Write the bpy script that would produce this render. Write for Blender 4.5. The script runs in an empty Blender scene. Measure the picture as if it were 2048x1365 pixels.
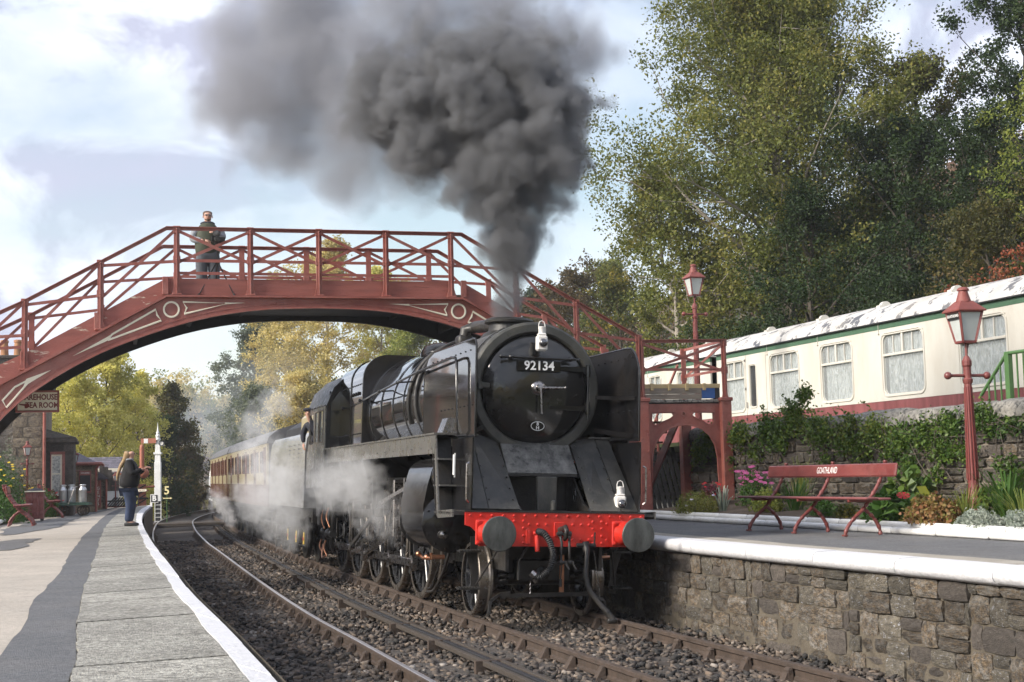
import bpy, math, random
import numpy as np
from mathutils import Vector, Matrix
from mathutils.geometry import tessellate_polygon

R = math.radians
rnd = random.Random(11)
sc = bpy.context.scene
C = sc.collection

# ------------------------------------------------------------------ camera, sky, sun, exposure
CAMH, FPX = 1.8057, 2874.5
PIT, ROL = .0915, -.0244
_f = Vector((0, math.cos(PIT), math.sin(PIT))); _r = Vector((1, 0, 0)); _u = _r.cross(_f)
_r2 = _r * math.cos(ROL) + _u * math.sin(ROL); _u2 = _u * math.cos(ROL) - _r * math.sin(ROL)
cd = bpy.data.cameras.new('camera'); cam = bpy.data.objects.new('camera', cd); C.objects.link(cam)
cd.sensor_fit = 'HORIZONTAL'; cd.sensor_width = 36; cd.lens = 36 * FPX / 2048
cd.clip_start = .05; cd.clip_end = 3000
_m = Matrix(((_r2.x, _u2.x, -_f.x, 0), (_r2.y, _u2.y, -_f.y, 0), (_r2.z, _u2.z, -_f.z, CAMH), (0, 0, 0, 1)))
cam.matrix_world = _m
sc.camera = cam

SUN_EL, SUN_AZ = R(30), R(-118)      # azimuth measured from +Y towards +X
world = bpy.data.worlds.new('World'); sc.world = world; world.use_nodes = True
def build_world():
    nt = world.node_tree; N = nt.nodes; L = nt.links; N.clear()
    out = N.new('ShaderNodeOutputWorld'); bg = N.new('ShaderNodeBackground')
    sky = N.new('ShaderNodeTexSky'); sky.sky_type = 'NISHITA'; sky.sun_disc = False
    sky.sun_elevation = SUN_EL; sky.sun_rotation = SUN_AZ; sky.air_density = 1.0; sky.dust_density = .6
    tc = N.new('ShaderNodeTexCoord')
    mp = N.new('ShaderNodeMapping'); mp.inputs['Scale'].default_value = (1, 1, 1.7); mp.inputs['Location'].default_value = (3.1, .4, .2)
    n1 = N.new('ShaderNodeTexNoise'); n1.inputs['Scale'].default_value = 3.4; n1.inputs['Detail'].default_value = 9; n1.inputs['Roughness'].default_value = .55; n1.inputs['Distortion'].default_value = .25
    n2 = N.new('ShaderNodeTexNoise'); n2.inputs['Scale'].default_value = 7.5; n2.inputs['Detail'].default_value = 9; n2.inputs['Roughness'].default_value = .58; n2.inputs['Distortion'].default_value = .6
    r1 = N.new('ShaderNodeValToRGB'); r1.color_ramp.elements[0].position = .30; r1.color_ramp.elements[1].position = .56
    r2 = N.new('ShaderNodeValToRGB')
    r2.color_ramp.elements[0].position = .44; r2.color_ramp.elements[0].color = (4.1, 4.3, 5.5, 1)
    r2.color_ramp.elements[1].position = .54; r2.color_ramp.elements[1].color = (6.9, 7.3, 8.3, 1)
    mx = N.new('ShaderNodeMix'); mx.data_type = 'RGBA'
    mul = N.new('ShaderNodeMix'); mul.data_type = 'RGBA'; mul.blend_type = 'MULTIPLY'; mul.inputs[0].default_value = 1
    mul.inputs[7].default_value = (1.45, 1.3, 1.12, 1)
    L.new(tc.outputs['Generated'], mp.inputs['Vector'])
    L.new(mp.outputs[0], n1.inputs['Vector']); L.new(mp.outputs[0], n2.inputs['Vector'])
    L.new(n1.outputs['Fac'], r1.inputs[0]); L.new(n2.outputs['Fac'], r2.inputs[0])
    L.new(sky.outputs[0], mul.inputs[6])
    L.new(r1.outputs[0], mx.inputs[0]); L.new(mul.outputs[2], mx.inputs[6]); L.new(r2.outputs[0], mx.inputs[7])
    L.new(mx.outputs[2], bg.inputs[0]); bg.inputs[1].default_value = .1
    L.new(bg.outputs[0], out.inputs[0])
build_world()
sd = bpy.data.lights.new('sun', 'SUN'); sd.energy = 3.9; sd.angle = R(16); sd.color = (1, .92, .81)
sun = bpy.data.objects.new('sun', sd); C.objects.link(sun)
_d = Vector((math.sin(SUN_AZ) * math.cos(SUN_EL), math.cos(SUN_AZ) * math.cos(SUN_EL), math.sin(SUN_EL)))
sun.rotation_euler = _d.to_track_quat('Z', 'Y').to_euler()
sc.view_settings.view_transform = 'Standard'; sc.view_settings.look = 'None'
sc.view_settings.exposure = .72; sc.view_settings.gamma = 1; sc.view_settings.use_curve_mapping = False
sc.render.engine = 'CYCLES'
sc.cycles.use_adaptive_sampling = True; sc.cycles.adaptive_threshold = .03
sc.cycles.use_denoising = True
sc.cycles.max_bounces = 7; sc.cycles.volume_bounces = 2; sc.cycles.transparent_max_bounces = 24
sc.cycles.volume_step_rate = 1.0; sc.cycles.volume_max_steps = 96

# ------------------------------------------------------------------ helpers
def pixray(px, py):
    return _f + _r2 * ((px - 1024) / FPX) + _u2 * ((682.5 - py) / FPX)
def G(px, py, z=0.):                 # point on the level z seen at a place of the photograph
    d = pixray(px, py); t = (z - CAMH) / d.z
    return Vector((0, 0, CAMH)) + d * t
def at(px, py, Y):                   # point at the distance Y
    d = pixray(px, py); return Vector((0, 0, CAMH)) + d * (Y / d.y)

def mat(name, col, rough=.6, metal=0., var=.18, scale=5., bump=.15, bscale=40., col2=None, c2pos=(.5, .7), coat=0., rv=0., spec=.5, alpha=1., dirt=None, dscale=1.5, stretch=(1, 1, 1), rvar=0., grain=None):
    m = bpy.data.materials.new(name); m.use_nodes = True
    nt = m.node_tree; N = nt.nodes; L = nt.links
    b = N['Principled BSDF']
    tc = N.new('ShaderNodeTexCoord'); oi = N.new('ShaderNodeObjectInfo')
    mul = N.new('ShaderNodeMath'); mul.operation = 'MULTIPLY'; mul.inputs[1].default_value = 57.
    L.new(oi.outputs['Random'], mul.inputs[0])
    add = N.new('ShaderNodeVectorMath'); add.operation = 'ADD'
    L.new(tc.outputs['Object'], add.inputs[0]); L.new(mul.outputs[0], add.inputs[1])
    mp = N.new('ShaderNodeMapping'); mp.inputs['Scale'].default_value = stretch
    L.new(add.outputs[0], mp.inputs['Vector']); V = mp.outputs[0]
    n = N.new('ShaderNodeTexNoise'); n.inputs['Scale'].default_value = scale; n.inputs['Detail'].default_value = 6; n.inputs['Roughness'].default_value = .62
    L.new(V, n.inputs['Vector'])
    rp = N.new('ShaderNodeValToRGB'); e = rp.color_ramp.elements
    lo = [c * (1 - var) for c in col]; hi = [min(1, c * (1 + var)) for c in col]
    e[0].position = .3; e[0].color = (*lo, 1); e[1].position = .7; e[1].color = (*hi, 1)
    L.new(n.outputs['Fac'], rp.inputs[0]); out = rp.outputs[0]
    if col2 is not None:
        n3 = N.new('ShaderNodeTexNoise'); n3.inputs['Scale'].default_value = scale * 1.7; n3.inputs['Detail'].default_value = 8; n3.inputs['Roughness'].default_value = .7
        L.new(V, n3.inputs['Vector'])
        r3 = N.new('ShaderNodeValToRGB'); r3.color_ramp.elements[0].position = c2pos[0]; r3.color_ramp.elements[1].position = c2pos[1]
        L.new(n3.outputs['Fac'], r3.inputs[0])
        mx = N.new('ShaderNodeMix'); mx.data_type = 'RGBA'; mx.inputs[7].default_value = (*col2, 1)
        L.new(r3.outputs[0], mx.inputs[0]); L.new(out, mx.inputs[6]); out = mx.outputs[2]
    if dirt is not None:
        n4 = N.new('ShaderNodeTexNoise'); n4.inputs['Scale'].default_value = dscale; n4.inputs['Detail'].default_value = 9; n4.inputs['Roughness'].default_value = .75
        L.new(V, n4.inputs['Vector'])
        r4 = N.new('ShaderNodeValToRGB'); r4.color_ramp.elements[0].position = .45; r4.color_ramp.elements[1].position = .75; r4.color_ramp.elements[1].color = (.8, .8, .8, 1)
        L.new(n4.outputs['Fac'], r4.inputs[0])
        mx = N.new('ShaderNodeMix'); mx.data_type = 'RGBA'; mx.inputs[7].default_value = (*dirt, 1)
        L.new(r4.outputs[0], mx.inputs[0]); L.new(out, mx.inputs[6]); out = mx.outputs[2]
    if rv:
        hs = N.new('ShaderNodeHueSaturation')
        mr = N.new('ShaderNodeMapRange'); mr.inputs[3].default_value = 1 - rv; mr.inputs[4].default_value = 1 + rv
        L.new(oi.outputs['Random'], mr.inputs[0]); L.new(mr.outputs[0], hs.inputs['Value']); L.new(out, hs.inputs['Color']); out = hs.outputs[0]
    if grain:
        gn = N.new('ShaderNodeTexNoise'); gn.inputs['Scale'].default_value = grain[0]; gn.inputs['Detail'].default_value = 3; gn.inputs['Roughness'].default_value = .8; L.new(V, gn.inputs['Vector'])
        gm = N.new('ShaderNodeMapRange'); gm.inputs[1].default_value = .36; gm.inputs[2].default_value = .64; gm.inputs[3].default_value = 1 - grain[1]; gm.inputs[4].default_value = 1 + grain[1]; L.new(gn.outputs['Fac'], gm.inputs[0])
        gh = N.new('ShaderNodeHueSaturation'); L.new(gm.outputs[0], gh.inputs['Value']); L.new(out, gh.inputs['Color']); out = gh.outputs[0]
    L.new(out, b.inputs['Base Color'])
    b.inputs['Roughness'].default_value = rough; b.inputs['Metallic'].default_value = metal
    if rvar:
        mr = N.new('ShaderNodeMapRange'); mr.inputs[3].default_value = max(.02, rough - rvar); mr.inputs[4].default_value = rough + rvar
        mr.inputs[1].default_value = .3; mr.inputs[2].default_value = .7
        n5 = N.new('ShaderNodeTexNoise'); n5.inputs['Scale'].default_value = scale * 2.3; n5.inputs['Detail'].default_value = 5; L.new(V, n5.inputs['Vector'])
        L.new(n5.outputs['Fac'], mr.inputs[0]); L.new(mr.outputs[0], b.inputs['Roughness'])
    b.inputs['Coat Weight'].default_value = coat; b.inputs['Specular IOR Level'].default_value = spec
    b.inputs['Alpha'].default_value = alpha
    if bump:
        n2 = N.new('ShaderNodeTexNoise'); n2.inputs['Scale'].default_value = bscale; n2.inputs['Detail'].default_value = 5
        L.new(V, n2.inputs['Vector'])
        bp = N.new('ShaderNodeBump'); bp.inputs['Strength'].default_value = bump; bp.inputs['Distance'].default_value = .02
        L.new(n2.outputs['Fac'], bp.inputs['Height']); L.new(bp.outputs[0], b.inputs['Normal'])
    return m

def leafmat(name, cols, trans=.35, rough=.55):
    m = bpy.data.materials.new(name); m.use_nodes = True
    nt = m.node_tree; N = nt.nodes; L = nt.links; b = N['Principled BSDF']
    g = N.new('ShaderNodeNewGeometry'); tc = N.new('ShaderNodeTexCoord')
    n = N.new('ShaderNodeTexNoise'); n.inputs['Scale'].default_value = .55; n.inputs['Detail'].default_value = 4
    L.new(tc.outputs['Object'], n.inputs['Vector'])
    ma = N.new('ShaderNodeMath'); ma.operation = 'MULTIPLY_ADD'; ma.inputs[1].default_value = .55; 
    mb = N.new('ShaderNodeMath'); mb.operation = 'MULTIPLY_ADD'; mb.inputs[1].default_value = 1.6; mb.inputs[2].default_value = -.55
    L.new(n.outputs['Fac'], mb.inputs[0]); L.new(g.outputs['Random Per Island'], ma.inputs[0]); L.new(mb.outputs[0], ma.inputs[2])
    rp = N.new('ShaderNodeValToRGB'); cr = rp.color_ramp
    k = len(cols)
    while len(cr.elements) < k: cr.elements.new(.5)
    for i, c in enumerate(cols):
        cr.elements[i].position = i / (k - 1) if k > 1 else 0; cr.elements[i].color = (*c, 1)
    L.new(ma.outputs[0], rp.inputs[0]); L.new(rp.outputs[0], b.inputs['Base Color'])
    b.inputs['Roughness'].default_value = rough; b.inputs['Specular IOR Level'].default_value = .25
    tr = N.new('ShaderNodeBsdfTranslucent'); L.new(rp.outputs[0], tr.inputs['Color'])
    ms = N.new('ShaderNodeMixShader'); ms.inputs[0].default_value = trans
    L.new(b.outputs[0], ms.inputs[1]); L.new(tr.outputs[0], ms.inputs[2]); L.new(ms.outputs[0], N['Material Output'].inputs['Surface'])
    return m

def glass(name, col, rough=.05, alpha=.45):
    m = mat(name, col, rough, 0, .1, 3, 0, spec=.8); m.node_tree.nodes['Principled BSDF'].inputs['Alpha'].default_value = alpha
    return m

class MB:
    def __init__(s): s.v = []; s.f = []
    def add(s, vs, fs, M=None):
        o = len(s.v)
        for p in vs:
            p = Vector(p); s.v.append(tuple(M @ p) if M is not None else tuple(p))
        s.f += [tuple(i + o for i in f) for f in fs]
        return s
    def box(s, x0, x1, y0, y1, z0, z1, ch=0., M=None):
        if x0 > x1: x0, x1 = x1, x0
        if y0 > y1: y0, y1 = y1, y0
        if z0 > z1: z0, z1 = z1, z0
        if ch <= 0:
            return s.add([(x0, y0, z0), (x1, y0, z0), (x1, y1, z0), (x0, y1, z0), (x0, y0, z1), (x1, y0, z1), (x1, y1, z1), (x0, y1, z1)],
                         [(0, 3, 2, 1), (4, 5, 6, 7), (0, 1, 5, 4), (1, 2, 6, 5), (2, 3, 7, 6), (3, 0, 4, 7)], M)
        ch = min(ch, (x1 - x0) * .45, (y1 - y0) * .45, (z1 - z0) * .45)
        vs = []
        for sx in (0, 1):
            for sy in (0, 1):
                for sz in (0, 1):
                    X = (x0, x1)[sx]; Y = (y0, y1)[sy]; Z = (z0, z1)[sz]
                    dx = ch * (1 - 2 * sx); dy = ch * (1 - 2 * sy); dz = ch * (1 - 2 * sz)
                    vs += [(X, Y + dy, Z + dz), (X + dx, Y, Z + dz), (X + dx, Y + dy, Z)]
        I = lambda a, b, c, k: ((a * 2 + b) * 2 + c) * 3 + k
        fs = []
        for a in (0, 1):
            q = [I(a, 0, 0, 0), I(a, 0, 1, 0), I(a, 1, 1, 0), I(a, 1, 0, 0)]; fs.append(q if a == 0 else q[::-1])
            q = [I(0, a, 0, 1), I(1, a, 0, 1), I(1, a, 1, 1), I(0, a, 1, 1)]; fs.append(q if a == 0 else q[::-1])
            q = [I(0, 0, a, 2), I(0, 1, a, 2), I(1, 1, a, 2), I(1, 0, a, 2)]; fs.append(q if a == 0 else q[::-1])
        for a in (0, 1):
            for b in (0, 1):
                fs.append([I(a, b, 0, 0), I(a, b, 0, 1), I(a, b, 1, 1), I(a, b, 1, 0)])
                fs.append([I(a, 0, b, 0), I(a, 0, b, 2), I(a, 1, b, 2), I(a, 1, b, 0)])
                fs.append([I(0, a, b, 1), I(0, a, b, 2), I(1, a, b, 2), I(1, a, b, 1)])
                for c in (0, 1): fs.append([I(a, b, c, 0), I(a, b, c, 1), I(a, b, c, 2)])
        return s.add(vs, fs, M)
    def tube(s, pts, r, n=8, cap=True, closed=False):
        pts = [Vector(p) for p in pts]; m = len(pts)
        rs = r if isinstance(r, (list, tuple)) else [r] * m
        o = len(s.v); ref = None
        for i, p in enumerate(pts):
            if closed: t = pts[(i + 1) % m] - pts[i - 1]
            else: t = pts[min(i + 1, m - 1)] - pts[max(i - 1, 0)]
            if t.length < 1e-9: t = Vector((0, 0, 1))
            t.normalize()
            if ref is None:
                ref = Vector((0, 0, 1)) if abs(t.z) < .9 else Vector((1, 0, 0))
            a = t.cross(ref)
            if a.length < 1e-4: a = t.cross(Vector((.3, .7, .2)))
            a.normalize(); b = a.cross(t).normalized(); ref = b
            for k in range(n):
                w = 2 * math.pi * k / n
                s.v.append(tuple(p + (a * math.cos(w) + b * math.sin(w)) * rs[i]))
        for i in range(m if closed else m - 1):
            j = (i + 1) % m
            for k in range(n):
                k2 = (k + 1) % n
                s.f.append((o + i * n + k, o + i * n + k2, o + j * n + k2, o + j * n + k))
        if cap and not closed:
            s.f.append(tuple(o + k for k in range(n))[::-1]); s.f.append(tuple(o + (m - 1) * n + k for k in range(n)))
        return s
    def bar(s, p, q, w, t, up=(0, 0, 1), ch=0.):    # flat bar: w along 'up' side, t the other
        p = Vector(p); q = Vector(q); d = q - p; L = d.length; d.normalize()
        side = d.cross(Vector(up))
        if side.length < 1e-5: side = d.cross(Vector((0, 1, 0)))
        side.normalize(); u = side.cross(d)
        M = Matrix(((d.x, side.x, u.x, p.x), (d.y, side.y, u.y, p.y), (d.z, side.z, u.z, p.z), (0, 0, 0, 1)))
        return s.box(0, L, -t / 2, t / 2, -w / 2, w / 2, ch, M)
    def lathe(s, o, ax, prof, n=24, cap=True, a0=0., a1=2 * math.pi):
        o = Vector(o); ax = Vector(ax).normalized()
        a = ax.cross(Vector((0, 0, 1)) if abs(ax.z) < .9 else Vector((1, 0, 0))).normalized(); b = ax.cross(a)
        full = abs(a1 - a0 - 2 * math.pi) < 1e-6; m = n if full else n + 1
        base = len(s.v)
        for (r, h) in prof:
            for k in range(m):
                w = a0 + (a1 - a0) * k / n
                s.v.append(tuple(o + ax * h + (a * math.cos(w) + b * math.sin(w)) * r))
        for i in range(len(prof) - 1):
            for k in range(n):
                k2 = (k + 1) % m
                s.f.append((base + i * m + k, base + i * m + k2, base + (i + 1) * m + k2, base + (i + 1) * m + k))
        if cap and full:
            if prof[0][0] > 1e-4: s.f.append(tuple(base + k for k in range(m))[::-1])
            if prof[-1][0] > 1e-4: s.f.append(tuple(base + (len(prof) - 1) * m + k for k in range(m)))
        return s
    def sph(s, c, r, n=12, m=8, sq=(1, 1, 1)):
        c = Vector(c); base = len(s.v)
        for i in range(1, m):
            t = math.pi * i / m
            for k in range(n):
                w = 2 * math.pi * k / n
                s.v.append((c.x + r * sq[0] * math.sin(t) * math.cos(w), c.y + r * sq[1] * math.sin(t) * math.sin(w), c.z + r * sq[2] * math.cos(t)))
        s.v.append((c.x, c.y, c.z + r * sq[2])); s.v.append((c.x, c.y, c.z - r * sq[2]))
        tp, bt = len(s.v) - 2, len(s.v) - 1
        for i in range(m - 2):
            for k in range(n):
                k2 = (k + 1) % n
                s.f.append((base + i * n + k, base + (i + 1) * n + k, base + (i + 1) * n + k2, base + i * n + k2))
        for k in range(n):
            k2 = (k + 1) % n
            s.f.append((tp, base + k, base + k2)); s.f.append((bt, base + (m - 2) * n + k2, base + (m - 2) * n + k))
        return s
    def prism(s, poly, fn, w0, w1, holes=()):          # poly in (a,b); fn(a,b,w) -> xyz ; holes cut through
        loops = [list(poly)] + [list(h) for h in holes]
        flat = [p for l in loops for p in l]
        tri = tessellate_polygon([[Vector((p[0], p[1], 0)) for p in l] for l in loops])
        n = len(flat); o = len(s.v)
        for w in (w0, w1):
            for p in flat: s.v.append(tuple(fn(p[0], p[1], w)))
        for t in tri:
            s.f.append((o + t[0], o + t[1], o + t[2])); s.f.append((o + n + t[2], o + n + t[1], o + n + t[0]))
        k0 = 0
        for l in loops:
            m = len(l)
            for i in range(m):
                a, b = k0 + i, k0 + (i + 1) % m
                s.f.append((o + a, o + b, o + n + b, o + n + a))
            k0 += m
        return s
    def sweep(s, prof, pts, closed_prof=True, up=(0, 0, 1), cap=True):   # prof (side, up) along a polyline
        pts = [Vector(p) for p in pts]; m = len(pts); n = len(prof); o = len(s.v); up = Vector(up)
        for i, p in enumerate(pts):
            t = pts[min(i + 1, m - 1)] - pts[max(i - 1, 0)]; t.normalize()
            sd_ = t.cross(up).normalized(); u = sd_.cross(t)
            for a, b in prof: s.v.append(tuple(p + sd_ * a + u * b))
        for i in range(m - 1):
            for k in range(n if closed_prof else n - 1):
                k2 = (k + 1) % n
                s.f.append((o + i * n + k, o + i * n + k2, o + (i + 1) * n + k2, o + (i + 1) * n + k))
        if cap and closed_prof:
            s.f.append(tuple(o + k for k in range(n))[::-1]); s.f.append(tuple(o + (m - 1) * n + k for k in range(n)))
        return s
    def mesh(s, name, m, smooth=None):
        me = bpy.data.meshes.new(name); me.from_pydata(s.v, [], s.f)
        if m is not None: me.materials.append(m)
        bm_fix(me)
        if smooth:
            me.polygons.foreach_set('use_smooth', [True] * len(me.polygons)); me.set_sharp_from_angle(angle=R(smooth))
        me.update(); return me
    def build(s, name, m, parent=None, smooth=None, **kw):
        o = bpy.data.objects.new(name, s.mesh(name, m, smooth)); C.objects.link(o)
        if parent is not None: o.parent = parent
        for k, v in kw.items():
            if v is not None: o[k] = v
        if name in TINY: o['kind'] = 'stuff'
        return o
TINY = {'rivets', 'flowers', 'washout_plugs', 'flutes', 'ladder', 'stem', 'window_bars'}
import bmesh
def bm_fix(me):
    b = bmesh.new(); b.from_mesh(me); bmesh.ops.recalc_face_normals(b, faces=b.faces); b.to_mesh(me); b.free()

def thing(name, label, cat, loc=(0, 0, 0), rz=0., group=None, M=None):
    o = bpy.data.objects.new(name, None); C.objects.link(o); o.empty_display_size = .2
    if M is not None: o.matrix_world = M
    else: o.location = loc; o.rotation_euler = (0, 0, rz)
    o['label'] = label; o['category'] = cat
    if group: o['group'] = group
    return o
def tag(o, label, cat, group=None, kind=None):
    o['label'] = label; o['category'] = cat
    if group: o['group'] = group
    if kind: o['kind'] = kind
    return o
def struct(o): o['kind'] = 'structure'; return o
def kids(o): return KID.get(o.name, [])
def copy_tree(o, parent=None, label=None, loc=None, rz=None):
    c = o.copy(); C.objects.link(c)
    if parent is not None: c.parent = parent
    if label: c['label'] = label
    if loc is not None: c.location = loc
    if rz is not None: c.rotation_euler = (0, 0, rz)
    for ch in list(o.children): copy_tree(ch, c)
    return c
def inst(src, parent, M):          # another piece that shares the mesh
    c = bpy.data.objects.new(src.name.split('.')[0], src.data); C.objects.link(c)
    c.parent = parent; c.matrix_local = M
    return c
def meshobj(name, me, parent=None, M=None):
    c = bpy.data.objects.new(name, me); C.objects.link(c)
    if parent is not None: c.parent = parent
    if M is not None: c.matrix_local = M
    return c
def text(s, size, m, parent, M, name='lettering', ext=.004, bold=.0, sx=1., sp=1.):
    cu = bpy.data.curves.new(name, 'FONT'); cu.body = s; cu.size = size; cu.extrude = ext; cu.offset = bold
    cu.align_x = 'CENTER'; cu.align_y = 'CENTER'; cu.space_character = sp; cu.resolution_u = 2
    t = bpy.data.objects.new('tmp', cu); C.objects.link(t)
    bpy.context.view_layer.update()
    me = bpy.data.meshes.new_from_object(t.evaluated_get(bpy.context.evaluated_depsgraph_get()))
    bpy.data.objects.remove(t); bpy.data.curves.remove(cu)
    me.transform(Matrix.Diagonal((sx, 1, 1, 1))); me.materials.clear(); me.materials.append(m); me.name = name
    return meshobj(name, me, parent, M)
def axes(o, x, y, z):
    x, y, z, o = Vector(x), Vector(y), Vector(z), Vector(o)
    return Matrix(((x.x, y.x, z.x, o.x), (x.y, y.y, z.y, o.y), (x.z, y.z, z.z, o.z), (0, 0, 0, 1)))
def npmesh(name, V, F, m, parent=None, **kw):      # V (n,3), F (m,k) same-size faces
    me = bpy.data.meshes.new(name); k = F.shape[1]
    me.vertices.add(len(V)); me.vertices.foreach_set('co', np.asarray(V, np.float32).ravel())
    me.loops.add(F.size); me.loops.foreach_set('vertex_index', np.asarray(F, np.int32).ravel())
    me.polygons.add(len(F)); me.polygons.foreach_set('loop_start', np.arange(0, F.size, k, dtype=np.int32))
    me.update(calc_edges=True); me.validate()
    if m is not None: me.materials.append(m)
    o = bpy.data.objects.new(name, me); C.objects.link(o)
    if parent is not None: o.parent = parent
    for a, b in kw.items(): o[a] = b
    return o
def smoothline(pts, step=.5):
    pts = [Vector((p[0], p[1], p[2] if len(p) > 2 else 0)) for p in pts]; out = []
    for i in range(len(pts) - 1):
        p0 = pts[max(i - 1, 0)]; p1 = pts[i]; p2 = pts[i + 1]; p3 = pts[min(i + 2, len(pts) - 1)]
        n = max(1, int((p2 - p1).length / step))
        for k in range(n):
            t = k / n
            out.append(.5 * ((2 * p1) + (p2 - p0) * t + (2 * p0 - 5 * p1 + 4 * p2 - p3) * t * t + (3 * p1 - p0 - 3 * p2 + p3) * t ** 3))
    out.append(pts[-1]); return out
def offset(line, d, z=None):
    out = []
    for i, p in enumerate(line):
        t = line[min(i + 1, len(line) - 1)] - line[max(i - 1, 0)]; t.z = 0; t.normalize()
        q = p + Vector((t.y, -t.x, 0)) * d
        if z is not None: q.z = z
        out.append(q)
    return out
def ribbon(name, A, B, z, m, **kw):
    n = len(A); V = [(p.x, p.y, z) for p in A] + [(p.x, p.y, z) for p in B]
    F = [(i, i + 1, n + i + 1, n + i) for i in range(n - 1)]
    b = MB(); b.add(V, F); return b.build(name, m, **kw)
def resample(line, n):
    L = [0.]
    for i in range(1, len(line)): L.append(L[-1] + (line[i] - line[i - 1]).length)
    out = []; j = 0
    for k in range(n):
        d = L[-1] * k / (n - 1)
        while j < len(L) - 2 and L[j + 1] < d: j += 1
        t = (d - L[j]) / max(1e-9, L[j + 1] - L[j]); out.append(line[j].lerp(line[j + 1], min(1, max(0, t))))
    return out

# ------------------------------------------------------------------ materials
RED = (.29, .092, .072)
m_red = mat('maroon_paint', RED, .38, 0, .16, 3, .12, 60, col2=(.18, .052, .042), c2pos=(.48, .72), rvar=.12, dirt=(.36, .17, .14), dscale=1.3)
m_maroon = mat('dark_maroon_paint', (.175, .042, .038), .4, 0, .18, 3, .12, 60, col2=(.11, .03, .028), c2pos=(.5, .75), rvar=.12, dirt=(.26, .10, .085), dscale=2)
m_maroonwood = mat('dark_maroon_timber', (.18, .045, .042), .5, 0, .2, 2.5, .25, 30, stretch=(.5, 1, 4), dirt=(.27, .12, .11), dscale=2)
m_redwood = mat('maroon_timber_paint', (.28, .095, .076), .55, 0, .2, 2.2, .3, 30, col2=(.16, .05, .04), c2pos=(.56, .7), stretch=(.5, 1, 4))
m_peel = mat('maroon_timber_peeling', (.30, .10, .08), .6, 0, .2, 2.2, .4, 30, col2=(.6, .52, .42), c2pos=(.615, .63), stretch=(.5, 1, 2.5))
m_cream = mat('cream_paint', (.82, .77, .62), .5, 0, .05, 3, .05)
m_white = mat('white_paint', (.83, .83, .82), .5, 0, .05, 2, .25, 14, dirt=(.55, .54, .5), dscale=2.5)
m_edgewhite = mat('white_edge_paint', (.62, .62, .635), .5, 0, .05, 2, .5, 22, col2=(.38, .42, .4), c2pos=(.6, .74), grain=(14, .06))
m_black = mat('gloss_black', (.008, .008, .009), .15, 0, .4, 3, .04, 25, dirt=(.024, .02, .016), dscale=2.2, rvar=.06, spec=.6)
m_boiler = mat('boiler_black', (.008, .008, .008), .08, 0, .3, 2, .02, 7, coat=.8, rvar=.05, dirt=(.022, .018, .014), dscale=1.6, spec=1., stretch=(1, .3, 1))
m_grime = mat('grimy_black', (.018, .017, .016), .45, 0, .4, 4, .25, 30, dirt=(.05, .042, .034), dscale=3, rvar=.14)
m_smokebox = mat('smokebox_grey', (.045, .045, .04), .42, 0, .45, 3, .15, 50, dirt=(.12, .11, .085), dscale=2.3, rvar=.16)
m_chimney = mat('chimney_black', (.016, .016, .016), .5, 0, .4, 4, .2, 40, dirt=(.04, .036, .03))
m_door = mat('smokebox_door_black', (.011, .011, .011), .14, 0, .5, 2.4, .03, 20, dirt=(.04, .036, .03), dscale=1.4, rvar=.1, spec=.7)
m_platedark = mat('front_plate_grey', (.04, .04, .038), .42, 0, .4, 2, .15, 30, dirt=(.13, .12, .10), dscale=3.5, rvar=.14, stretch=(1, 1, .5))
m_valance = mat('valance_black_sky_sheen', (.13, .127, .12), .3, .2, .3, 2, .06, 30, dirt=(.07, .06, .052), dscale=2, rvar=.1, spec=.8)  # black paint greyed by dust, with reflected sky sheen put into the base
m_beam = mat('vermilion_paint', (.58, .028, .018), .33, 0, .12, 4, .08, 30, dirt=(.25, .03, .02), dscale=3)
m_steel = mat('worn_steel', (.36, .34, .33), .28, 1, .2, 8, .08, 60, rvar=.1)
m_railtop = mat('rail_steel', (.42, .40, .41), .3, .55, .12, 6, .05, 30)
m_rust = mat('rusty_rail', (.062, .043, .032), .8, 0, .4, 8, .4, 60, col2=(.06, .045, .035))
m_copper = mat('copper_pipe', (.5, .24, .14), .35, .9, .3, 6, .05)
m_lens = mat('lamp_lens', (.03, .03, .035), .03, 0, .1, 3, 0, coat=1, spec=1)
m_whitelamp = mat('lamp_white', (.8, .78, .74), .4, 0, .08, 6, .1, dirt=(.4, .37, .33), dscale=8)
m_letter = mat('letter_white', (.85, .85, .83), .5, 0, .03, 3, 0)
m_lettered = mat('letter_maroon', (.2, .03, .025), .5, 0, .05, 3, 0)
m_stoneA = mat('gritstone_brown', (.105, .076, .046), .9, 0, .55, 4, 1., 14, col2=(.035, .03, .025), c2pos=(.42, .6), rv=.45, grain=(22, .35), dirt=(.24, .235, .22), dscale=2.6)
m_stoneB = mat('gritstone_grey', (.10, .088, .068), .9, 0, .5, 4, 1., 14, col2=(.3, .31, .34), c2pos=(.57, .66), rv=.35, grain=(22, .35), dirt=(.05, .045, .04), dscale=3)
m_stoneC = mat('gritstone_dark', (.082, .07, .06), .9, 0, .4, 8, .9, 24, col2=(.4, .4, .39), c2pos=(.66, .7), rv=.35)
m_stoneD = mat('sandstone_tan', (.30, .24, .16), .9, 0, .3, 5, .7, 22, col2=(.12, .10, .075), c2pos=(.48, .66), rv=.3)
m_coping = mat('lichen_coping', (.20, .19, .17), .92, 0, .4, 9, 1., 20, col2=(.045, .045, .042), c2pos=(.5, .6), rv=.2)
m_mortar = mat('mortar', (.23, .20, .16), .95, 0, .35, 6, .8, 40, dirt=(.09, .08, .07), dscale=3)
m_mortard = mat('mortar_dirty', (.115, .096, .07), .95, 0, .4, 6, .8, 40, dirt=(.07, .065, .055), dscale=3)
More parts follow.
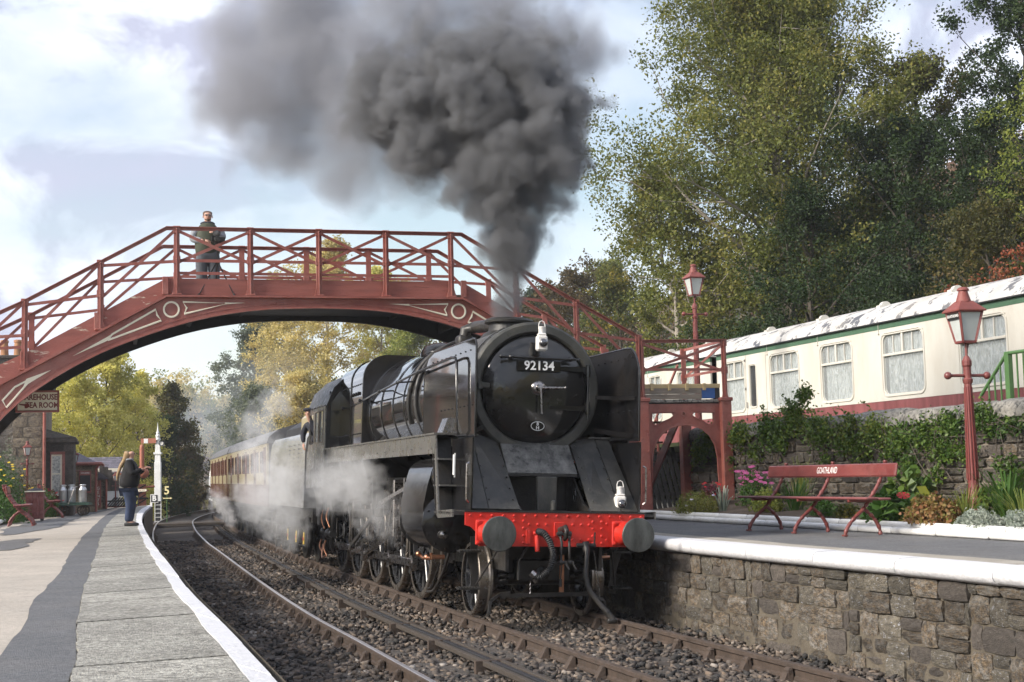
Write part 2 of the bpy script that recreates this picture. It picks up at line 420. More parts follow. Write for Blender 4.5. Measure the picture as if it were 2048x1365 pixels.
m_tarmac = mat('tarmac', (.125, .125, .128), .85, 0, .16, 2.5, .6, 110, dirt=(.2, .19, .175), dscale=.7, grain=(38, .3))
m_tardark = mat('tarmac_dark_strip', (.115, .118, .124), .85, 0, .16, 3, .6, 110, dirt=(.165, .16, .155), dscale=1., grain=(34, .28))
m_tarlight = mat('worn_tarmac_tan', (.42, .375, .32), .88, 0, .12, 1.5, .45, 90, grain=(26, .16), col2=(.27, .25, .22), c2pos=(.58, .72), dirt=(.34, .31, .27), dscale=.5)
m_slab = mat('concrete_slab', (.31, .30, .265), .88, 0, .2, 2.2, 1., 70, col2=(.2, .19, .165), c2pos=(.48, .7), rv=.12, grain=(24, .5))
m_earth = mat('earth', (.075, .055, .04), .95, 0, .4, 4, .8, 20)
m_ballast = mat('ballast_bed', (.055, .048, .042), .95, 0, .5, 12, 1., 30, col2=(.15, .12, .095), c2pos=(.5, .68))
m_sleeper = mat('sleeper_timber', (.06, .048, .038), .85, 0, .4, 5, .6, 30, stretch=(1, 8, 8))
m_slate = mat('slate', (.115, .105, .125), .6, 0, .25, 6, .3, 30, rv=.3)
m_green = mat('green_paint', (.075, .16, .055), .4, 0, .1, 4, .05)
m_dkgreen = mat('dark_green_timber', (.03, .07, .05), .6, 0, .2, 6, .2)
m_churn = mat('aluminium_churn', (.55, .56, .57), .38, .8, .15, 4, .15, 20, rvar=.1)
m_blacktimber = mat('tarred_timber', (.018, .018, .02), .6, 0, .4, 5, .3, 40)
m_coachcream = mat('coach_cream', (.60, .58, .52), .42, 0, .06, 1.2, .06, 8, dirt=(.46, .41, .33), dscale=.9, stretch=(1, 1, .35))
m_coachmaroon = mat('coach_maroon', (.19, .055, .055), .5, 0, .25, 2, .08, stretch=(1, 3, .3), dirt=(.28, .1, .1), dscale=2)
m_coachgreen = mat('coach_green', (.06, .13, .075), .5, 0, .1, 3, .05)
m_roofw = mat('coach_roof_white', (.52, .51, .49), .7, 0, .12, 1.6, .3, 12, col2=(.1, .105, .12), c2pos=(.55, .575), dirt=(.36, .33, .28), dscale=.9)
m_roofg = mat('train_roof_grey', (.11, .11, .115), .6, 0, .2, 2, .1)
m_curtain = mat('lace_curtain', (.34, .37, .37), .8, 0, .2, 7, .5, 60, col2=(.13, .155, .16), c2pos=(.46, .6), grain=(22, .35), stretch=(1, 2.2, .5))
m_darkglass = mat('window_glass_dark', (.03, .035, .04), .06, 0, .3, 2, 0, spec=.9)
m_pane = glass('pane_glass', (.75, .8, .8), .04, .18)
m_lampglass = glass('lamp_frosted_glass', (.62, .66, .64), .25, .75)
m_traincream = mat('train_cream', (.34, .285, .175), .3, 0, .1, 2, .05, dirt=(.3, .25, .15), dscale=2)
m_trainmaroon = mat('train_maroon', (.09, .024, .022), .25, 0, .2, 3, .05, dirt=(.2, .08, .06), dscale=3)
m_tender = mat('tender_black_sky_sheen', (.24, .24, .238), .22, .3, .2, 1.2, .04, dirt=(.2, .19, .17), dscale=1.4, spec=1.)  # grey base paints in the sky and steam mirrored by black gloss
m_skin = mat('skin', (.52, .3, .22), .55, 0, .08, 6, 0)
m_jeans = mat('blue_denim', (.025, .04, .085), .85, 0, .3, 8, .3, 60)
m_jacket = mat('black_fleece', (.006, .0055, .007), .85, 0, .3, 8, .3, 60)
m_vest = mat('olive_vest', (.045, .052, .032), .75, 0, .15, 8, .3, 30)
m_navy = mat('navy_cloth', (.015, .017, .028), .8, 0, .2, 8, .3, 30)
m_greysl = mat('grey_jersey', (.27, .29, .32), .85, 0, .1, 10, .3, 60)
m_greytr = mat('grey_trousers', (.085, .095, .11), .85, 0, .15, 8, .3, 60)
m_blond = mat('blond_hair', (.30, .2, .1), .5, 0, .25, 30, .5, 90, stretch=(1, 1, .2))
m_brownhair = mat('brown_hair', (.10, .055, .03), .6, 0, .25, 30, .5, 90)
m_dark = mat('dark_rubber', (.018, .018, .018), .55, 0, .2, 8, .2)
m_straw = mat('new_timber', (.5, .38, .2), .8, 0, .15, 6, .3, stretch=(.5, 4, 4))
m_greywood = mat('weathered_timber', (.24, .2, .16), .85, 0, .25, 6, .4, stretch=(.5, 4, 4))
m_blue = mat('blue_paint', (.03, .1, .3), .5, 0, .15, 6, .2)
m_terra = mat('terracotta', (.4, .2, .1), .8, 0, .2, 4, .3, dirt=(.2, .12, .08))
m_crane = mat('red_oxide_faded', (.38, .13, .08), .55, 0, .15, 4, .15, dirt=(.28, .14, .06), dscale=4)
m_grassy = mat('rough_grass_ground', (.06, .075, .03), .95, 0, .4, 2, .8, 10, col2=(.16, .13, .06), c2pos=(.5, .7))
m_hillside = mat('woodland_floor', (.04, .04, .022), .95, 0, .5, .8, .8, 4, col2=(.02, .022, .012))
m_heather = mat('bracken_hillside', (.15, .085, .055), .95, 0, .4, .12, 1., .7, col2=(.085, .09, .04), c2pos=(.45, .6))
# ------------------------------------------------------------------ the lie of the land
BZ = -.17                                             # top of the ballast below rail head
LOCO = smoothline([(6.9, -3), (5.05, 3), (3.5, 7.9), (1.96, 12.66), (.59, 17.16), (-.91, 22.2), (-2.36, 27.2), (-3.80, 32.2), (-5.05, 36.7), (-6.45, 41.9), (-8.45, 49.2), (-11.95, 63), (-14.9, 75), (-17.1, 87), (-18.3, 99), (-17.9, 113), (-15, 129), (-9, 145)], 1.)
LEFT = smoothline([(3.2, -3), (1.45, 3), (-.08, 8), (-1.6, 12.95), (-2.55, 16.05), (-3.52, 19.2), (-5.12, 24.9), (-8.2, 36.3), (-10.0, 43), (-13.0, 55), (-15.8, 67.6), (-17.6, 80), (-18.55, 91), (-18.5, 101), (-17.95, 113)], 1.)
def line_px(pts, z): return [G(x, y, z) for x, y in pts]
PZ = .9
edge_out = line_px([(556.7, 1362.7), (505.5, 1308.5), (450, 1251), (420.5, 1223.6), (382, 1184), (352.6, 1147), (329, 1117), (308.6, 1091), (289.6, 1059), (284, 1040), (289, 1025), (303, 1013)], PZ)
edge_in = line_px([(495, 1362.7), (457, 1314), (416, 1264.6), (391, 1231), (354.6, 1187), (338, 1164), (314.5, 1129), (291, 1088), (276, 1055.7), (272.7, 1035), (281, 1020.5), (298, 1011)], PZ)
tar_r = line_px([(141, 1365), (152, 1308), (156, 1264), (163, 1211), (176, 1154), (189, 1110), (215, 1048), (244, 1022), (262, 1014)], PZ)
tar_l = line_px([(0, 1321), (26, 1281), (53, 1237), (79, 1189), (114, 1145), (145, 1097), (176, 1061.5), (215, 1028.6), (243, 1016)], PZ)
def extend(l):
    d = (l[0] - l[2]).normalized(); return [l[0] + d * 9, l[0] + d * 4] + l
edge_out, edge_in, tar_r, tar_l = [smoothline(extend(l), .4) for l in (edge_out, edge_in, tar_r, tar_l)]

# terrain sheet
def hill_h(x, y):
    X0 = np.interp(y, [-80, 0, 25, 50, 75, 100, 150, 220, 500], [22, 17, 11.5, 4.5, -3, -8, -6, 0, 20])
    sl = np.interp(y, [0, 50, 100, 150, 260], [.7, .72, .9, 1.02, .8])
    d = np.maximum(0, x - X0)
    right = sl * d / (1 + d / 70)
    X1 = np.interp(y, [-80, 60, 100, 150, 220, 500], [-60, -42, -33, -30, -26, -20])
    l = np.maximum(0, X1 - x); left = .35 * l / (1 + l / 120)
    far = np.clip((y - 190) / 90, 0, 1) * 5
    return right + left + far * (1 - np.clip(d / 20, 0, 1))
def zat(x, y):
    n = math.sin(x * .9) * math.cos(y * .7) * .12 + math.sin(x * .31 + y * .23) * .3
    h = float(hill_h(x, y)); return h + (n * min(1, h * .5)) - .32
xs = np.concatenate([np.linspace(-320, -60, 14), np.linspace(-55, 45, 68), np.linspace(50, 300, 16)])
ys = np.concatenate([np.linspace(-70, 0, 8), np.linspace(4, 190, 80), np.linspace(200, 480, 16)])
XX, YY = np.meshgrid(xs, ys); ZZ = np.vectorize(zat)(XX, YY)
V = np.stack([XX.ravel(), YY.ravel(), ZZ.ravel()], 1); nx, ny = len(xs), len(ys)
i, j = np.meshgrid(np.arange(nx - 1), np.arange(ny - 1)); a = (j * nx + i).ravel()
gr = npmesh('ground', V, np.stack([a, a + 1, a + nx + 1, a + nx], 1), m_grassy, kind='structure')
gr.data.materials.append(m_hillside); gr.data.materials.append(m_heather)
for p in gr.data.polygons:
    c = p.center
    if c.z > .4: p.material_index = 2 if (c.y > 95) else 1
    p.use_smooth = True

# ballast bed under both tracks
bl = resample(offset(LEFT, -1.9), 120)
br_ = resample(offset(LOCO[:len(LOCO)], 2.1), 120)
bb = MB(); n = 120; cols = 9; vs = []
for k in range(n):
    for c in range(cols):
        p = bl[k].lerp(br_[k], c / (cols - 1)); vs.append((p.x, p.y, BZ + .002 + .012 * math.sin(p.x * 5.1 + p.y * 2.3) + (-.06 if c in (0, cols - 1) else 0)))
fs = [(k * cols + c, k * cols + c + 1, (k + 1) * cols + c + 1, (k + 1) * cols + c) for k in range(n - 1) for c in range(cols - 1)]
bb.add(vs, fs); bed = bb.build('ballast_bed', m_ballast, smooth=60); struct(bed)

# loose ballast stones (nobody could count them)
def rocks(name, pts, size, m, seed, label):
    rs = np.random.RandomState(seed); n = len(pts)
    cube = np.array([(-1, -1, -1), (1, -1, -1), (1, 1, -1), (-1, 1, -1), (-1, -1, 1), (1, -1, 1), (1, 1, 1), (-1, 1, 1)], float)
    F0 = np.array([(0, 3, 2, 1), (4, 5, 6, 7), (0, 1, 5, 4), (1, 2, 6, 5), (2, 3, 7, 6), (3, 0, 4, 7)])
    s = size * rs.uniform(.45, 1.25, (n, 1, 1)); P = cube[None] * s * rs.uniform(.5, 1., (n, 8, 3)) * np.array([1.1, .9, .7])
    a = rs.uniform(0, 6.28, n); ca, sa = np.cos(a), np.sin(a)
    x = P[:, :, 0] * ca[:, None] - P[:, :, 1] * sa[:, None]; y = P[:, :, 0] * sa[:, None] + P[:, :, 1] * ca[:, None]
    t = rs.uniform(-.6, .6, n); z = P[:, :, 2] * np.cos(t)[:, None] + x * np.sin(t)[:, None]
    W_ = np.stack([x, y, z], 2) + np.asarray(pts)[:, None, :]
    F = (F0[None] + (np.arange(n) * 8)[:, None, None]).reshape(-1, 4)
    o = npmesh(name, W_.reshape(-1, 3), F, m); tag(o, label, 'ballast', kind='stuff'); return o
def ballmat():
    m = bpy.data.materials.new('ballast_stone'); m.use_nodes = True; nt = m.node_tree; N = nt.nodes; L = nt.links; b = N['Principled BSDF']
    g = N.new('ShaderNodeNewGeometry'); rp = N.new('ShaderNodeValToRGB'); cr = rp.color_ramp
    for c in ((.2, (.035, .032, .03)), (.4, (.075, .06, .05)), (.6, (.12, .1, .085)), (.85, (.17, .125, .09))):
        cr.elements.new(c[0]).color = (*c[1], 1)
    cr.elements[0].color = (.02, .02, .02, 1); cr.elements[-1].color = (.32, .29, .26, 1)
    tc = N.new('ShaderNodeTexCoord'); n = N.new('ShaderNodeTexNoise'); n.inputs['Scale'].default_value = .9; n.inputs['Detail'].default_value = 5
    L.new(tc.outputs['Object'], n.inputs['Vector'])
    ma = N.new('ShaderNodeMath'); ma.operation = 'MULTIPLY_ADD'; ma.inputs[1].default_value = .75
    mb = N.new('ShaderNodeMath'); mb.operation = 'MULTIPLY_ADD'; mb.inputs[1].default_value = 1.5; mb.inputs[2].default_value = -.66
    L.new(n.outputs['Fac'], mb.inputs[0]); L.new(g.outputs['Random Per Island'], ma.inputs[0]); L.new(mb.outputs[0], ma.inputs[2])
    L.new(ma.outputs[0], rp.inputs[0]); L.new(rp.outputs[0], b.inputs['Base Color']); b.inputs['Roughness'].default_value = .85
    return m
m_ballstone = ballmat()
rs = np.random.RandomState(3); pts = []
LL = resample(offset(LEFT, -1.75), 200); RR = resample(offset(LOCO, 2.0), 200)
while len(pts) < 34000:
    q = rs.rand(); y = 7.5 + 40 * q ** 1.9
    t = rs.rand()
    k = 0
    # place across the formation at about this distance
    xl = np.interp(y, [p.y for p in LL], [p.x for p in LL]); xr = np.interp(y, [p.y for p in RR], [p.x for p in RR])
    x = xl + (xr - xl) * t
    pts.append((x, y, BZ + .008 + .012 * math.sin(x * 5.1 + y * 2.3) + rs.rand() * .02))
rocks('ballast', pts, .034, m_ballstone, 4, 'loose grey and brown ballast stones between and beside the rails')

# ------------------------------------------------------------------ the two tracks
railp = [(-.034, 0), (-.034, -.035), (-.012, -.05), (-.010, -.105), (-.03, -.12), (-.03, -.145), (.03, -.145), (.03, -.12), (.010, -.105), (.012, -.05), (.034, -.035), (.034, 0), (.026, .006), (-.026, .006)]
headp = [(-.027, .0065), (-.022, .0095), (.022, .0095), (.027, .0065)]
def chair_mesh():
    b = MB(); b.box(-.17, .17, -.09, .09, -.165, -.145, .005)
    for s in (-1, 1):
        b.add([(s * .035, -.06, -.145), (s * .13, -.05, -.145), (s * .13, .05, -.145), (s * .035, .06, -.145), (s * .035, -.045, -.03), (s * .06, -.04, -.03), (s * .06, .04, -.03), (s * .035, .045, -.03)],
              [(0, 1, 2, 3), (4, 5, 6, 7), (0, 1, 5, 4), (1, 2, 6, 5), (2, 3, 7, 6), (3, 0, 4, 7)])
    b.box(-.085, -.035, -.05, .05, -.11, -.04, .01)
    return b.mesh('rail_chair', m_rust)
CH = chair_mesh()
sb = MB().box(-1.25, 1.25, -.12, .12, -.28, -.155, .012); SLM = sb.mesh('sleeper', m_sleeper)
def track(name, label, line, toprusty):
    t = thing(name, label, 'railway track')
    for s in (-1, 1):
        b = MB(); l = offset(line, s * .7525)
        b.sweep(railp, l); r = b.build('rail', m_rust, t, 40)
        MB().sweep(headp, l, closed_prof=False).build('running_surface', toprusty, r)
    full = resample(line, 900); acc = 0; prev = full[0]; cnt = 0
    for i in range(1, len(full) - 1):
        acc += (full[i] - prev).length; prev = full[i]
        if acc > .72:
            acc = 0; p = full[i]
            if p.y < 6 or p.y > 75: continue
            d = (full[i + 1] - full[i - 1]).normalized(); a = math.atan2(d.y, d.x) - math.pi / 2
            if cnt < 90:
                meshobj('sleeper', SLM, t, Matrix.Translation((p.x, p.y, -.012)) @ Matrix.Rotation(a, 4, 'Z'))
                if p.y < 52:
                    for s in (-1, 1):
                        q = p + Vector((d.y, -d.x, 0)) * s * .7525
                        meshobj('rail_chair', CH, t, Matrix.Translation((q.x, q.y, .0)) @ Matrix.Rotation(a + (0 if s > 0 else math.pi), 4, 'Z'))
            cnt += 1
    return t
track('railway_track', 'empty curving track with polished rails beside the left platform', LEFT, m_railtop)
track('railway_track', 'track with rusty rails and chairs under the black locomotive', LOCO, m_rust)

# point rodding boards in the six-foot
rod = offset(LEFT, 1.72)
t = thing('rodding_run', 'run of slatted dark timber boards and rodding between the two tracks', 'rodding')
rr = resample(rod, 220); k = 0
for i in range(0, 219, 1):
    pass
L_ = 0; segs = []; st = rr[0]; acc = 0
full = resample(rod, 1500); prev = full[0]; st = full[0]
for p in full[1:]:
    acc += (p - prev).length; prev = p
    if acc >= 1.9:
        if st.y > 6 and p.y < 62: segs.append((st.copy(), p.copy()))
        st = p; acc = 0
for (p, q) in segs:
    d = (q - p).normalized(); s_ = Vector((d.y, -d.x, 0))
    for o in (-.09, 0, .09):
        MB().bar(p + d * .03 + s_ * o + Vector((0, 0, -.06)), q - d * .03 + s_ * o + Vector((0, 0, -.06)), .05, .055, ch=.006).build('board', m_sleeper if o else m_blacktimber, t)
    MB().bar(p - s_ * .19 + Vector((0, 0, -.1)), p + s_ * .19 + Vector((0, 0, -.1)), .14, .06, ch=.006).build('rodding_stool', m_rust, t)
# boarded crossing at the far end
t = thing('board_crossing', 'dark timber foot crossing across the rails beyond the platform ramp', 'crossing')
for k in range(7):
    p = Vector((-14.9 - .1 * k, 61.5 + .28 * k, -.05)); MB().bar(p - Vector((1.4, -.3, 0)), p + Vector((3.6, 1.0, 0)), .1, .22, ch=.01).build('board', m_sleeper, t)

# ------------------------------------------------------------------ left platform
eo = resample(edge_out, 130); ei = resample(edge_in, 130); tr_ = resample(tar_r, 130); tl = resample(tar_l, 130)
def jag(l, amp, seed):
    r = random.Random(seed); out = []; v = 0
    for i, p in enumerate(l):
        v = .6 * v + r.uniform(-amp, amp)
        out.append(p + Vector((v, v * .2, 0)))
    return out
farl = [Vector((-45, p.y + (p.y - 5) * .12, PZ)) for p in eo]
b = MB(); n = len(eo); b.add([(p.x, p.y, PZ - .02) for p in eo] + [(p.x, p.y, PZ - .02) for p in farl], [(i, i + 1, n + i + 1, n + i) for i in range(n - 1)])
pl = b.build('platform', m_tarlight); struct(pl)
b = MB(); b.add([(p.x + .05, p.y, PZ - .02) for p in eo] + [(p.x + .05, p.y, -.5) for p in eo], [(i, i + 1, n + i + 1, n + i) for i in range(n - 1)])
e = eo[-1]; b.add([(e.x + .05, e.y, PZ - .02), (e.x + .05, e.y, -.5), (-45, e.y + 6, -.5), (-45, e.y + 6, PZ - .02)], [(0, 1, 2, 3)])
b.build('platform_wall', m_mortard, kind='structure')
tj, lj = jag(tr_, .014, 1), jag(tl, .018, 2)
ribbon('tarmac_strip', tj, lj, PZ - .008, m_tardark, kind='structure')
# darker patches of tarmac near the benches
def patch(name, pts, z, m):
    b = MB(); b.add([(p.x, p.y, z) for p in pts], [tuple(range(len(pts)))]); o = b.build(name, m); struct(o)
def jagloop(pts, z, amp=.12, seed=1):
    r = random.Random(seed); P = [G(x, y, z) for x, y in pts]; out = []
    for i, p in enumerate(P):
        q = P[(i + 1) % len(P)]
        n = max(2, int((q - p).length / .5))
        for k in range(n): out.append(p.lerp(q, k / n) + Vector((r.uniform(-amp, amp), r.uniform(-amp, amp), 0)))
    return out
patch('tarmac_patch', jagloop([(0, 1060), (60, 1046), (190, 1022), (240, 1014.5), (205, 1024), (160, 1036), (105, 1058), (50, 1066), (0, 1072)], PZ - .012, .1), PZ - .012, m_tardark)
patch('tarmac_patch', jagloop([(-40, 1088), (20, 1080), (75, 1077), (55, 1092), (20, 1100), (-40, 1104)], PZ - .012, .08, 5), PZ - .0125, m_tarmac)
# concrete slabs along the edge
slabt = struct(bpy.data.objects.new('platform_paving', None)); C.objects.link(slabt)
bounds = []; acc = 0; k0 = 0; full_i = resample(ei, 700); full_o = resample(tj, 700)
lens = [0.]
for k in range(1, 700): lens.append(lens[-1] + (full_i[k] - full_i[k - 1]).length)
cut = [0]; nxt = rnd.uniform(.7, 1.0)
for k in range(700):
    if lens[k] > nxt:
        cut.append(k); nxt = lens[k] + rnd.uniform(.62, .95)
cut.append(699)
for a_, b_ in zip(cut[:-1], cut[1:]):
    if b_ - a_ < 2: continue
    dz = rnd.uniform(0, .007)
    A = [full_i[k].copy() for k in range(a_, b_ + 1)]; B = [full_o[k].copy() for k in range(a_, b_ + 1)]
    sk = rnd.uniform(-.03, .03)
    dA = (A[-1] - A[0]).normalized() * .011; dB = dA
    A[0] = A[0] + dA; A[-1] = A[-1] - dA; B[0] = B[0] + dB; B[-1] = B[-1] - dB
    B = [p + (q - p).normalized() * rnd.uniform(.0, .015) for p, q in zip(B, A)]
    nn = len(A); vs = [(p.x, p.y, PZ + dz) for p in A] + [(p.x, p.y, PZ + dz) for p in B] + [(p.x, p.y, PZ - .05) for p in A] + [(p.x, p.y, PZ - .05) for p in B]
    fs = [(i, i + 1, nn + i + 1, nn + i) for i in range(nn - 1)]
    fs += [(i, i + 1, 2 * nn + i + 1, 2 * nn + i) for i in range(nn - 1)] + [(nn + i, nn + i + 1, 3 * nn + i + 1, 3 * nn + i) for i in range(nn - 1)]
    fs += [(0, nn, 3 * nn, 2 * nn), (nn - 1, 2 * nn - 1, 4 * nn - 1, 3 * nn - 1)]
    bq = MB(); bq.add(vs, fs); bq.build('slab', m_slab, slabt)
# white edging
copt = struct(bpy.data.objects.new('platform_edge', None)); C.objects.link(copt)
fo = resample([p + Vector((0, 0, 0)) for p in eo], 700); fi = resample(jag(ei, .012, 9), 700)
lens = [0.]
for k in range(1, 700): lens.append(lens[-1] + (fo[k] - fo[k - 1]).length)
cut = [0]; nxt = 1.2
for k in range(700):
    if lens[k] > nxt: cut.append(k); nxt = lens[k] + rnd.uniform(1.0, 1.5)
cut.append(699)
for a_, b_ in zip(cut[:-1], cut[1:]):
    if b_ - a_ < 2: continue
    A = [fo[k] for k in range(a_, b_ + 1)]; B = [fi[k] for k in range(a_, b_ + 1)]; nn = len(A); dz = rnd.uniform(.004, .012)
    d = (A[-1] - A[0]).normalized() * .004; A[0] = A[0] + d; B[0] = B[0] + d
    jx = rnd.uniform(-.02, .02)
    vs = []; 
    for p, q in zip(A, B):
        w = (p - q).normalized(); w.z = 0; pp = p + w * jx
        vs += [(q.x, q.y, PZ - .06), (q.x, q.y, PZ + dz + .004), (pp.x - w.x * .03, pp.y - w.y * .03, PZ + dz), (pp.x, pp.y, PZ + dz - .02), (pp.x + w.x * .01, pp.y + w.y * .01, PZ - .05), (pp.x - w.x * .03, pp.y - w.y * .03, PZ - .12), (q.x, q.y, PZ - .12)]
    fs = [(i * 7 + k, i * 7 + (k + 1) % 7, (i + 1) * 7 + (k + 1) % 7, (i + 1) * 7 + k) for i in range(nn - 1) for k in range(7)]
    fs += [tuple(range(7)), tuple((nn - 1) * 7 + k for k in range(7))]
    bq = MB(); bq.add(vs, fs); bq.build('edging_stone', m_edgewhite, copt, 50)

# ------------------------------------------------------------------ rough stones for walls
def stone_mesh(seed, rough=.12):
    r = random.Random(seed); b = MB(); n = 4; vs = []
    for j in range(n):
        for i in range(n):
            u, w = i / (n - 1) - .5, j / (n - 1) - .5; e = (i in (0, n - 1)) + (j in (0, n - 1))
            k = 1 - (.05 + rough * .3) * (e == 2)
            vs.append((u * k + r.uniform(-rough, rough) * (.3 if e else .5), .5 - (.09 + .06 * (e == 2)) * (e > 0) + r.uniform(-rough, rough) * 1.3, w * k + r.uniform(-rough, rough) * (.32 if e else .5)))
    ring = [0, 1, 2, 3, 7, 11, 15, 14, 13, 12, 8, 4]; o = len(vs)
    for q in ring: vs.append((vs[q][0], -.5, vs[q][2]))
    fs = [(j * n + i, j * n + i + 1, (j + 1) * n + i + 1, (j + 1) * n + i) for j in range(n - 1) for i in range(n - 1)]
    fs += [(ring[k], o + k, o + (k + 1) % 12, ring[(k + 1) % 12]) for k in range(12)]
    b.add(vs, fs); return b
STONES = {}
def stone_pool(m, n=7, rough=.12, sm=None):
    key = (m.name, rough)
    if key not in STONES: STONES[key] = [stone_mesh(100 + i, rough).mesh('stone', m, sm) for i in range(n)]
    return STONES[key]
def rubble(parent, P, Q, z0, z1, mats, hh=(.12, .2), lw=(.18, .42), depth=.09, seed=0, rough=.12, name='stone', top=None, gap=.014, skip=None, limit=290):
    """courses of stones on the vertical face P->Q, facing the side where P->Q runs to the left... outward = right of travel"""
    r = random.Random(seed); P = Vector(P); Q = Vector(Q); d = (Q - P); Lw = d.length; d.normalize(); out = Vector((d.y, -d.x, 0))
    z = z0; cnt = 0
    while z < z1 - .04:
        h = min(r.uniform(*hh), z1 - z); 
        if z1 - z - h < hh[0] * .6: h = z1 - z
        x = -r.uniform(0, lw[0])
        while x < Lw:
            w = r.uniform(*lw) * (1.15 if h > .16 else .9)
            x0 = max(0, x); x1 = min(Lw, x + w); x += w
            if x1 - x0 < .07: continue
            hz = h; zz = z
            split = h > hh[0] * 1.35 and r.random() < .16
            for sp in ((0, .5), (.5, 1)) if split else ((0, 1),):
                za = zz + hz * sp[0]; zb = zz + hz * sp[1]
                c = P + d * ((x0 + x1) / 2); c.z = (za + zb) / 2
                if skip and skip((x0 + x1) / 2, c.z): continue
                if cnt >= limit: return cnt
                pr = r.uniform(-.012, .02)
                M = axes(c + out * (pr - depth / 2 + .02), d * max(.03, x1 - x0 - gap), out * -depth * (-1), Vector((0, 0, max(.03, zb - za - gap))))
                me = r.choice(stone_pool(r.choice(mats), rough=rough))
                meshobj(name, me, parent, M); cnt += 1
        z += h
    return cnt

# ------------------------------------------------------------------ right platform
EDGE_R = smoothline([(4.9, 9.3), (4.4, 10.8), (3.90, 12.4), (3.27, 14.2), (2.62, 16.1), (1.95, 18.2), (.3, 23.5), (-.75, 27.0), (-2.2, 32), (-3.45, 36.7), (-6.9, 49)], .5)
K = Vector((2.67, 25.13, 0)); KH = .30
kl = Vector((math.cos(KH), math.sin(KH), 0)); kb = Vector((-math.sin(KH), math.cos(KH), 0))
RZ = .93
inner = [K + kb * s for s in np.linspace(-17, 3.0, 40)] + [K + kb * 3.0 + kl * .1 + kb * s + kl * (-.0) for s in np.linspace(.5, 24, 20)]
er = resample(EDGE_R, 80)
b = MB(); A = er; B = [p + Vector((9.0, 2.6, 0)) for p in er]
n = len(A); b.add([(p.x, p.y, RZ - .01) for p in A] + [(p.x, p.y, RZ - .01) for p in B], [(i, i + 1, n + i + 1, n + i) for i in range(n - 1)])
b.build('platform', m_tarmac, kind='structure')
A = offset(er, .14); B = jag(offset(er, .62), .03, 4)
ribbon('platform_edge_strip', A, B, RZ - .004, mat('bare_concrete', (.33, .30, .25), .9, 0, .15, 2, .5, 90, dirt=(.5, .47, .42), dscale=2.5, stretch=(1, 1, 1)), kind='structure')
nose = [(-.05, -.155), (-.095, -.13), (-.115, -.09), (-.11, -.045), (-.085, -.012), (-.04, .0), (.17, .006), (.17, -.155)]
nt_ = struct(bpy.data.objects.new('platform_edge', None)); C.objects.link(nt_)
fr = resample(EDGE_R, 900); acc = 0; st = 0
for k in range(1, 900):
    acc += (fr[k] - fr[k - 1]).length
    if acc > 1.42 or k == 899:
        seg = [fr[st] + Vector((0, 0, RZ + .006 + rnd.uniform(-.003, .003)))] + [fr[i] + Vector((0, 0, RZ + .006)) for i in range(st + 12, k - 11, 12)] + [fr[k] + Vector((0, 0, RZ + .006 + rnd.uniform(-.003, .003)))]
        d = (seg[-1] - seg[0]).normalized(); seg[0] = seg[0] + d * .006; seg[-1] = seg[-1] - d * .004
        # slightly eased ends
        bq = MB(); bq.sweep(nose, seg); bq.build('edging_stone', m_edgewhite, nt_, 50); acc = 0; st = k
# wall below
W0 = [p + Vector((.02, 0, 0)) for p in resample(EDGE_R, 60)]
wl = thing('platform_wall', 'rubble stone wall of the right platform below the white edging', 'stone wall')
wl['kind'] = 'structure'
b = MB(); n = len(W0); b.add([(p.x + .02, p.y, RZ - .1) for p in W0] + [(p.x - .03, p.y, -.4) for p in W0], [(i, i + 1, n + i + 1, n + i) for i in range(n - 1)]); b.build('mortar', m_mortard, wl)
Wf = [p for p in resample(EDGE_R, 30)]
pp = [(4.75, 9.7), (4.36, 10.95), (3.87, 12.5), (3.25, 14.3), (2.6, 16.2), (1.93, 18.3), (1.2, 20.6)]
tot = 0
for i in range(len(pp) - 1):
    P = Vector((pp[i + 1][0], pp[i + 1][1], 0)); Q = Vector((pp[i][0], pp[i][1], 0))
    tot += rubble(wl, P + Vector((.0, 0, 0)), Q, -.22, RZ - .15, [m_stoneA, m_stoneB, m_stoneA, m_stoneC], (.15, .26), (.18, .42), .12, 40 + i, .06, gap=.012, limit=min(80, 298 - tot))

# flower bed, kerb and retaining wall
kt = thing('bed_kerb', 'double white painted kerb in front of the flower bed', 'kerb')
for j, (off, z) in enumerate(((0, RZ + .035), (.07, RZ + .1))):
    s = 1.75
    while s > -12:
        L1 = rnd.uniform(.75, 1.1); p = K + kb * s + kl * off; q = K + kb * (s - L1 + .015) + kl * off
        p.z = q.z = z; MB().tube([p, p.lerp(q, .03), p.lerp(q, .97), q], [.03, .045, .045, .03], 8).build('kerbstone', m_white, kt, 60); s -= L1
WL = K + kl * 2.0
b = MB(); A = [K + kl * .05 + kb * s for s in np.linspace(1.75, -13, 40)]; B = [WL + kb * s for s in np.linspace(1.75, -13, 40)]
n = 40; b.add([(p.x, p.y, RZ + .1 + .03 * math.sin(i * 1.7)) for i, p in enumerate(A)] + [(p.x, p.y, RZ + .26 + .04 * math.sin(i)) for i, p in enumerate(B)], [(i, i + 1, n + i + 1, n + i) for i in range(n - 1)])
b.build('flower_bed_soil', m_earth, smooth=60, kind='structure')
wt = thing('retaining_wall', 'ivy clad stone retaining wall with rounded coping behind the bench', 'stone wall')
ZT = 2.40
P0 = WL + kb * 3.55; P1 = WL + kb * -9.2
b = MB(); c0 = P0 + kl * .03; c1 = P1 + kl * .03
b.add([(c0.x, c0.y, RZ), (c1.x, c1.y, RZ), (c1.x, c1.y, ZT), (c0.x, c0.y, ZT)], [(0, 1, 2, 3)])
e0 = P0 + kl * .6; b.add([(c0.x, c0.y, RZ), (e0.x, e0.y, RZ), (e0.x, e0.y, ZT), (c0.x, c0.y, ZT)], [(0, 1, 2, 3)])
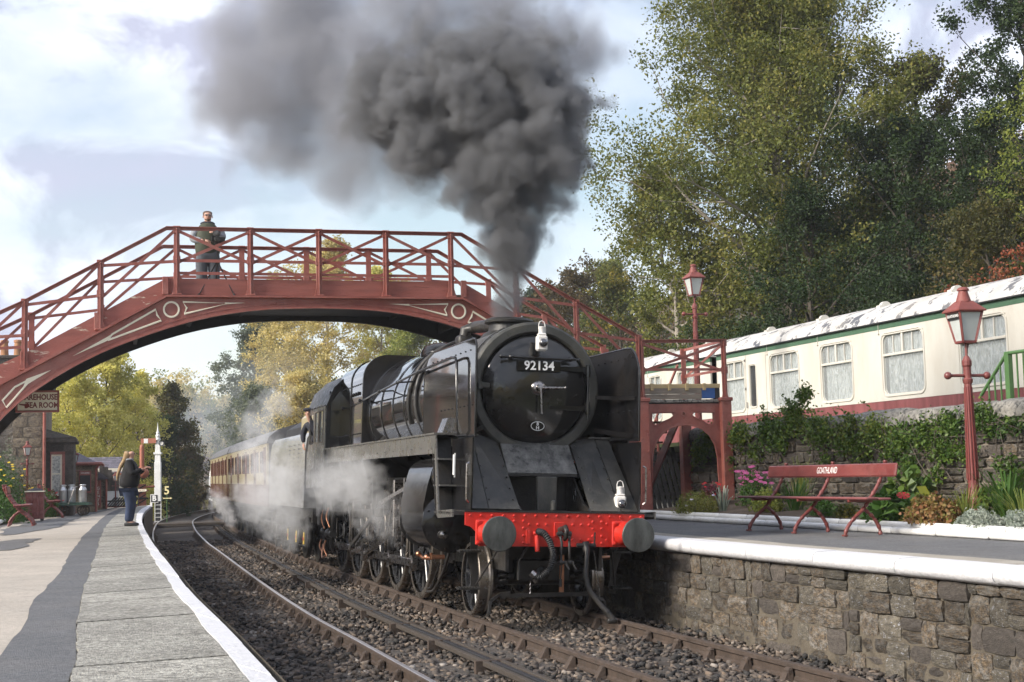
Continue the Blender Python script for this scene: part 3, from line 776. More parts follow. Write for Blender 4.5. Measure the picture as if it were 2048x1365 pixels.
b.build('mortar', m_mortar, wt)
def hide(x, z): return False
rubble(wt, P0, P1, RZ + .12, ZT, [m_stoneC, m_stoneA, m_stoneC, m_stoneB], (.13, .22), (.24, .5), .1, 71, .07, gap=.03, limit=286)
rubble(wt, P0 + kl * .6 , P0, RZ, ZT, [m_stoneC, m_stoneB], (.14, .2), (.2, .35), .1, 72, .07, gap=.02, limit=14)
cp = [(-.3, -.02), (-.3, .09), (-.24, .17), (-.12, .225), (.05, .235), (.2, .19), (.3, .1), (.3, -.02)]
s = 3.6
while s > -9.2:
    L1 = rnd.uniform(.5, 1.15)
    p = WL + kb * s + kl * .24; q = WL + kb * (s - L1 + .02) + kl * .24; p.z = q.z = ZT + rnd.uniform(-.008, .012)
    pr = [(a + rnd.uniform(-.02, .02), b_ + rnd.uniform(-.02, .02)) for a, b_ in cp]
    m_ = p.lerp(q, .5); m1 = p.lerp(q, .12); m2 = p.lerp(q, .88)
    bq = MB(); bq.sweep([(a * .9, b_ * .9) for a, b_ in pr], [p, m1]); bq.v = []; bq.f = []
    o = 0; n = len(pr)
    for (pt, sc_) in ((p, .88), (m1, 1), (m_, 1.02), (m2, 1), (q, .88)):
        for a, b_ in pr: bq.v.append(tuple(pt + kl * a * sc_ + Vector((0, 0, b_ * sc_ if b_ > 0 else b_))))
    for i in range(4):
        for k in range(n): bq.f.append((i * n + k, i * n + (k + 1) % n, (i + 1) * n + (k + 1) % n, (i + 1) * n + k))
    bq.f += [tuple(range(n)), tuple(4 * n + k for k in range(n))]
    bq.build('coping_stone', m_coping, wt, 50); s -= L1
# raised ground behind the wall
b = MB(); A = [WL + kl * .5 + kb * s for s in (3.5, -20)]; B = [WL + kl * 9 + kb * s for s in (60, -20)]
q0 = WL + kl * .7 + kb * 60
b.add([(A[0].x, A[0].y, ZT - .02), (A[1].x, A[1].y, ZT - .02), (B[1].x, B[1].y, ZT - .02), (B[0].x, B[0].y, ZT - .02), (q0.x, q0.y, ZT - .3)], [(0, 1, 2, 3, 4)])
b.build('siding_ground', m_grassy, kind='structure')
# ------------------------------------------------------------------ footbridge
BM = Matrix.Translation((2.4, 26.7, 0)) @ Matrix.Rotation(.27, 4, 'Z')
br = thing('footbridge', 'maroon cast iron arched footbridge with lattice railings crossing the tracks', 'footbridge', M=BM)
BW = 2.0
TOP = [(-14.2, 3.11), (-11.95, 3.11), (-8.6, 4.98), (-3.40, 4.98), (-.1, 3.11)]
def topz(x):
    for (a, b), (c, d) in zip(TOP[:-1], TOP[1:]):
        if a <= x <= c: return b + (d - b) * (x - a) / (c - a)
    return 3.11
half = [(-6.0, 4.765), (-5.14, 4.74), (-4.46, 4.66), (-3.77, 4.51), (-3.06, 4.28), (-2.3, 3.97), (-1.6, 3.58), (-1.0, 3.14), (-.6, 2.72), (-.38, 2.38), (-.27, 2.04), (-.2, 1.7)]
half = [(p.x, p.y) for p in smoothline([(a, b, 0) for a, b in half], .25)]
arch = [(-12 - x, z) for x, z in half[::-1]][:-1] + half     # left to right
outline = [(-12.1, 3.11), (-8.6, 4.98), (-3.40, 4.98), (-.1, 3.11), (-.1, 1.7)] + [(x, z) for x, z in arch[::-1]] + [(-11.9, 1.7)]
XZ = lambda a, b, w: (a, w, b)
def girder(y0, y1, m, name='girder', lab=None):
    o = MB().prism(outline, XZ, y0, y1).build(name, m, br)
    if lab: o['label'] = lab
    return o
g = girder(0, .03, m_red)
fl = MB()
for (a, b), (c, d) in zip(TOP[:-1], TOP[1:]):
    fl.bar((a, 0, b - .02), (c, 0, d - .02), .035, .16)
fl.build('top_flange', m_red, g)
ar = MB(); pl_ = [(x, -.0, z) for x, z in arch]
ar.sweep([(-.05, 0), (.05, 0), (.05, .03), (-.05, .03)], pl_, up=(0, 0, 1)); ar.build('arch_rib', m_red, g)
ar = MB(); ar.sweep([(-.008, .085), (.004, .085), (.004, .105), (-.008, .105)], [(x, -.005, z) for x, z in arch]); ar.build('rib_bead', m_red, g)
g2 = girder(BW - .03, BW, m_red)
girder(.034, .06, m_blacktimber, 'soffit_plate', 'black inner face')  # plain black sheet backing the inner face of each girder
girder(BW - .064, BW - .034, m_blacktimber, 'soffit_plate', 'black inner face')
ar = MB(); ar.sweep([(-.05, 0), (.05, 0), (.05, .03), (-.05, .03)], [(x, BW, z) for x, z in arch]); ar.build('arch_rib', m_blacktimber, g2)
# cross members under the deck
cb = MB()
for k in range(12):
    x = -11 + k * .95
    i = min(range(len(arch)), key=lambda i: abs(arch[i][0] - x)); z = arch[i][1] + .12
    cb.box(x - .03, x + .03, .06, BW - .064, z, min(z + .25, topz(x) - .06))
cb.build('cross_brace', m_blacktimber, br)
# deck boards
for k in range(26):
    x = -8.55 + k * .2; MB().box(x, x + .185, .1, BW - .1, 5.0, 5.045).build('deck_board', m_greywood, br)
for s in (0, 1):
    for k in range(11):
        x = -8.6 - .31 * (k + 1) if s == 0 else -3.4 + .31 * k
        z = topz(x + .15) + .06
        MB().box(x, x + .30, .1, BW - .1, z - .04, z).build('stair_tread', m_greywood, br)
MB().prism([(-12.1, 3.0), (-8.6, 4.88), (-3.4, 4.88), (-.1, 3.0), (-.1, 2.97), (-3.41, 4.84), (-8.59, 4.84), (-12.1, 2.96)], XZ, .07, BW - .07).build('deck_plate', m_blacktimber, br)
# timber fascia
def fascia(y0, y1, mats):
    segs = [(-12.1, -10.9), (-10.88, -9.72), (-9.70, -8.62), (-8.57, -7.2), (-7.18, -6.0), (-5.98, -4.8), (-4.78, -3.62), (-3.36, -2.4), (-2.38, -1.26), (-1.24, -.1)]
    for i, (a, c) in enumerate(segs):
        za, zc = topz(a), topz(c)
        MB().prism([(a, za + .015), (c, zc + .015), (c, zc + .295), (a, za + .295)], XZ, y0, y1).build('fascia_board', m_peel if i < 3 else m_redwood, br)
fascia(.045, .085, 0); fascia(BW - .085, BW - .045, 0)
for x in (-8.62, -3.37, -9.74, -10.92):
    z = topz(x); MB().box(x - .05, x + .05, -.012, .05, z + .02, z + .33, .006).build('board_strap', m_red, br)
# railing
def post(x, y, sgn, z=None):
    z = topz(x) if z is None else z; h = 1.17
    b = MB(); b.box(x - .05, x + .05, y - .012, y + .012, z, z + h, .003)
    b.box(x - .012, x + .012, y - .045 if sgn < 0 else y, y if sgn < 0 else y + .045, z, z + h, .003)
    b.box(x - .085, x + .085, y - .05, y + .05, z, z + .03, .008)
    b.prism([(x - .085, z + .03), (x + .085, z + .03), (x + .045, z + .16), (x - .045, z + .16)], XZ, y - .02, y + .02)
    for zz in (h - .1, h - .62):
        b.box(x - .062, x + .062, y - .03 if sgn < 0 else y - .01, y + .01 if sgn < 0 else y + .03, z + zz, z + zz + .13, .006)
        b.sph((x, y + sgn * .034, z + zz + .065), .02, 8, 6)
    return b.build('post', m_red, br)
near = [-12.1, -10.9, -9.69, -8.43, -7.18, -5.985, -4.79, -3.6, -2.39, -1.25, -.05]
def railing(y, sgn, xs, low=True):
    zt = lambda x: topz(x) + 1.15
    for x in xs: post(x, y, sgn)
    for i in range(len(xs) - 1):
        a, c = xs[i], xs[i + 1]; ka = [a]
        for kx in (-8.6, -3.4):
            if a < kx < c: ka.append(kx)
        ka.append(c)
        for p, q in zip(ka[:-1], ka[1:]):
            b = MB(); b.bar((p, y, zt(p)), (q, y, zt(q)), .055, .02); b.bar((p, y, zt(p) + .03), (q, y, zt(q) + .03), .012, .1); b.build('top_rail', m_red, br)
        za, zc = topz(a), topz(c); yo = y + sgn * .016
        w = .052
        MB().bar((a + .05, yo, za + 1.1), (c - .05, yo, zc + .58), w, .012).build('brace', m_red, br)
        MB().bar((a + .05, yo + .014, za + .58), (c - .05, yo + .014, zc + 1.1), w, .012).build('brace', m_red, br)
        if abs(za - zc) < .1:
            MB().bar((a, yo - .014 * sgn, za + .6), (c, yo - .014 * sgn, zc + .6), w, .012).build('middle_rail', m_red, br)
        if low and abs(za - zc) < .12:
            MB().bar((a, y + .02, za + .385), (c, y + .02, zc + .385), .05, .012).build('middle_rail', m_red, br)
railing(0, -1, near)
railing(BW, 1, [-12.1, -10.9, -9.7, -8.35, -7.16, -5.95, -4.76, -3.58, -2.39, -1.25, -.05], True)
# white ornaments picked out on the girder
def strokepoly(pts, w, closed=True):
    b = MB(); P = [Vector((p[0], -.012, p[1])) for p in pts]
    n = len(P)
    b.tube(P, w, 6, closed=closed); b.v = [(x, -.004 + (y + .012) * .35 - .006, z) for x, y, z in b.v]; return b
def mir(pts): return [(-12 - x, z) for x, z in pts]
A_ = [(-3.67, 4.86), (-4.72, 4.85), (-4.41, 4.825), (-3.69, 4.655), (-3.73, 4.76)]
A_ = [(-3.67, 4.862), (-4.45, 4.845), (-3.69, 4.655), (-3.735, 4.76)]
E_ = [(-3.22, 4.73), (-2.5, 4.30), (-1.95, 3.93), (-2.55, 4.22), (-3.31, 4.54), (-3.24, 4.63)]
for f_ in (lambda p: p, mir):
    strokepoly(f_(A_), .019).build('ornament', m_cream, g)
    MB().prism(f_([(-4.73, 4.855), (-4.38, 4.858), (-4.38, 4.825)]), XZ, -.014, .0).build('ornament', m_cream, g)
    strokepoly(f_(E_[:2] + [(-2.43, 4.20)] + E_[4:]), .019).build('ornament', m_cream, g)
    MB().prism(f_([(-2.52, 4.315), (-2.42, 4.19), (-1.86, 3.93)]), XZ, -.014, .0).build('ornament', m_cream, g)
    strokepoly(f_([(-3.478 + .125 * math.cos(a * .2618), 4.73 + .128 * math.sin(a * .2618)) for a in range(24)]), .019).build('ornament', m_cream, g)
    strokepoly(f_([(-.95, 3.42), (-1.22, 3.57), (-.82, 3.08), (-.76, 3.2)]), .019).build('ornament', m_cream, g)
    MB().prism(f_([(-1.13, 3.555), (-1.08, 3.42), (-1.52, 3.7)]), XZ, -.014, .0).build('ornament', m_cream, g)
rv = MB()
for x, z in [(-3.98, 4.93), (-3.98, 4.75), (-3.98, 4.6), (-3.66, 4.92), (-3.66, 4.56), (-8.02, 4.93), (-10.2, 4.0), (-10.95, 3.32), (-10.6, 3.55), (-6.6, 4.85), (-6.75, 4.85), (-2.2, 4.2)]:
    rv.sph((x, -.004, z), .018, 8, 5, (1, .6, 1))
rv.build('rivets', m_red, g)
# landing and portal on the right platform
LZ = 3.11
portal = [(.125, .93), (.125, 3.02), (1.58, 3.02), (1.58, .93), (1.5, .93), (1.5, 1.6)]
inn = [(1.49, 1.75), (1.485, 2.02), (1.44, 2.24), (1.34, 2.42), (1.18, 2.55), (1.0, 2.61), (.84, 2.625), (.68, 2.61), (.52, 2.56), (.38, 2.46), (.27, 2.33), (.2, 2.16), (.165, 1.95), (.16, 1.6), (.16, .93)]
h1 = [(.21, 2.84), (.6, 2.85), (.63, 2.80), (.56, 2.75), (.42, 2.70), (.3, 2.63), (.23, 2.64), (.2, 2.72)]
h2 = [(1.64 - x, z) for x, z in h1][::-1]
hc = [(.82 + .035 * math.cos(a), 2.83 + .035 * math.sin(a)) for a in np.linspace(0, 2 * math.pi, 12, endpoint=False)]
MB().prism(portal + inn, XZ, .06, .1, [h1, h2, hc]).build('portal_frame', m_red, br)
strokepoly([(x, z) for x, z in inn[1:-1]], .018, False).build('portal_moulding', m_red, br, 60).location = (0, .06, 0)
for h_ in (h1, h2, hc):
    strokepoly([((x - np.mean([q[0] for q in h_])) * 1.1 + np.mean([q[0] for q in h_]), (z - np.mean([q[1] for q in h_])) * 1.22 + np.mean([q[1] for q in h_])) for x, z in h_], .011).build('portal_moulding', m_red, br, 60).location = (0, .06, 0)
for y in (0, BW):
    for x in (0, 1.66):
        b = MB(); b.box(x - .1, x + .1, y - .06, y + .14, .93, 3.13, .01); b.box(x - .13, x + .13, y - .09, y + .17, .93, .97, .01); b.box(x - .125, x + .125, y - .08, y + .16, 3.06, 3.13, .01)
        p_ = b.build('pillar', m_red, br)
        b = MB()
        for z in np.arange(1.1, 3.0, .32):
            for dx in (-.06, .06): b.sph((x + dx, y - .06, z + (.08 if dx > 0 else 0)), .016, 8, 5, (1, .7, 1))
        b.build('rivets', m_red, p_)
    b = MB(); b.prism([(-.1, .93), (-.1, 3.1), (-.5, 3.1), (-.34, 2.5), (-.26, 2.0), (-.24, 1.55), (-.17, 1.1), (-.16, .93)], XZ, y + .0, y + .05); b.build('pillar_flare', m_red, br)
for (x, z0) in ((0, 3.13), (1.66, 3.13)):
    for y, sg in ((0, -1), (BW, 1)): post(x, y, sg, 3.03)
for y, sg in ((0, -1),):
    for p, q, n_ in (((0, 4.18), (1.68, 4.2), 'top_rail'), ((0, 3.66), (1.66, 3.66), 'middle_rail')):
        b = MB(); b.bar((p[0], y, p[1]), (q[0], y, q[1]), .05, .02)
        if n_ == 'top_rail': b.bar((p[0], y, p[1] + .028), (q[0] + .05, y, q[1] + .028), .012, .1)
        b.build(n_, m_red, br)
    MB().bar((.05, y - .016, 4.13), (1.6, y - .016, 3.64), .052, .012).build('brace', m_red, br)
    MB().bar((.05, y - .002, 3.64), (1.6, y - .002, 4.13), .052, .012).build('brace', m_red, br)
for x in (1.68,):
    b = MB(); b.bar((x, 0, 4.2), (x, BW, 4.2), .05, .02); b.build('top_rail', m_red, br)
    MB().bar((x, 0, 3.66), (x, BW, 3.66), .05, .012).build('middle_rail', m_red, br)
    MB().bar((x, .05, 4.15), (x, BW - .05, 3.66), .05, .012).build('brace', m_red, br)
# stair flight leaving the landing, away from the camera
for k in range(9):
    MB().box(.15, 1.5, BW + .1 + .26 * k, BW + .36 + .26 * k, 2.98 - .2 * k - .04, 2.98 - .2 * k).build('stair_tread', m_greywood, br)
for x in (.1, 1.55):
    MB().bar((x, BW + .05, 2.9), (x, BW + 2.5, .98), .22, .04).build('stair_string', m_red, br)
    MB().bar((x, BW + .05, 3.9), (x, BW + 2.5, 1.98), .05, .03).build('top_rail', m_red, br)
    MB().bar((x, BW + 1.3, 2.0), (x, BW + 1.3, 2.95), .04, .04, up=(0, 1, 0)).build('post', m_red, br)
lb = MB(); lb.box(.02, 1.64, .1, BW - .1, 3.0, 3.04); lb.build('landing_plate', m_blacktimber, br)
for i, (z0, z1, m) in enumerate(((3.045, 3.1, m_coping), (3.105, 3.2, m_greywood), (3.205, 3.31, m_greywood), (3.312, 3.39, m_straw))):
    x1 = 1.58 if i else 1.6
    if i == 2:
        MB().box(.02, 1.2, .035, .075, z0, z1, .004).build('landing_board', m, br); MB().box(1.205, 1.47, .035, .075, z0 - .09, z1, .004).build('landing_board', m_blue, br, label='blue painted board')
        MB().box(1.475, 1.57, .035, .075, z0 - .09, z1, .004).build('landing_board', m_blacktimber, br)
    elif i == 1: MB().box(.02, 1.2, .035, .075, z0, z1, .004).build('landing_board', m, br)
    else: MB().box(.02, x1, .035, .075 if i != 0 else .2, z0, z1, .004).build('landing_board', m, br)
for x in (.17, .52, .87, 1.22):
    MB().box(x, x + .06, .005, .034, 3.27, 3.4, .004).build('board_cleat', m_straw, br)

# hanging sign under the bridge
sg_ = thing('hanging_sign', 'framed cream sign reading WAREHOUSE TEA ROOM hung under the bridge', 'sign', M=BM @ Matrix.Translation((-10.74, 1.0, 3.235)))
fr_ = MB()
for a in ((-.36, .36, .155, .19), (-.36, .36, -.19, -.155), (-.36, -.325, -.155, .155), (.325, .36, -.155, .155)):
    fr_.box(a[0], a[1], -.03, .03, a[2], a[3], .006)
fr_.build('frame', m_red, sg_)
MB().box(-.325, .325, -.012, .012, -.155, .155).build('board', m_cream, sg_)
MB().bar((.3, 0, .19), (.3, 0, .9), .012, .012).build('hanger', m_blacktimber, sg_); MB().bar((-.3, 0, .19), (-.3, 0, .6), .012, .012).build('hanger', m_blacktimber, sg_)
XZM = lambda x, y, z: axes((x, y, z), (1, 0, 0), (0, 0, 1), (0, -1, 0))
text('WAREHOUSE', .135, m_lettered, sg_, XZM(0, -.0135, .068), bold=.004, sx=.80, ext=.001)
text('TEA ROOM', .135, m_lettered, sg_, XZM(.075, -.0135, -.07), bold=.004, sx=.80, ext=.001)
MB().prism([(-.3, -.04), (-.21, -.045), (-.2, -.04), (-.14, -.04), (-.13, -.1), (-.16, -.105), (-.18, -.12), (-.21, -.115), (-.215, -.075), (-.3, -.06)], XZ, -.0155, -.0125).build('pointing_hand', m_lettered, sg_)

# black slatted fence seen through the portal
ft = thing('slat_fence', 'black slatted fence leaning behind the bridge portal', 'fence', M=BM @ Matrix.Translation((.3, 5.2, .9)))
for k in range(22):
    x = k * .125; MB().bar((x, 0, 0), (x - .32, 0, 1.45), .085, .02, up=(1, 0, 0)).build('slat', m_blacktimber, ft)
MB().bar((-.2, .03, .35), (2.8, .03, .35), .07, .04).build('rail', m_blacktimber, ft); MB().bar((-.2, .03, 1.1), (2.8, .03, 1.1), .07, .04).build('rail', m_blacktimber, ft)

# ------------------------------------------------------------------ the locomotive
LH, CANT = .289, .0435
lb_ = Vector((-math.sin(LH), math.cos(LH), 0)); ll = Vector((math.cos(LH), math.sin(LH), 0)); uu = Vector((0, 0, 1))
lx = ll * math.cos(CANT) - uu * math.sin(CANT); lu = uu * math.cos(CANT) + ll * math.sin(CANT)
LM = axes((.5908, 17.1608, .0), lx, lb_, lu)
lo = thing('steam_locomotive', 'black steam locomotive numbered 92134 with red buffer beam', 'locomotive', M=LM)
P_ = lambda b, name, m, par=lo, sm=None, **kw: b.build(name, m, par, sm, **kw)
BCZ = 2.885
# smokebox, boiler, firebox
b = MB(); b.lathe((0, 1.5, BCZ), (0, 1, 0), [(.72, .02), (.735, -.01), (.75, -.022), (.84, -.022), (.868, 0), (.875, .03), (.875, .06), (.865, .07), (.865, 2.35)], 72, cap=False)
sbx = P_(b, 'smokebox', m_smokebox, sm=35)
b = MB(); b.lathe((0, 1.5, BCZ), (0, 1, 0), [(0, -.135), (.2, -.128), (.4, -.108), (.55, -.075), (.66, -.03), (.7, .0), (.712, .03)], 72, cap=False)
door = P_(b, 'smokebox_door', m_door, sm=60)
b = MB(); b.lathe((0, 1.5, BCZ), (0, 1, 0), [(.875, .2), (.89, .2), (.89, .26), (.875, .26)], 64, cap=False); P_(b, 'smokebox_band', m_smokebox, sbx, 30)
b = MB()
for k in range(44):
    a = 2 * math.pi * k / 44; b.sph((.878 * math.cos(a), 1.66, BCZ + .878 * math.sin(a)), .012, 6, 4)
    if -.3 < a < 3.5: b.sph((.868 * math.cos(a), 2.9, BCZ + .868 * math.sin(a)), .012, 6, 4); b.sph((.868 * math.cos(a), 3.75, BCZ + .868 * math.sin(a)), .012, 6, 4)
P_(b, 'rivets', m_smokebox, sbx)
def taper(y0, r0, y1, r1, z0, z1, name, m, n=64):
    b = MB(); b.lathe((0, y0, z0), Vector((0, y1 - y0, z1 - z0)), [(r0, 0), (r1, math.hypot(y1 - y0, z1 - z0))], n, cap=True); return P_(b, name, m, sm=40)
boil = taper(3.85, .895, 6.1, .93, 2.885, 2.87, 'boiler', m_boiler)
taper(6.1, .93, 8.0, 1.0, 2.87, 2.84, 'boiler', m_boiler)
b = MB()
for y, r, z in ((3.9, .9, 2.885), (4.6, .91, 2.88), (5.35, .922, 2.876), (6.1, .935, 2.87), (6.9, .965, 2.857), (7.7, .995, 2.845)):
    b.lathe((0, y, z), (0, 1, 0), [(r, -.03), (r + .01, -.025), (r + .01, .025), (r, .03)], 64, cap=False)
P_(b, 'boiler_band', m_boiler, boil, 30)
# belpaire firebox
def fbprof(w, zt, zb, r):
    out = [(-w + .12, zb), (-w, zb + .5)]
    for k in range(9):
        a = math.pi - k * math.pi / 16; out.append((-w + r + r * math.cos(a), zt - r + r * math.sin(a)))
    for k in range(9):
        a = math.pi / 2 - k * math.pi / 16; out.append((w - r + r * math.cos(a), zt - r + r * math.sin(a)))
    return out + [(w, zb + .5), (w - .12, zb)]
b = MB(); b.sweep(fbprof(1.06, 3.84, 1.7, .42), [(0, 7.95, 0), (0, 8.0, 0), (0, 10.5, 0)]); fb = P_(b, 'firebox', m_boiler, sm=30)
b = MB(); b.sweep(fbprof(1.075, 3.855, 1.7, .43), [(0, 7.93, 0), (0, 8.0, 0)]); b.sweep(fbprof(1.075, 3.855, 1.7, .43), [(0, 9.1, 0), (0, 9.15, 0)]); P_(b, 'firebox_band', m_black, fb, 30)
# chimney, dome, top feed
b = MB(); b.lathe((0, 2.75, 3.62), (0, 0, 1), [(.42, 0), (.36, .1), (.3, .13), (.285, .17), (.28, .23), (.30, .24), (.345, .25), (.35, .275), (.33, .30), (.29, .315), (.24, .32), (.23, .1)], 40, cap=False); P_(b, 'chimney', m_chimney, sm=35)
b = MB(); b.lathe((0, 6.5, 3.6), (0, 0, 1), [(.42, 0), (.40, .18), (.34, .28), (.2, .34), (0, .35)], 32, cap=False); P_(b, 'dome', m_black, sm=60)
b = MB(); b.tube([(-.25, 4.3, 3.68), (-.22, 4.3, 3.93), (-.1, 4.2, 3.97), (-.05, 3.6, 3.93), (-.05, 3.0, 3.85)], .09, 10); b.box(-.35, -.12, 4.2, 4.45, 3.66, 3.85, .03); P_(b, 'ejector_pipe', m_grime, sm=50)
b = MB()
for s in (-1, 1):
    for yy in (4.55, 4.75):
        pts_ = [(s * (.905 + .02) * math.sin(a), yy + (.12 * a if yy > 4.6 else -.05 * a), BCZ + .93 * math.cos(a)) for a in np.linspace(.15, 1.95, 14)]
        b.tube(pts_, .035, 8)
P_(b, 'feed_pipe', m_grime, sm=50)
b = MB()
for k in range(14): b.sph((-1.063, 8.1 + .17 * k, 3.35), .014, 6, 4); b.sph((-1.063, 8.1 + .17 * k, 2.5), .014, 6, 4)
for k in range(4): b.lathe((-1.06, 8.35 + .22 * k, 3.2), (-1, 0, 0), [(.03, 0), (.03, .03), (0, .035)], 8)
P_(b, 'washout_plugs', m_black, fb)
# smokebox front fittings
b = MB(); b.tube([(-.5, 1.33, 3.275), (.55, 1.33, 3.275)], .018, 8)
for x in (-.38, .42): b.sph((x, 1.33, 3.275), .036, 10, 8); b.tube([(x, 1.33, 3.275), (x, 1.45, 3.275)], .016, 8)
b.sph((-.51, 1.33, 3.275), .03, 10, 8); P_(b, 'door_handrail', m_black, door, 50)
b = MB(); b.box(-.29, .30, 1.345, 1.37, 3.10, 3.245, .008); b.box(-.26, -.24, 1.37, 1.46, 3.12, 3.2); b.box(.24, .26, 1.37, 1.46, 3.12, 3.2); npl = P_(b, 'number_plate', m_black, door)
text('92134', .165, m_letter, npl, axes((.005, 1.3435, 3.172), (1, 0, 0), (0, 0, 1), (0, -1, 0)), bold=.003, ext=.003, sx=1.0)
b = MB()
for z in (3.155, 2.645): b.prism([(.16, z - .02), (.16, z + .02), (.62, z + .035), (.7, z + .035), (.7, z - .035), (.62, z - .035)], lambda a, c, w: (a, w - .0 + .09 * max(0, (a - .2)) ** 1.5, c), 1.365, 1.395)
for z in (3.14, 2.65): b.box(.66, .73, 1.40, 1.5, z - .05, z + .05, .01); b.tube([(.695, 1.41, z - .08), (.695, 1.41, z + .08)], .03, 8)
b.tube([(.695, 1.41, 2.5), (.695, 1.41, 3.2)], .012, 6); P_(b, 'door_hinge', m_black, door, 40)
b = MB(); b.lathe((0.005, 1.365, 2.89), (0, -1, 0), [(.095, 0), (.08, .02), (.045, .035), (.04, .06), (.03, .08), (0, .085)], 24)
b.tube([(0.01, 1.29, 2.89), (.34, 1.27, 2.9)], [.016, .011], 8); b.tube([(0.01, 1.27, 2.88), (.02, 1.26, 2.56)], [.016, .011], 8); b.sph((.34, 1.27, 2.9), .016, 8, 6); b.sph((.02, 1.26, 2.56), .016, 8, 6)
P_(b, 'dart_handle', m_steel, door, 50)
b = MB(); b.box(-.78, -.63, 1.42, 1.47, 2.87, 2.94, .01); b.box(-.785, -.73, 1.40, 1.47, 2.855, 2.95, .008); P_(b, 'door_catch', m_smokebox, sbx)
b = MB(); b.lathe((.005, 1.40, 2.40), (0, -1, 0), [(.098, 0), (.098, .012), (.09, .02), (0, .02)], 32); b.v = [(x, y, 2.40 + (z - 2.40) * .68) for x, y, z in b.v]; shp = P_(b, 'shed_plate', m_black, door, 40)
b = MB(); b.tube([(.005 + .088 * math.cos(a), 1.379, 2.40 + .056 * math.sin(a)) for a in np.linspace(0, 2 * math.pi, 32, endpoint=False)], .0045, 6, closed=True); P_(b, 'plate_rim', m_letter, shp)
text('8', .062, m_letter, shp, axes((.005, 1.3785, 2.426), (1, 0, 0), (0, 0, 1), (0, -1, 0)), bold=.001, ext=.002); text('H', .062, m_letter, shp, axes((.005, 1.3785, 2.375), (1, 0, 0), (0, 0, 1), (0, -1, 0)), bold=.001, ext=.002)
b = MB(); b.tube([(-.02, 1.45, 3.42), (-.02, 1.3, 3.38)], .03, 8); P_(b, 'lamp_iron', m_black, door)
for x in (-.055, .055): P_(MB().sph((x, 1.47, 2.085), .018, 8, 6), 'stud', m_smokebox, sbx)
# front plates, saddle and frames
def quad(pts, t, name, m, par=lo):
    a, b_, c, d = [Vector(p) for p in pts]; n_ = (b_ - a).cross(d - a).normalized() * t
    B = MB(); B.add([a, b_, c, d, a + n_, b_ + n_, c + n_, d + n_], [(0, 1, 2, 3), (7, 6, 5, 4), (0, 4, 5, 1), (1, 5, 6, 2), (2, 6, 7, 3), (3, 7, 4, 0)]); return P_(B, name, m, par)
for s in (-1, 1):
    quad([(s * 1.08, .56, 1.335), (s * .86, .56, 1.335), (s * .84, 1.55, 2.28), (s * 1.02, 1.55, 2.28)], .02, 'front_plate', m_platedark)
    quad([(s * .85, .57, 1.335), (s * .46, .57, 1.335), (s * .50, 1.55, 2.2), (s * .83, 1.55, 2.28)], .02, 'front_plate', m_platedark)
    b = MB(); b.prism([(.58, 1.33), (1.62, 1.33), (1.62, 2.28), (1.42, 2.1), (1.2, 1.72), (.8, 1.42), (.6, 1.36)], lambda a, c, w: (w, a, c), s * .445 - .014, s * .445 + .014)
    gs = P_(b, 'gusset_plate', m_grime)
    b = MB(); b.tube([(s * .445 - .02 * 1, 1.1 + .05 * math.cos(a), 1.52 + .07 * math.sin(a)) for a in np.linspace(0, 6.28, 16, endpoint=False)], .008, 6, closed=True); P_(b, 'gusset_hole', m_black, gs)
    b = MB()
    for k in range(6):
        t_ = .12 + k * .15
        for e in (.5, .8):
            b.sph((s * (e + .02), .555 + t_ * .98 - .01, 1.35 + t_ * .92), .014, 6, 4)
    P_(b, 'rivets', m_platedark)
quad([(-.46, 1.12, 1.78), (.46, 1.12, 1.78), (.46, 1.58, 2.24), (-.46, 1.58, 2.24)], .02, 'saddle_plate', mat('scraped_plate', (.12, .118, .11), .5, .2, .35, 5, .15, 30, col2=(.03, .03, .03), c2pos=(.5, .62), dirt=(.3, .29, .27), dscale=5, stretch=(1, 1, .4)))
P_(MB().box(-.46, .46, 1.1, 1.7, 1.75, 1.785, .006), 'saddle_shelf', m_grime)
P_(MB().box(-.46, .46, 1.45, 1.48, 1.3, 1.75), 'saddle_back', m_grime)
P_(MB().box(-.13, .13, .92, .99, 1.32, 1.75, .01), 'centre_plate', m_platedark)
P_(MB().box(-.01, .05, .7, .76, 1.32, 1.46, .02), 'lamp_bracket', m_platedark)
P_(MB().box(-.45, .45, 1.5, 3.4, 1.25, 2.15), 'saddle_casting', m_grime)
# buffer beam
beam = [(-1.16, 1.305), (1.135, 1.305), (1.135, 1.12), (1.06, 1.06), (.99, .98), (.95, .9), (-.98, .9), (-.985, .98), (-1.02, 1.07), (-1.09, 1.13), (-1.16, 1.15)]
bm_ = P_(MB().prism(beam, XZ, .5, .53), 'buffer_beam', m_beam)
P_(MB().box(-1.17, 1.145, .49, 1.3, 1.307, 1.325), 'footplate', m_grime)
b = MB()
def rv_(x, z): b.sph((x, .5, z), .019, 10, 6, (1, .8, 1))
for k in range(17): rv_(-1.10 + k * .137, 1.268)
for x in (-.43, .46, .575):
    for z in (1.205, 1.12, 1.03, .945):
        rv_(x, z)
for x in (-.36, -.25, -.14, .2, .31, .41): rv_(x, 1.165)
for x in (-.36, .2, .3, .41, .64): rv_(x, .985)
rv_(.64, 1.18); rv_(-.55, 1.205)
P_(b, 'rivets', m_beam, bm_)
P_(MB().box(-.045, .095, .482, .5, 1.02, 1.195, .006), 'drawhook_plate', m_beam, bm_)
P_(MB().box(-.4, -.345, .485, .5, .93, 1.1, .004), 'bracket', m_beam, bm_)
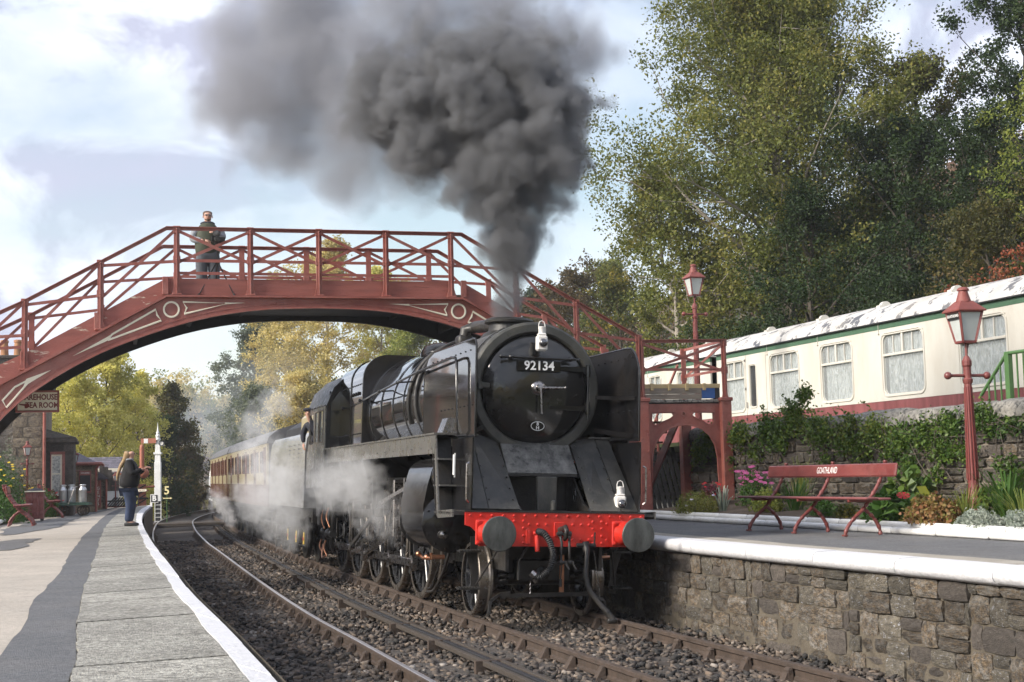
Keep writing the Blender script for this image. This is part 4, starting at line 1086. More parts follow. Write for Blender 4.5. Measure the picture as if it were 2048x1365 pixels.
for s in (-1, 1):
    x = s * .87 - .0
    b = MB(); b.box(x - .165, x + .165, .472, .5, .915, 1.215, .012)
    for dx in (-.13, .13):
        for dz in (-.12, .12): b.lathe((x + dx, .472, 1.065 + dz), (0, -1, 0), [(.026, 0), (.026, .018), (.012, .022), (.012, .03)], 6)
    bf = P_(b, 'buffer', m_beam, sm=35)
    b = MB(); b.lathe((x, .472, 1.062), (0, -1, 0), [(.145, 0), (.13, .04), (.105, .1), (.098, .24), (.105, .26), (.105, .28)], 28); P_(b, 'buffer_shank', m_beam, bf, 40)
    b = MB(); b.lathe((x, .2, 1.062), (0, -1, 0), [(.06, 0), (.06, .12), (.09, .15), (.2, .165), (.208, .175), (.208, .185), (.2, .195), (.1, .205), (0, .208)], 40); P_(b, 'buffer_head', mat('greased_buffer', (.085, .09, .085), .45, .3, .4, 4, .2, 40, dirt=(.008, .008, .008), dscale=5, stretch=(2.2, 1, .7)) if s < 0 else bpy.data.materials['greased_buffer'], bf, 40)
# coupling
b = MB(); b.tube([(.03, .5, 1.1), (.03, .36, 1.12), (.03, .27, 1.14), (.03, .22, 1.1), (.03, .235, 1.03), (.03, .29, 1.0), (.03, .33, 1.03)], [.035, .035, .032, .03, .03, .027, .018], 10); P_(b, 'draw_hook', m_grime, sm=50)
b = MB()
for dx in (-.06, .06):
    b.tube([(.03 + dx, .3, 1.05), (.03 + dx * .8, .26, .95), (.03 + dx * .9, .27, .74)], .017, 8)
    b.lathe((.03 + dx * .9 - .02, .27, .72), (1, 0, 0), [(.034, 0), (.034, .04)], 12); b.lathe((.03 + dx - .02, .3, 1.06), (1, 0, 0), [(.034, 0), (.034, .04)], 12)
b.tube([(-.06, .27, .72), (.12, .27, .72)], .02, 8); b.tube([(.03, .3, 1.06), (-.07, .3, 1.06)], .022, 8); b.tube([(.0, .3, .7), (-.01, .32, .5)], .008, 6); b.tube([(-.01, .32, .52), (-.01, .32, .43)], .022, 8)
for dx in (-.04, .05): b.tube([(.07 + dx, .22, .74), (.07 + dx, .22, .7), (.1 + dx, .2, .64)], .014, 8)
P_(b, 'screw_coupling', m_grime, sm=50)
hosep = smoothline([(-.25, .47, 1.08), (-.22, .33, 1.06), (-.16, .27, .95), (-.13, .25, .8), (-.17, .25, .65), (-.27, .26, .55), (-.34, .28, .56)], .008)
b = MB(); rs_ = [.038 + .007 * math.sin(i * 2.1) for i in range(len(hosep))]; b.tube(hosep, rs_, 12); P_(b, 'vacuum_hose', m_dark, sm=60)
b = MB(); b.tube([(-.26, .49, 1.04), (-.26, .46, .84)], .03, 10); b.box(-.31, -.21, .46, .5, 1.04, 1.08, .006); P_(b, 'hose_union', m_beam, sm=50)
b = MB(); b.tube([(-.34, .28, .56), (-.385, .3, .6)], .045, 10); b.tube([(-.36, .29, .53), (-.33, .3, .48), (-.31, .3, .5)], .016, 6)
for k in range(6): b.tube([(-.40 + .012 * (k % 2), .3, .5 - k * .025), (-.40 + .012 * ((k + 1) % 2), .3, .475 - k * .025)], .006, 5)
P_(b, 'hose_coupling', m_steel, sm=50)
hp = smoothline([(.36, .46, .93), (.36, .42, .86), (.34, .38, .7), (.33, .36, .55), (.37, .33, .38), (.47, .28, .24), (.56, .22, .13)], .02)
P_(MB().tube(hp, .033, 10), 'steam_heat_hose', m_grime, sm=60)
b = MB(); b.tube([(.36, .47, .96), (.36, .44, .84)], .045, 10); b.tube([(.24, .46, .92), (.48, .46, .92)], .026, 8); b.tube([(.46, .44, .9), (.46, .42, 1.08)], .01, 6); b.tube([(.54, .25, .16), (.63, .2, .04)], .042, 8); b.box(.55, .67, .16, .24, .0, .06, .01)
for k in range(22): b.tube([(.43 + .01 * (k % 2) + .003 * k, .38 - .004 * k, .86 - k * .027), (.43 + .01 * ((k + 1) % 2) + .003 * k, .38 - .004 * k, .835 - k * .027)], .006, 5)
P_(b, 'valve', m_grime, sm=50)
b = MB(); b.bar((-.37, .5, .9), (-.47, .55, .72), .06, .015, up=(0, 1, 0)); b.bar((-.47, .55, .72), (-.47, .55, .5), .06, .015, up=(0, 1, 0)); P_(b, 'pipe_bracket', m_grime)
# guard irons, step, front frame under the beam
b = MB(); b.bar((-.5, .95, .28), (.66, .95, .30), .05, .05); b.bar((-.58, .95, .3), (-.72, .9, .22), .06, .03, up=(0, 1, 0)); b.bar((-.72, .9, .22), (-.74, .88, .06), .06, .03, up=(0, 1, 0)); b.bar((.62, .95, .3), (.76, .9, .22), .06, .03, up=(0, 1, 0)); b.bar((.76, .9, .22), (.78, .88, .06), .06, .03, up=(0, 1, 0)); b.bar((-.58, .95, .28), (-.45, .95, .3), .07, .06)
P_(b, 'guard_iron', m_grime)
b = MB(); b.box(-.62, -.58, .6, 4, .6, 1.28); b.box(.58, .62, .6, 4, .6, 1.28); b.box(-.6, .6, 1.2, 1.26, .5, .95); b.box(-.35, .35, 1.0, 1.2, .45, .72, .02); b.tube([(-.55, 1.15, .5), (.55, 1.15, .5)], .05, 10); b.lathe((-.02, 1.0, .55), (0, -1, 0), [(.09, 0), (.09, .03), (.05, .05), (.05, .08)], 16); P_(b, 'front_frame', m_grime, sm=40)
P_(MB().box(.2, .26, .98, 1.02, .3, .78, .005), 'brake_hanger', m_copper)
for s in (-1, 1):
    sp_ = [(s * .5 + .055 * math.cos(t), 1.1 + .055 * math.sin(t), .42 + t * .0095) for t in np.linspace(0, 12 * math.pi, 110)]
    P_(MB().tube(sp_, .013, 6), 'coil_spring', m_grime, sm=60)
# front steps on the left and right
for s in (-1, 1):
    b = MB()
    for z in (.82, .37):
        b.box(s * .86, s * 1.13, .85, 1.0, z - .012, z + .012, .003)
        for k in range(7): b.box(s * (.87 + k * .037), s * (.88 + k * .037), .85, 1.0, z + .012, z + .024)
    b.bar((s * 1.0, .98, .83), (s * .86, .98, .37), .05, .02, up=(1, 0, 0)); b.bar((s * .92, .98, 1.0), (s * .9, .98, .3), .09, .015, up=(1, 0, 0)); b.tube([(s * .72, .55, .88), (s * .9, .9, .42)], .012, 6)
    P_(b, 'front_step', m_grime)
# deflectors
for s in (-1, 1):
    rc = .42 if s > 0 else .12; x = s * 1.06; ol = [(.5, 2.22)] + [(.5 + rc - rc * math.cos(a), 3.41 - rc + rc * math.sin(a)) for a in np.linspace(0, math.pi / 2, 8)] + [(2.7, 3.42), (3.05, 3.36), (3.25, 3.2), (3.28, 3.0), (3.28, 2.3)]
    b = MB(); b.prism(ol, lambda a, c, w: (w, a, c), x - .008, x + .008); df = P_(b, 'smoke_deflector', m_black if s > 0 else m_boiler)
    P_(MB().tube([(x, a, c) for a, c in ol], .014, 6, closed=True), 'edge_beading', m_black, df, 50)
    b = MB()
    for k in range(9): b.sph((x - .012, .62 + k * .2, 2.6 + .0 * k), .01, 6, 4); b.sph((x - .012, .75 + k * .25, 3.28), .01, 6, 4)
    P_(b, 'rivets', m_black, df)
    b = MB(); b.bar((s * 1.04, .6, 2.75), (s * .82, 1.45, 2.8), .05, .02); b.bar((s * 1.04, .7, 2.28), (s * .75, 1.3, 2.36), .06, .02); P_(b, 'deflector_stay', m_black, df)
    b = MB(); b.prism([(.5, 2.2), (.5, 1.55), (.53, 1.33), (1.5, 1.33), (1.5, 2.2)], lambda a, c, w: (w, a, c), s * 1.08 - .008, s * 1.08 + .008); P_(b, 'side_plate', m_black)
    b = MB(); b.tube(smoothline([(s * 1.12, .52, 1.9), (s * 1.15, .5, 1.88), (s * 1.15, .5, 1.45), (s * 1.12, .52, 1.42)], .05), .011, 6); P_(b, 'hand_grip', m_steel)
# handrail along the boiler
for s in (-1, 1):
    hp = [(s * 1.03, 10.3, 2.98), (s * 1.06, 8.5, 3.03), (s * 1.12, 6.2, 3.1), (s * 1.15, 3.3, 3.2), (s * 1.15, 1.4, 3.235), (s * 1.15, 1.2, 3.22), (s * 1.15, 1.12, 3.15), (s * 1.15, 1.05, 2.3), (s * 1.12, 1.05, 2.25)]
    b = MB(); b.tube(hp, .019, 8)
    for y, z, r0 in ((9.6, 3.0, 1.0), (7.9, 3.05, .98), (6.2, 3.1, .9), (4.8, 3.15, .89), (3.3, 3.2, .85)):
        b.sph((s * 1.13, y, z), .03, 8, 6); b.tube([(s * 1.12, y, z), (s * r0, y, z + .02)], .014, 6)
    P_(b, 'handrail', m_black, sm=50)
# running board, valance, steps
for s in (-1, 1):
    x = s * 1.3
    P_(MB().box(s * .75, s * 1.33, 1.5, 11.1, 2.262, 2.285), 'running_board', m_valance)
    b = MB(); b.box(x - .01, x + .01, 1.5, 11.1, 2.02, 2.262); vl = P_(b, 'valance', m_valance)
    b = MB()
    for k in range(16): b.sph((x - s * -.012, 1.7 + k * .6, 2.1), .012, 6, 4)
    P_(b, 'rivets', m_valance, vl)
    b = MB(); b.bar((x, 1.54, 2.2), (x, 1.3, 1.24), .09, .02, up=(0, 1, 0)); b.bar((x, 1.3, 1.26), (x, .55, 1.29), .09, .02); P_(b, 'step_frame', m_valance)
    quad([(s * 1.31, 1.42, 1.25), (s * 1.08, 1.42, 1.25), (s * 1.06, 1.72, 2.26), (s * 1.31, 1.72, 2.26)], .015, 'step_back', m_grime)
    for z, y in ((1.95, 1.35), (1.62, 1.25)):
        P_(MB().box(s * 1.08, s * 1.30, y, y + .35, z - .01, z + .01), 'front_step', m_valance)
    P_(MB().box(s * 1.06, s * 1.31, .55, 1.5, 1.27, 1.30), 'footplate', m_grime)
P_(MB().prism([(-1.0, 2.29), (-.85, 2.29), (-.8, 2.5), (-.93, 2.48)], lambda a, c, w: (a - .2, w, c), 1.6, 1.9), 'sand_filler', m_steel)
P_(MB().box(-1.17, -1.155, 1.05, 1.06, 1.72, 2.02).box(-1.19, -1.175, .995, 1.05, 1.75, 2.0), 'inspection_label', m_letter)
# cylinders
for s in (-1, 1):
    yc0, yc1 = 1.95, 3.35
    ol = []
    def pc(cx, cz, r, a0, a1, n_): return [(cx + r * math.cos(a), cz + r * math.sin(a)) for a in np.linspace(a0, a1, n_)]
    ol = pc(1.0, 1.72, .26, R(10), R(110), 8) + [(.7, 1.95), (.62, 1.0)] + pc(.98, 1.16, .36, R(215), R(350), 12) + [(1.345, 1.35), (1.30, 1.6)]
    b = MB(); b.prism([(s * a, c) for a, c in ol], XZ, yc0, yc1); P_(b, 'cylinder', m_black, sm=35)
    b = MB(); b.lathe((s * .98, yc0, 1.14), (0, -1, 0), [(.385, 0), (.385, .04), (.35, .06), (.2, .1), (0, .11)], 36)
    for k in range(14): a = k * 2 * math.pi / 14; b.sph((s * .98 + .34 * math.cos(a), yc0 - .06, 1.14 + .34 * math.sin(a)), .016, 6, 4)
    b.lathe((s * 1.0, yc0, 1.73), (0, -1, 0), [(.25, 0), (.25, .12), (.2, .22), (.08, .28), (0, .28)], 28); P_(b, 'cylinder_cover', m_black, sm=40)
    b = MB(); b.lathe((s * .98, yc1, 1.14), (0, 1, 0), [(.37, 0), (.36, .06), (.12, .1), (.1, .2), (.06, .22)], 28); b.lathe((s * 1.0, yc1, 1.73), (0, 1, 0), [(.24, 0), (.2, .12), (.07, .15), (.05, .3)], 24); P_(b, 'cylinder_cover', m_grime, sm=40)
    b = MB(); b.tube([(s * 1.2, 2.05, .75), (s * 1.2, 2.05, .68), (s * 1.2, 2.5, .66), (s * 1.15, 2.95, .68)], .022, 8); b.tube([(s * 1.22, 1.95, .7), (s * 1.05, 1.95, .7)], .03, 8); b.sph((s * 1.2, 2.3, .68), .04); b.sph((s * 1.2, 2.8, .7), .04); P_(b, 'drain_cock', m_copper, sm=50)
    P_(MB().lathe((s * 1.18, 1.62, 1.0), (0, -1, 0), [(.05, 0), (.05, .15), (.035, .16), (0, .17)], 12), 'relief_valve', m_steel, sm=40)
    # slide bars, crosshead, rods
    b = MB(); b.bar((s * .98, 3.45, 1.29), (s * .98, 5.1, 1.29), .07, .09, ch=.006); b.bar((s * .98, 3.45, 1.0), (s * .98, 5.1, 1.0), .07, .09, ch=.006); b.box(s * .8, s * 1.1, 5.0, 5.1, .85, 1.7, .01); P_(b, 'slide_bar', m_steel)
    b = MB(); b.box(s * .9, s * 1.08, 4.35, 4.75, .98, 1.32, .02); b.tube([(s * .98, 3.5, 1.145), (s * .98, 4.4, 1.145)], .035, 10); P_(b, 'crosshead', m_steel, sm=40)
    b = MB(); b.bar((s * 1.03, 4.5, 1.14), (s * 1.03, 7.6, .5), .13, .06, ch=.01); b.lathe((s * 1.0, 7.6, .5), (s, 0, 0), [(.14, 0), (.14, .08)], 20); b.lathe((s * 1.0, 4.5, 1.14), (s, 0, 0), [(.1, 0), (.1, .08)], 20); P_(b, 'connecting_rod', m_steel, sm=40)
    wy = [1.5 + d for d in (2.79, 4.445, 6.096, 7.747, 9.398)]
    b = MB()
    for a_, c_ in zip(wy[:-1], wy[1:]): b.bar((s * .94, a_, .5), (s * .94, c_, .5), .12, .055, ch=.01)
    for w_ in wy: b.lathe((s * .9, w_, .5), (s, 0, 0), [(.115, 0), (.115, .07), (.06, .08), (.06, .1), (0, .1)], 20)
    P_(b, 'coupling_rod', m_steel, sm=40)
    b = MB(); b.bar((s * 1.16, 6.2, 1.45), (s * 1.16, 6.35, .78), .09, .05, up=(0, 1, 0), ch=.008); b.bar((s * 1.16, 6.35, .8), (s * 1.16, 7.75, .62), .08, .03, ch=.006); b.bar((s * 1.12, 3.9, 1.6), (s * 1.12, 6.2, 1.3), .07, .03, ch=.006); b.bar((s * 1.14, 4.5, 1.12), (s * 1.14, 4.6, .72), .06, .03, up=(0, 1, 0)); b.bar((s * 1.14, 4.05, .8), (s * 1.14, 4.6, .74), .05, .03); b.bar((s * 1.16, 3.95, 1.72), (s * 1.16, 4.05, .76), .07, .03, up=(0, 1, 0)); b.lathe((s * 1.15, 6.2, 1.25), (s, 0, 0), [(.09, 0), (.09, .06)], 16); P_(b, 'valve_gear', m_steel, sm=40)
    b = MB(); b.bar((s * 1.2, 5.4, 1.2), (s * 1.2, 7.7, 1.14), .13, .05, ch=.008); b.bar((s * 1.22, 5.9, 1.15), (s * 1.22, 6.0, 1.75), .08, .05, up=(0, 1, 0)); b.bar((s * 1.2, 6.2, 1.1), (s * 1.24, 7.65, .62), .07, .04, ch=.006); b.lathe((s * 1.2, 7.65, .62), (s, 0, 0), [(.06, 0), (.06, .07)], 14); b.box(s * .95, s * 1.2, 6.5, 7.1, 1.3, 1.62, .02); b.bar((s * 1.22, 6.0, 1.7), (s * 1.22, 6.9, 1.5), .05, .04); b.box(s * 1.1, s * 1.22, 7.7, 7.85, .9, 1.35, .01); P_(b, 'motion_bracket', m_grime, sm=40)
    P_(MB().box(s * 1.02, s * 1.2, 6.9, 7.25, 1.35, 1.6, .01), 'lubricator', m_grime)
    # pipes below the cab
    b = MB()
    for k, (y, r_) in enumerate(((10.2, .04), (10.45, .03), (10.75, .045), (11.0, .03))):
        b.tube(smoothline([(s * 1.15, y, 1.95), (s * 1.18, y + .05, 1.4), (s * (1.16 + .03 * k), y - .08, 1.0), (s * 1.16, y + .02, .55), (s * 1.1, y + .1, .42)], .1), r_, 8)
    b.box(s * 1.0, s * 1.25, 11.0, 11.4, .85, 1.25, .02); b.tube([(s * 1.15, 10.1, .72), (s * 1.15, 11.1, .72)], .07, 10); b.sph((s * 1.17, 10.4, .72), .1); b.sph((s * 1.17, 10.9, .74), .1); P_(b, 'injector', m_grime, sm=50)
    b = MB()
    for y, z0, z1 in ((10.15, 1.2, .85), (10.7, 1.15, .8), (10.35, .6, .32), (10.85, .6, .35)):
        b.tube(smoothline([(s * 1.24, y, z0), (s * 1.27, y + .04, (z0 + z1) / 2), (s * 1.22, y - .06, z1)], .05), .018, 8)
    b.tube(smoothline([(s * 1.24, 10.3, .32), (s * 1.26, 10.6, .28), (s * 1.2, 10.9, .5)], .05), .02, 8); P_(b, 'injector_pipe', m_copper, sm=50)
# wheels
def wheel(x, y, r, nsp, cw, s, name, crank=True):
    b = MB(); w0 = s * (x - .06); ax = (s, 0, 0); o = (s * x, y, r)
    b.lathe(o, ax, [(r * .89, -.04), (r * .89, .025), (r * .80, .025), (r * .80, -.04)], 48, cap=False)
    b.lathe(o, ax, [(.0, -.05), (r * .2, -.05), (r * .2, .05), (.06, .06), (0, .06)], 24, cap=False)
    for k in range(nsp):
        a = 2 * math.pi * k / nsp + .2; p = (s * x, y + r * .17 * math.cos(a), r + r * .17 * math.sin(a)); q = (s * x, y + r * .82 * math.cos(a), r + r * .82 * math.sin(a))
        b.bar(p, q, .055 if r > .6 else .05, .045, up=(1, 0, 0), ch=.012)
    w = P_(b, name, m_wheel, sm=35)
    t = MB(); t.lathe(o, ax, [(r * .89, -.1), (r * 1.035, -.1), (r * 1.03, -.07), (r, -.05), (r * .995, .06), (r * .98, .07), (r * .89, .07)], 64, cap=False); t.build('tyre', m_tyre, w, 30)
    if cw:
        a0 = cw; pts_ = [(r * .84 * math.cos(a), r * .84 * math.sin(a)) for a in np.linspace(a0 - .75, a0 + .75, 12)] + [(r * .35 * math.cos(a), r * .35 * math.sin(a)) for a in np.linspace(a0 + .6, a0 - .6, 5)]
        MB().prism([(a, c) for a, c in pts_], lambda a, c, ww: (ww, y + a, r + c), s * (x + .024), s * (x + .052)).build('counterweight', m_wheel, w)
    if crank:
        MB().lathe((s * (x + .03), y, .5 if r > .6 else r), ax, [(.1, 0), (.1, .07)], 16).build('crank_pin', m_steel, w, 40)
    return w
m_tyre = mat('tyre_steel', (.26, .23, .2), .3, .8, .3, 4, .05, 30, rvar=.1); m_wheel = mat('wheel_black', (.03, .032, .037), .28, 0, .3, 4, .05, 30, dirt=(.07, .065, .06), dscale=3, rvar=.08, spec=.8)
for s in (-1, 1):
    wheel(.75, 1.5, .457, 9, 0, s, 'pony_wheel', False)
    for k, y in enumerate((4.29, 5.945, 7.596, 9.247, 10.898)):
        wheel(.77, y, .762, 14, R(90) + .1 * k, s, 'driving_wheel')
P_(MB().tube([(-.7, 1.5, .457), (.7, 1.5, .457)], .08, 12), 'axle', m_grime, sm=40)
for y in (4.29, 5.945, 7.596, 9.247, 10.898): P_(MB().tube([(-.7, y, .762), (.7, y, .762)], .1, 12), 'axle', m_grime, sm=40)
b = MB(); b.box(-.6, -.56, 3.3, 12, .55, 1.75); b.box(.56, .6, 3.3, 12, .55, 1.75); b.box(-.6, .6, 3.3, 11, 1.2, 1.7); b.box(-.9, .9, 8.1, 11.0, 1.3, 1.9); P_(b, 'main_frame', m_grime)
b = MB()
for y in (5.1, 6.77, 8.42, 10.07):
    for s in (-1, 1): b.box(s * .72, s * .82, y - .04, y + .04, .3, .95, .01)
P_(b, 'brake_hanger', m_grime)
b = MB(); b.tube(smoothline([(-.95, 1.9, .95), (-1.0, 2.2, .5), (-.95, 2.9, .22), (-.9, 3.5, .15)], .1), .02, 8); b.tube(smoothline([(-1.0, 2.4, .6), (-1.0, 2.8, .3), (-.92, 3.4, .2)], .1), .014, 8); P_(b, 'sand_pipe', m_grime, sm=50)
# cab
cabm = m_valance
b = MB()
for s in (-1, 1):
    x = s * 1.32
    side = [(10.27, 1.55), (12.5, 1.55), (12.5, 2.25), (12.3, 2.4), (12.3, 2.95), (12.2, 3.1), (10.6, 3.12), (10.3, 3.1)]
    w1 = [(10.55, 2.42), (10.95, 2.42), (10.95, 3.0), (10.55, 3.0)]; w2 = [(11.08, 2.42), (11.5, 2.42), (11.5, 3.0), (11.08, 3.0)]; w3 = [(11.65, 2.4), (12.22, 2.4), (12.22, 2.98), (11.75, 2.98)]
    b.prism(side, lambda a, c, w: (w, a, c), x - .012, x + .012, [w1, w2, w3])
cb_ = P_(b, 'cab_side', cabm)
for s in (-1, 1):
    x = s * 1.32
    for (a, c) in ((10.55, 10.95), (11.08, 11.5)):
        b = MB(); 
        for q in ((a - .03, a, 2.4, 3.02), (c, c + .03, 2.4, 3.02), (a, c, 2.4, 2.42), (a, c, 3.0, 3.02)): b.box(x - .02, x + .02, q[0], q[1], q[2], q[3])
        wf = P_(b, 'window_frame', m_greywood, cb_)
        P_(MB().box(x - .003, x + .003, a, c, 2.42, 3.0), 'pane', m_pane, wf)
b = MB(); ol = [(-1.33, 3.08), (-1.2, 3.42), (-.95, 3.66), (-.6, 3.82), (0, 3.87), (.6, 3.82), (.95, 3.66), (1.2, 3.42), (1.33, 3.08)]
b.sweep([(a, c) for a, c in ol] + [(a * .98, c - .03) for a, c in ol[::-1]], [(0, 10.2, 0), (0, 12.6, 0)]); P_(b, 'cab_roof', m_grime, sm=30)
ol2 = [(-1.32, 2.28), (-1.32, 3.08)] + ol[1:-1] + [(1.32, 3.08), (1.32, 2.28)]
P_(MB().prism(ol2, XZ, 10.3, 10.33, [[(-1.25, 2.55), (-1.25, 3.1), (-1.05, 3.38), (-1.05, 2.5)]]), 'cab_front', m_grime)
P_(MB().box(-1.26, -1.05, 10.31, 10.315, 2.52, 3.35), 'cab_spectacle', m_darkglass)
P_(MB().box(-1.3, 1.3, 10.3, 12.9, 1.75, 1.8), 'cab_floor', m_grime); P_(MB().box(-1.2, 1.2, 12.4, 12.45, 1.8, 2.3), 'cab_back', m_blacktimber)
b = MB()
for k in range(24): b.sph((-1.335, 10.35 + k * .085, 3.09), .014, 5, 4)
P_(b, 'rivets', m_steel, cb_)
b = MB(); b.prism([(10.3, 1.55), (12.4, 1.55), (11.6, 1.15), (11.2, 1.15)], lambda a, c, w: (w, a, c), -1.2, -1.18); b.box(-1.15, 1.15, 11.2, 12.2, 1.0, 1.6); P_(b, 'cab_support', m_grime)

# tender
te = thing('tender', 'grey black coal tender with rivet lines behind the locomotive cab', 'tender', M=LM)
PT = lambda b, name, m, par=te, sm=None: b.build(name, m, par, sm)
def tprof(x): return [(-1.3, 1.15), (-1.3, 2.3), (-1.27, 2.55), (-1.2, 2.68), (1.2, 2.68), (1.27, 2.55), (1.3, 2.3), (1.3, 1.15)]
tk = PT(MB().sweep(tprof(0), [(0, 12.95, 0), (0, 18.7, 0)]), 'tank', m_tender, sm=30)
b = MB()
for k in range(8):
    for j, z in enumerate((2.45, 2.36, 2.27, 2.18, 2.09, 2.0, 1.9)): 
        if k in (2, 4, 6): b.sph((-1.3, 13.2 + k * .35, z), .014, 5, 4)
PT(b, 'rivets', m_grime, tk)
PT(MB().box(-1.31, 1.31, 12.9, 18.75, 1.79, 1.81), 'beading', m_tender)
PT(MB().sweep([(-1.06, 2.65), (-1.06, 3.05), (-1.0, 3.12), (1.0, 3.12), (1.06, 3.05), (1.06, 2.65)], [(0, 13.6, 0), (0, 15.3, 0)]), 'bunker', m_traincream)
PT(MB().sweep([(-1.0, 2.65), (-.98, 2.9), (-.6, 3.15), (.6, 3.15), (.98, 2.9), (1.0, 2.65)], [(0, 15.35, 0), (0, 18.3, 0)]), 'coal_load', m_blacktimber)
b = MB(); b.box(-1.1, 1.1, 13.0, 18.7, .85, 1.15); b.box(-1.15, -1.1, 13.2, 18.4, .35, .95); b.box(1.1, 1.15, 13.2, 18.4, .35, .95); PT(b, 'frame', m_grime)
for s in (-1, 1):
    for y in (14.1, 15.9, 17.7):
        b = MB(); b.lathe((s * .76, y, .5), (s, 0, 0), [(.48, -.05), (.5, .0), (.5, .05), (.4, .06), (.38, .02), (.1, .02), (.1, .1), (0, .1)], 32); PT(b, 'tender_wheel', m_grime, sm=35)
        b = MB(); b.box(s * 1.15, s * 1.25, y - .14, y + .14, .38, .7, .02)
        for k in range(5): b.bar((s * 1.2, y - .45 + .05 * k, .78 + .025 * k), (s * 1.2, y + .45 - .05 * k, .78 + .025 * k), .02, .07)
        PT(b, 'axle_box', m_grime, sm=40)
for k, y in enumerate((12.9, 14.0, 15.3)):
    b = MB(); b.box(-1.28, -1.26, y, y + .1, .42, .66, .003); mk = PT(b, 'hazard_marker', mat('hazard_yellow', (.7, .5, .05), .5) if k == 0 else bpy.data.materials['hazard_yellow'])
    MB().box(-1.285, -1.281, y, y + .1, .5, .56).build('red_stripe', m_beam, mk)

# hand lamps
def handlamp(label, x, y, z, rz=0):
    t = thing('hand_lamp', label, 'lamp', M=LM @ Matrix.Translation((x, y, z)) @ Matrix.Rotation(rz, 4, 'Z'), group='white hand lamps on the locomotive')
    b = MB(); b.box(-.07, .07, -.06, .06, 0, .2, .02); b.box(-.055, .055, -.05, .05, .2, .225, .01); bd = b.build('case', m_whitelamp, t)
    b = MB(); b.lathe((0, 0, .225), (0, 0, 1), [(.042, 0), (.042, .07), (.046, .075), (.046, .085), (.03, .09), (0, .095)], 16); b.build('chimney', m_whitelamp, t, 40)
    b = MB(); b.tube([(.05, .0, .12), (.05, .0, .28), (.04, .0, .34), (.03, 0, .375), (0, 0, .39), (-.03, 0, .375), (-.04, 0, .34), (-.04, 0, .28)], .0065, 6); b.build('handle', m_whitelamp, t, 50)
    b = MB(); b.lathe((.01, -.06, .1), (0, -1, 0), [(.058, 0), (.058, .02), (.05, .025)], 24, cap=False); b.build('bezel', m_steel, t, 40)
    b = MB(); b.lathe((.01, -.075, .1), (0, -1, 0), [(.052, 0), (.045, .02), (.025, .035), (0, .04)], 24, cap=False); b.build('lens', m_lens, t, 80)
    return t
handlamp('white hand lamp on the smokebox door top above the number', -.0, 1.25, 3.36, -.1)
handlamp('white hand lamp standing on the footplate by the right buffer', .88, .68, 1.327, -.1)
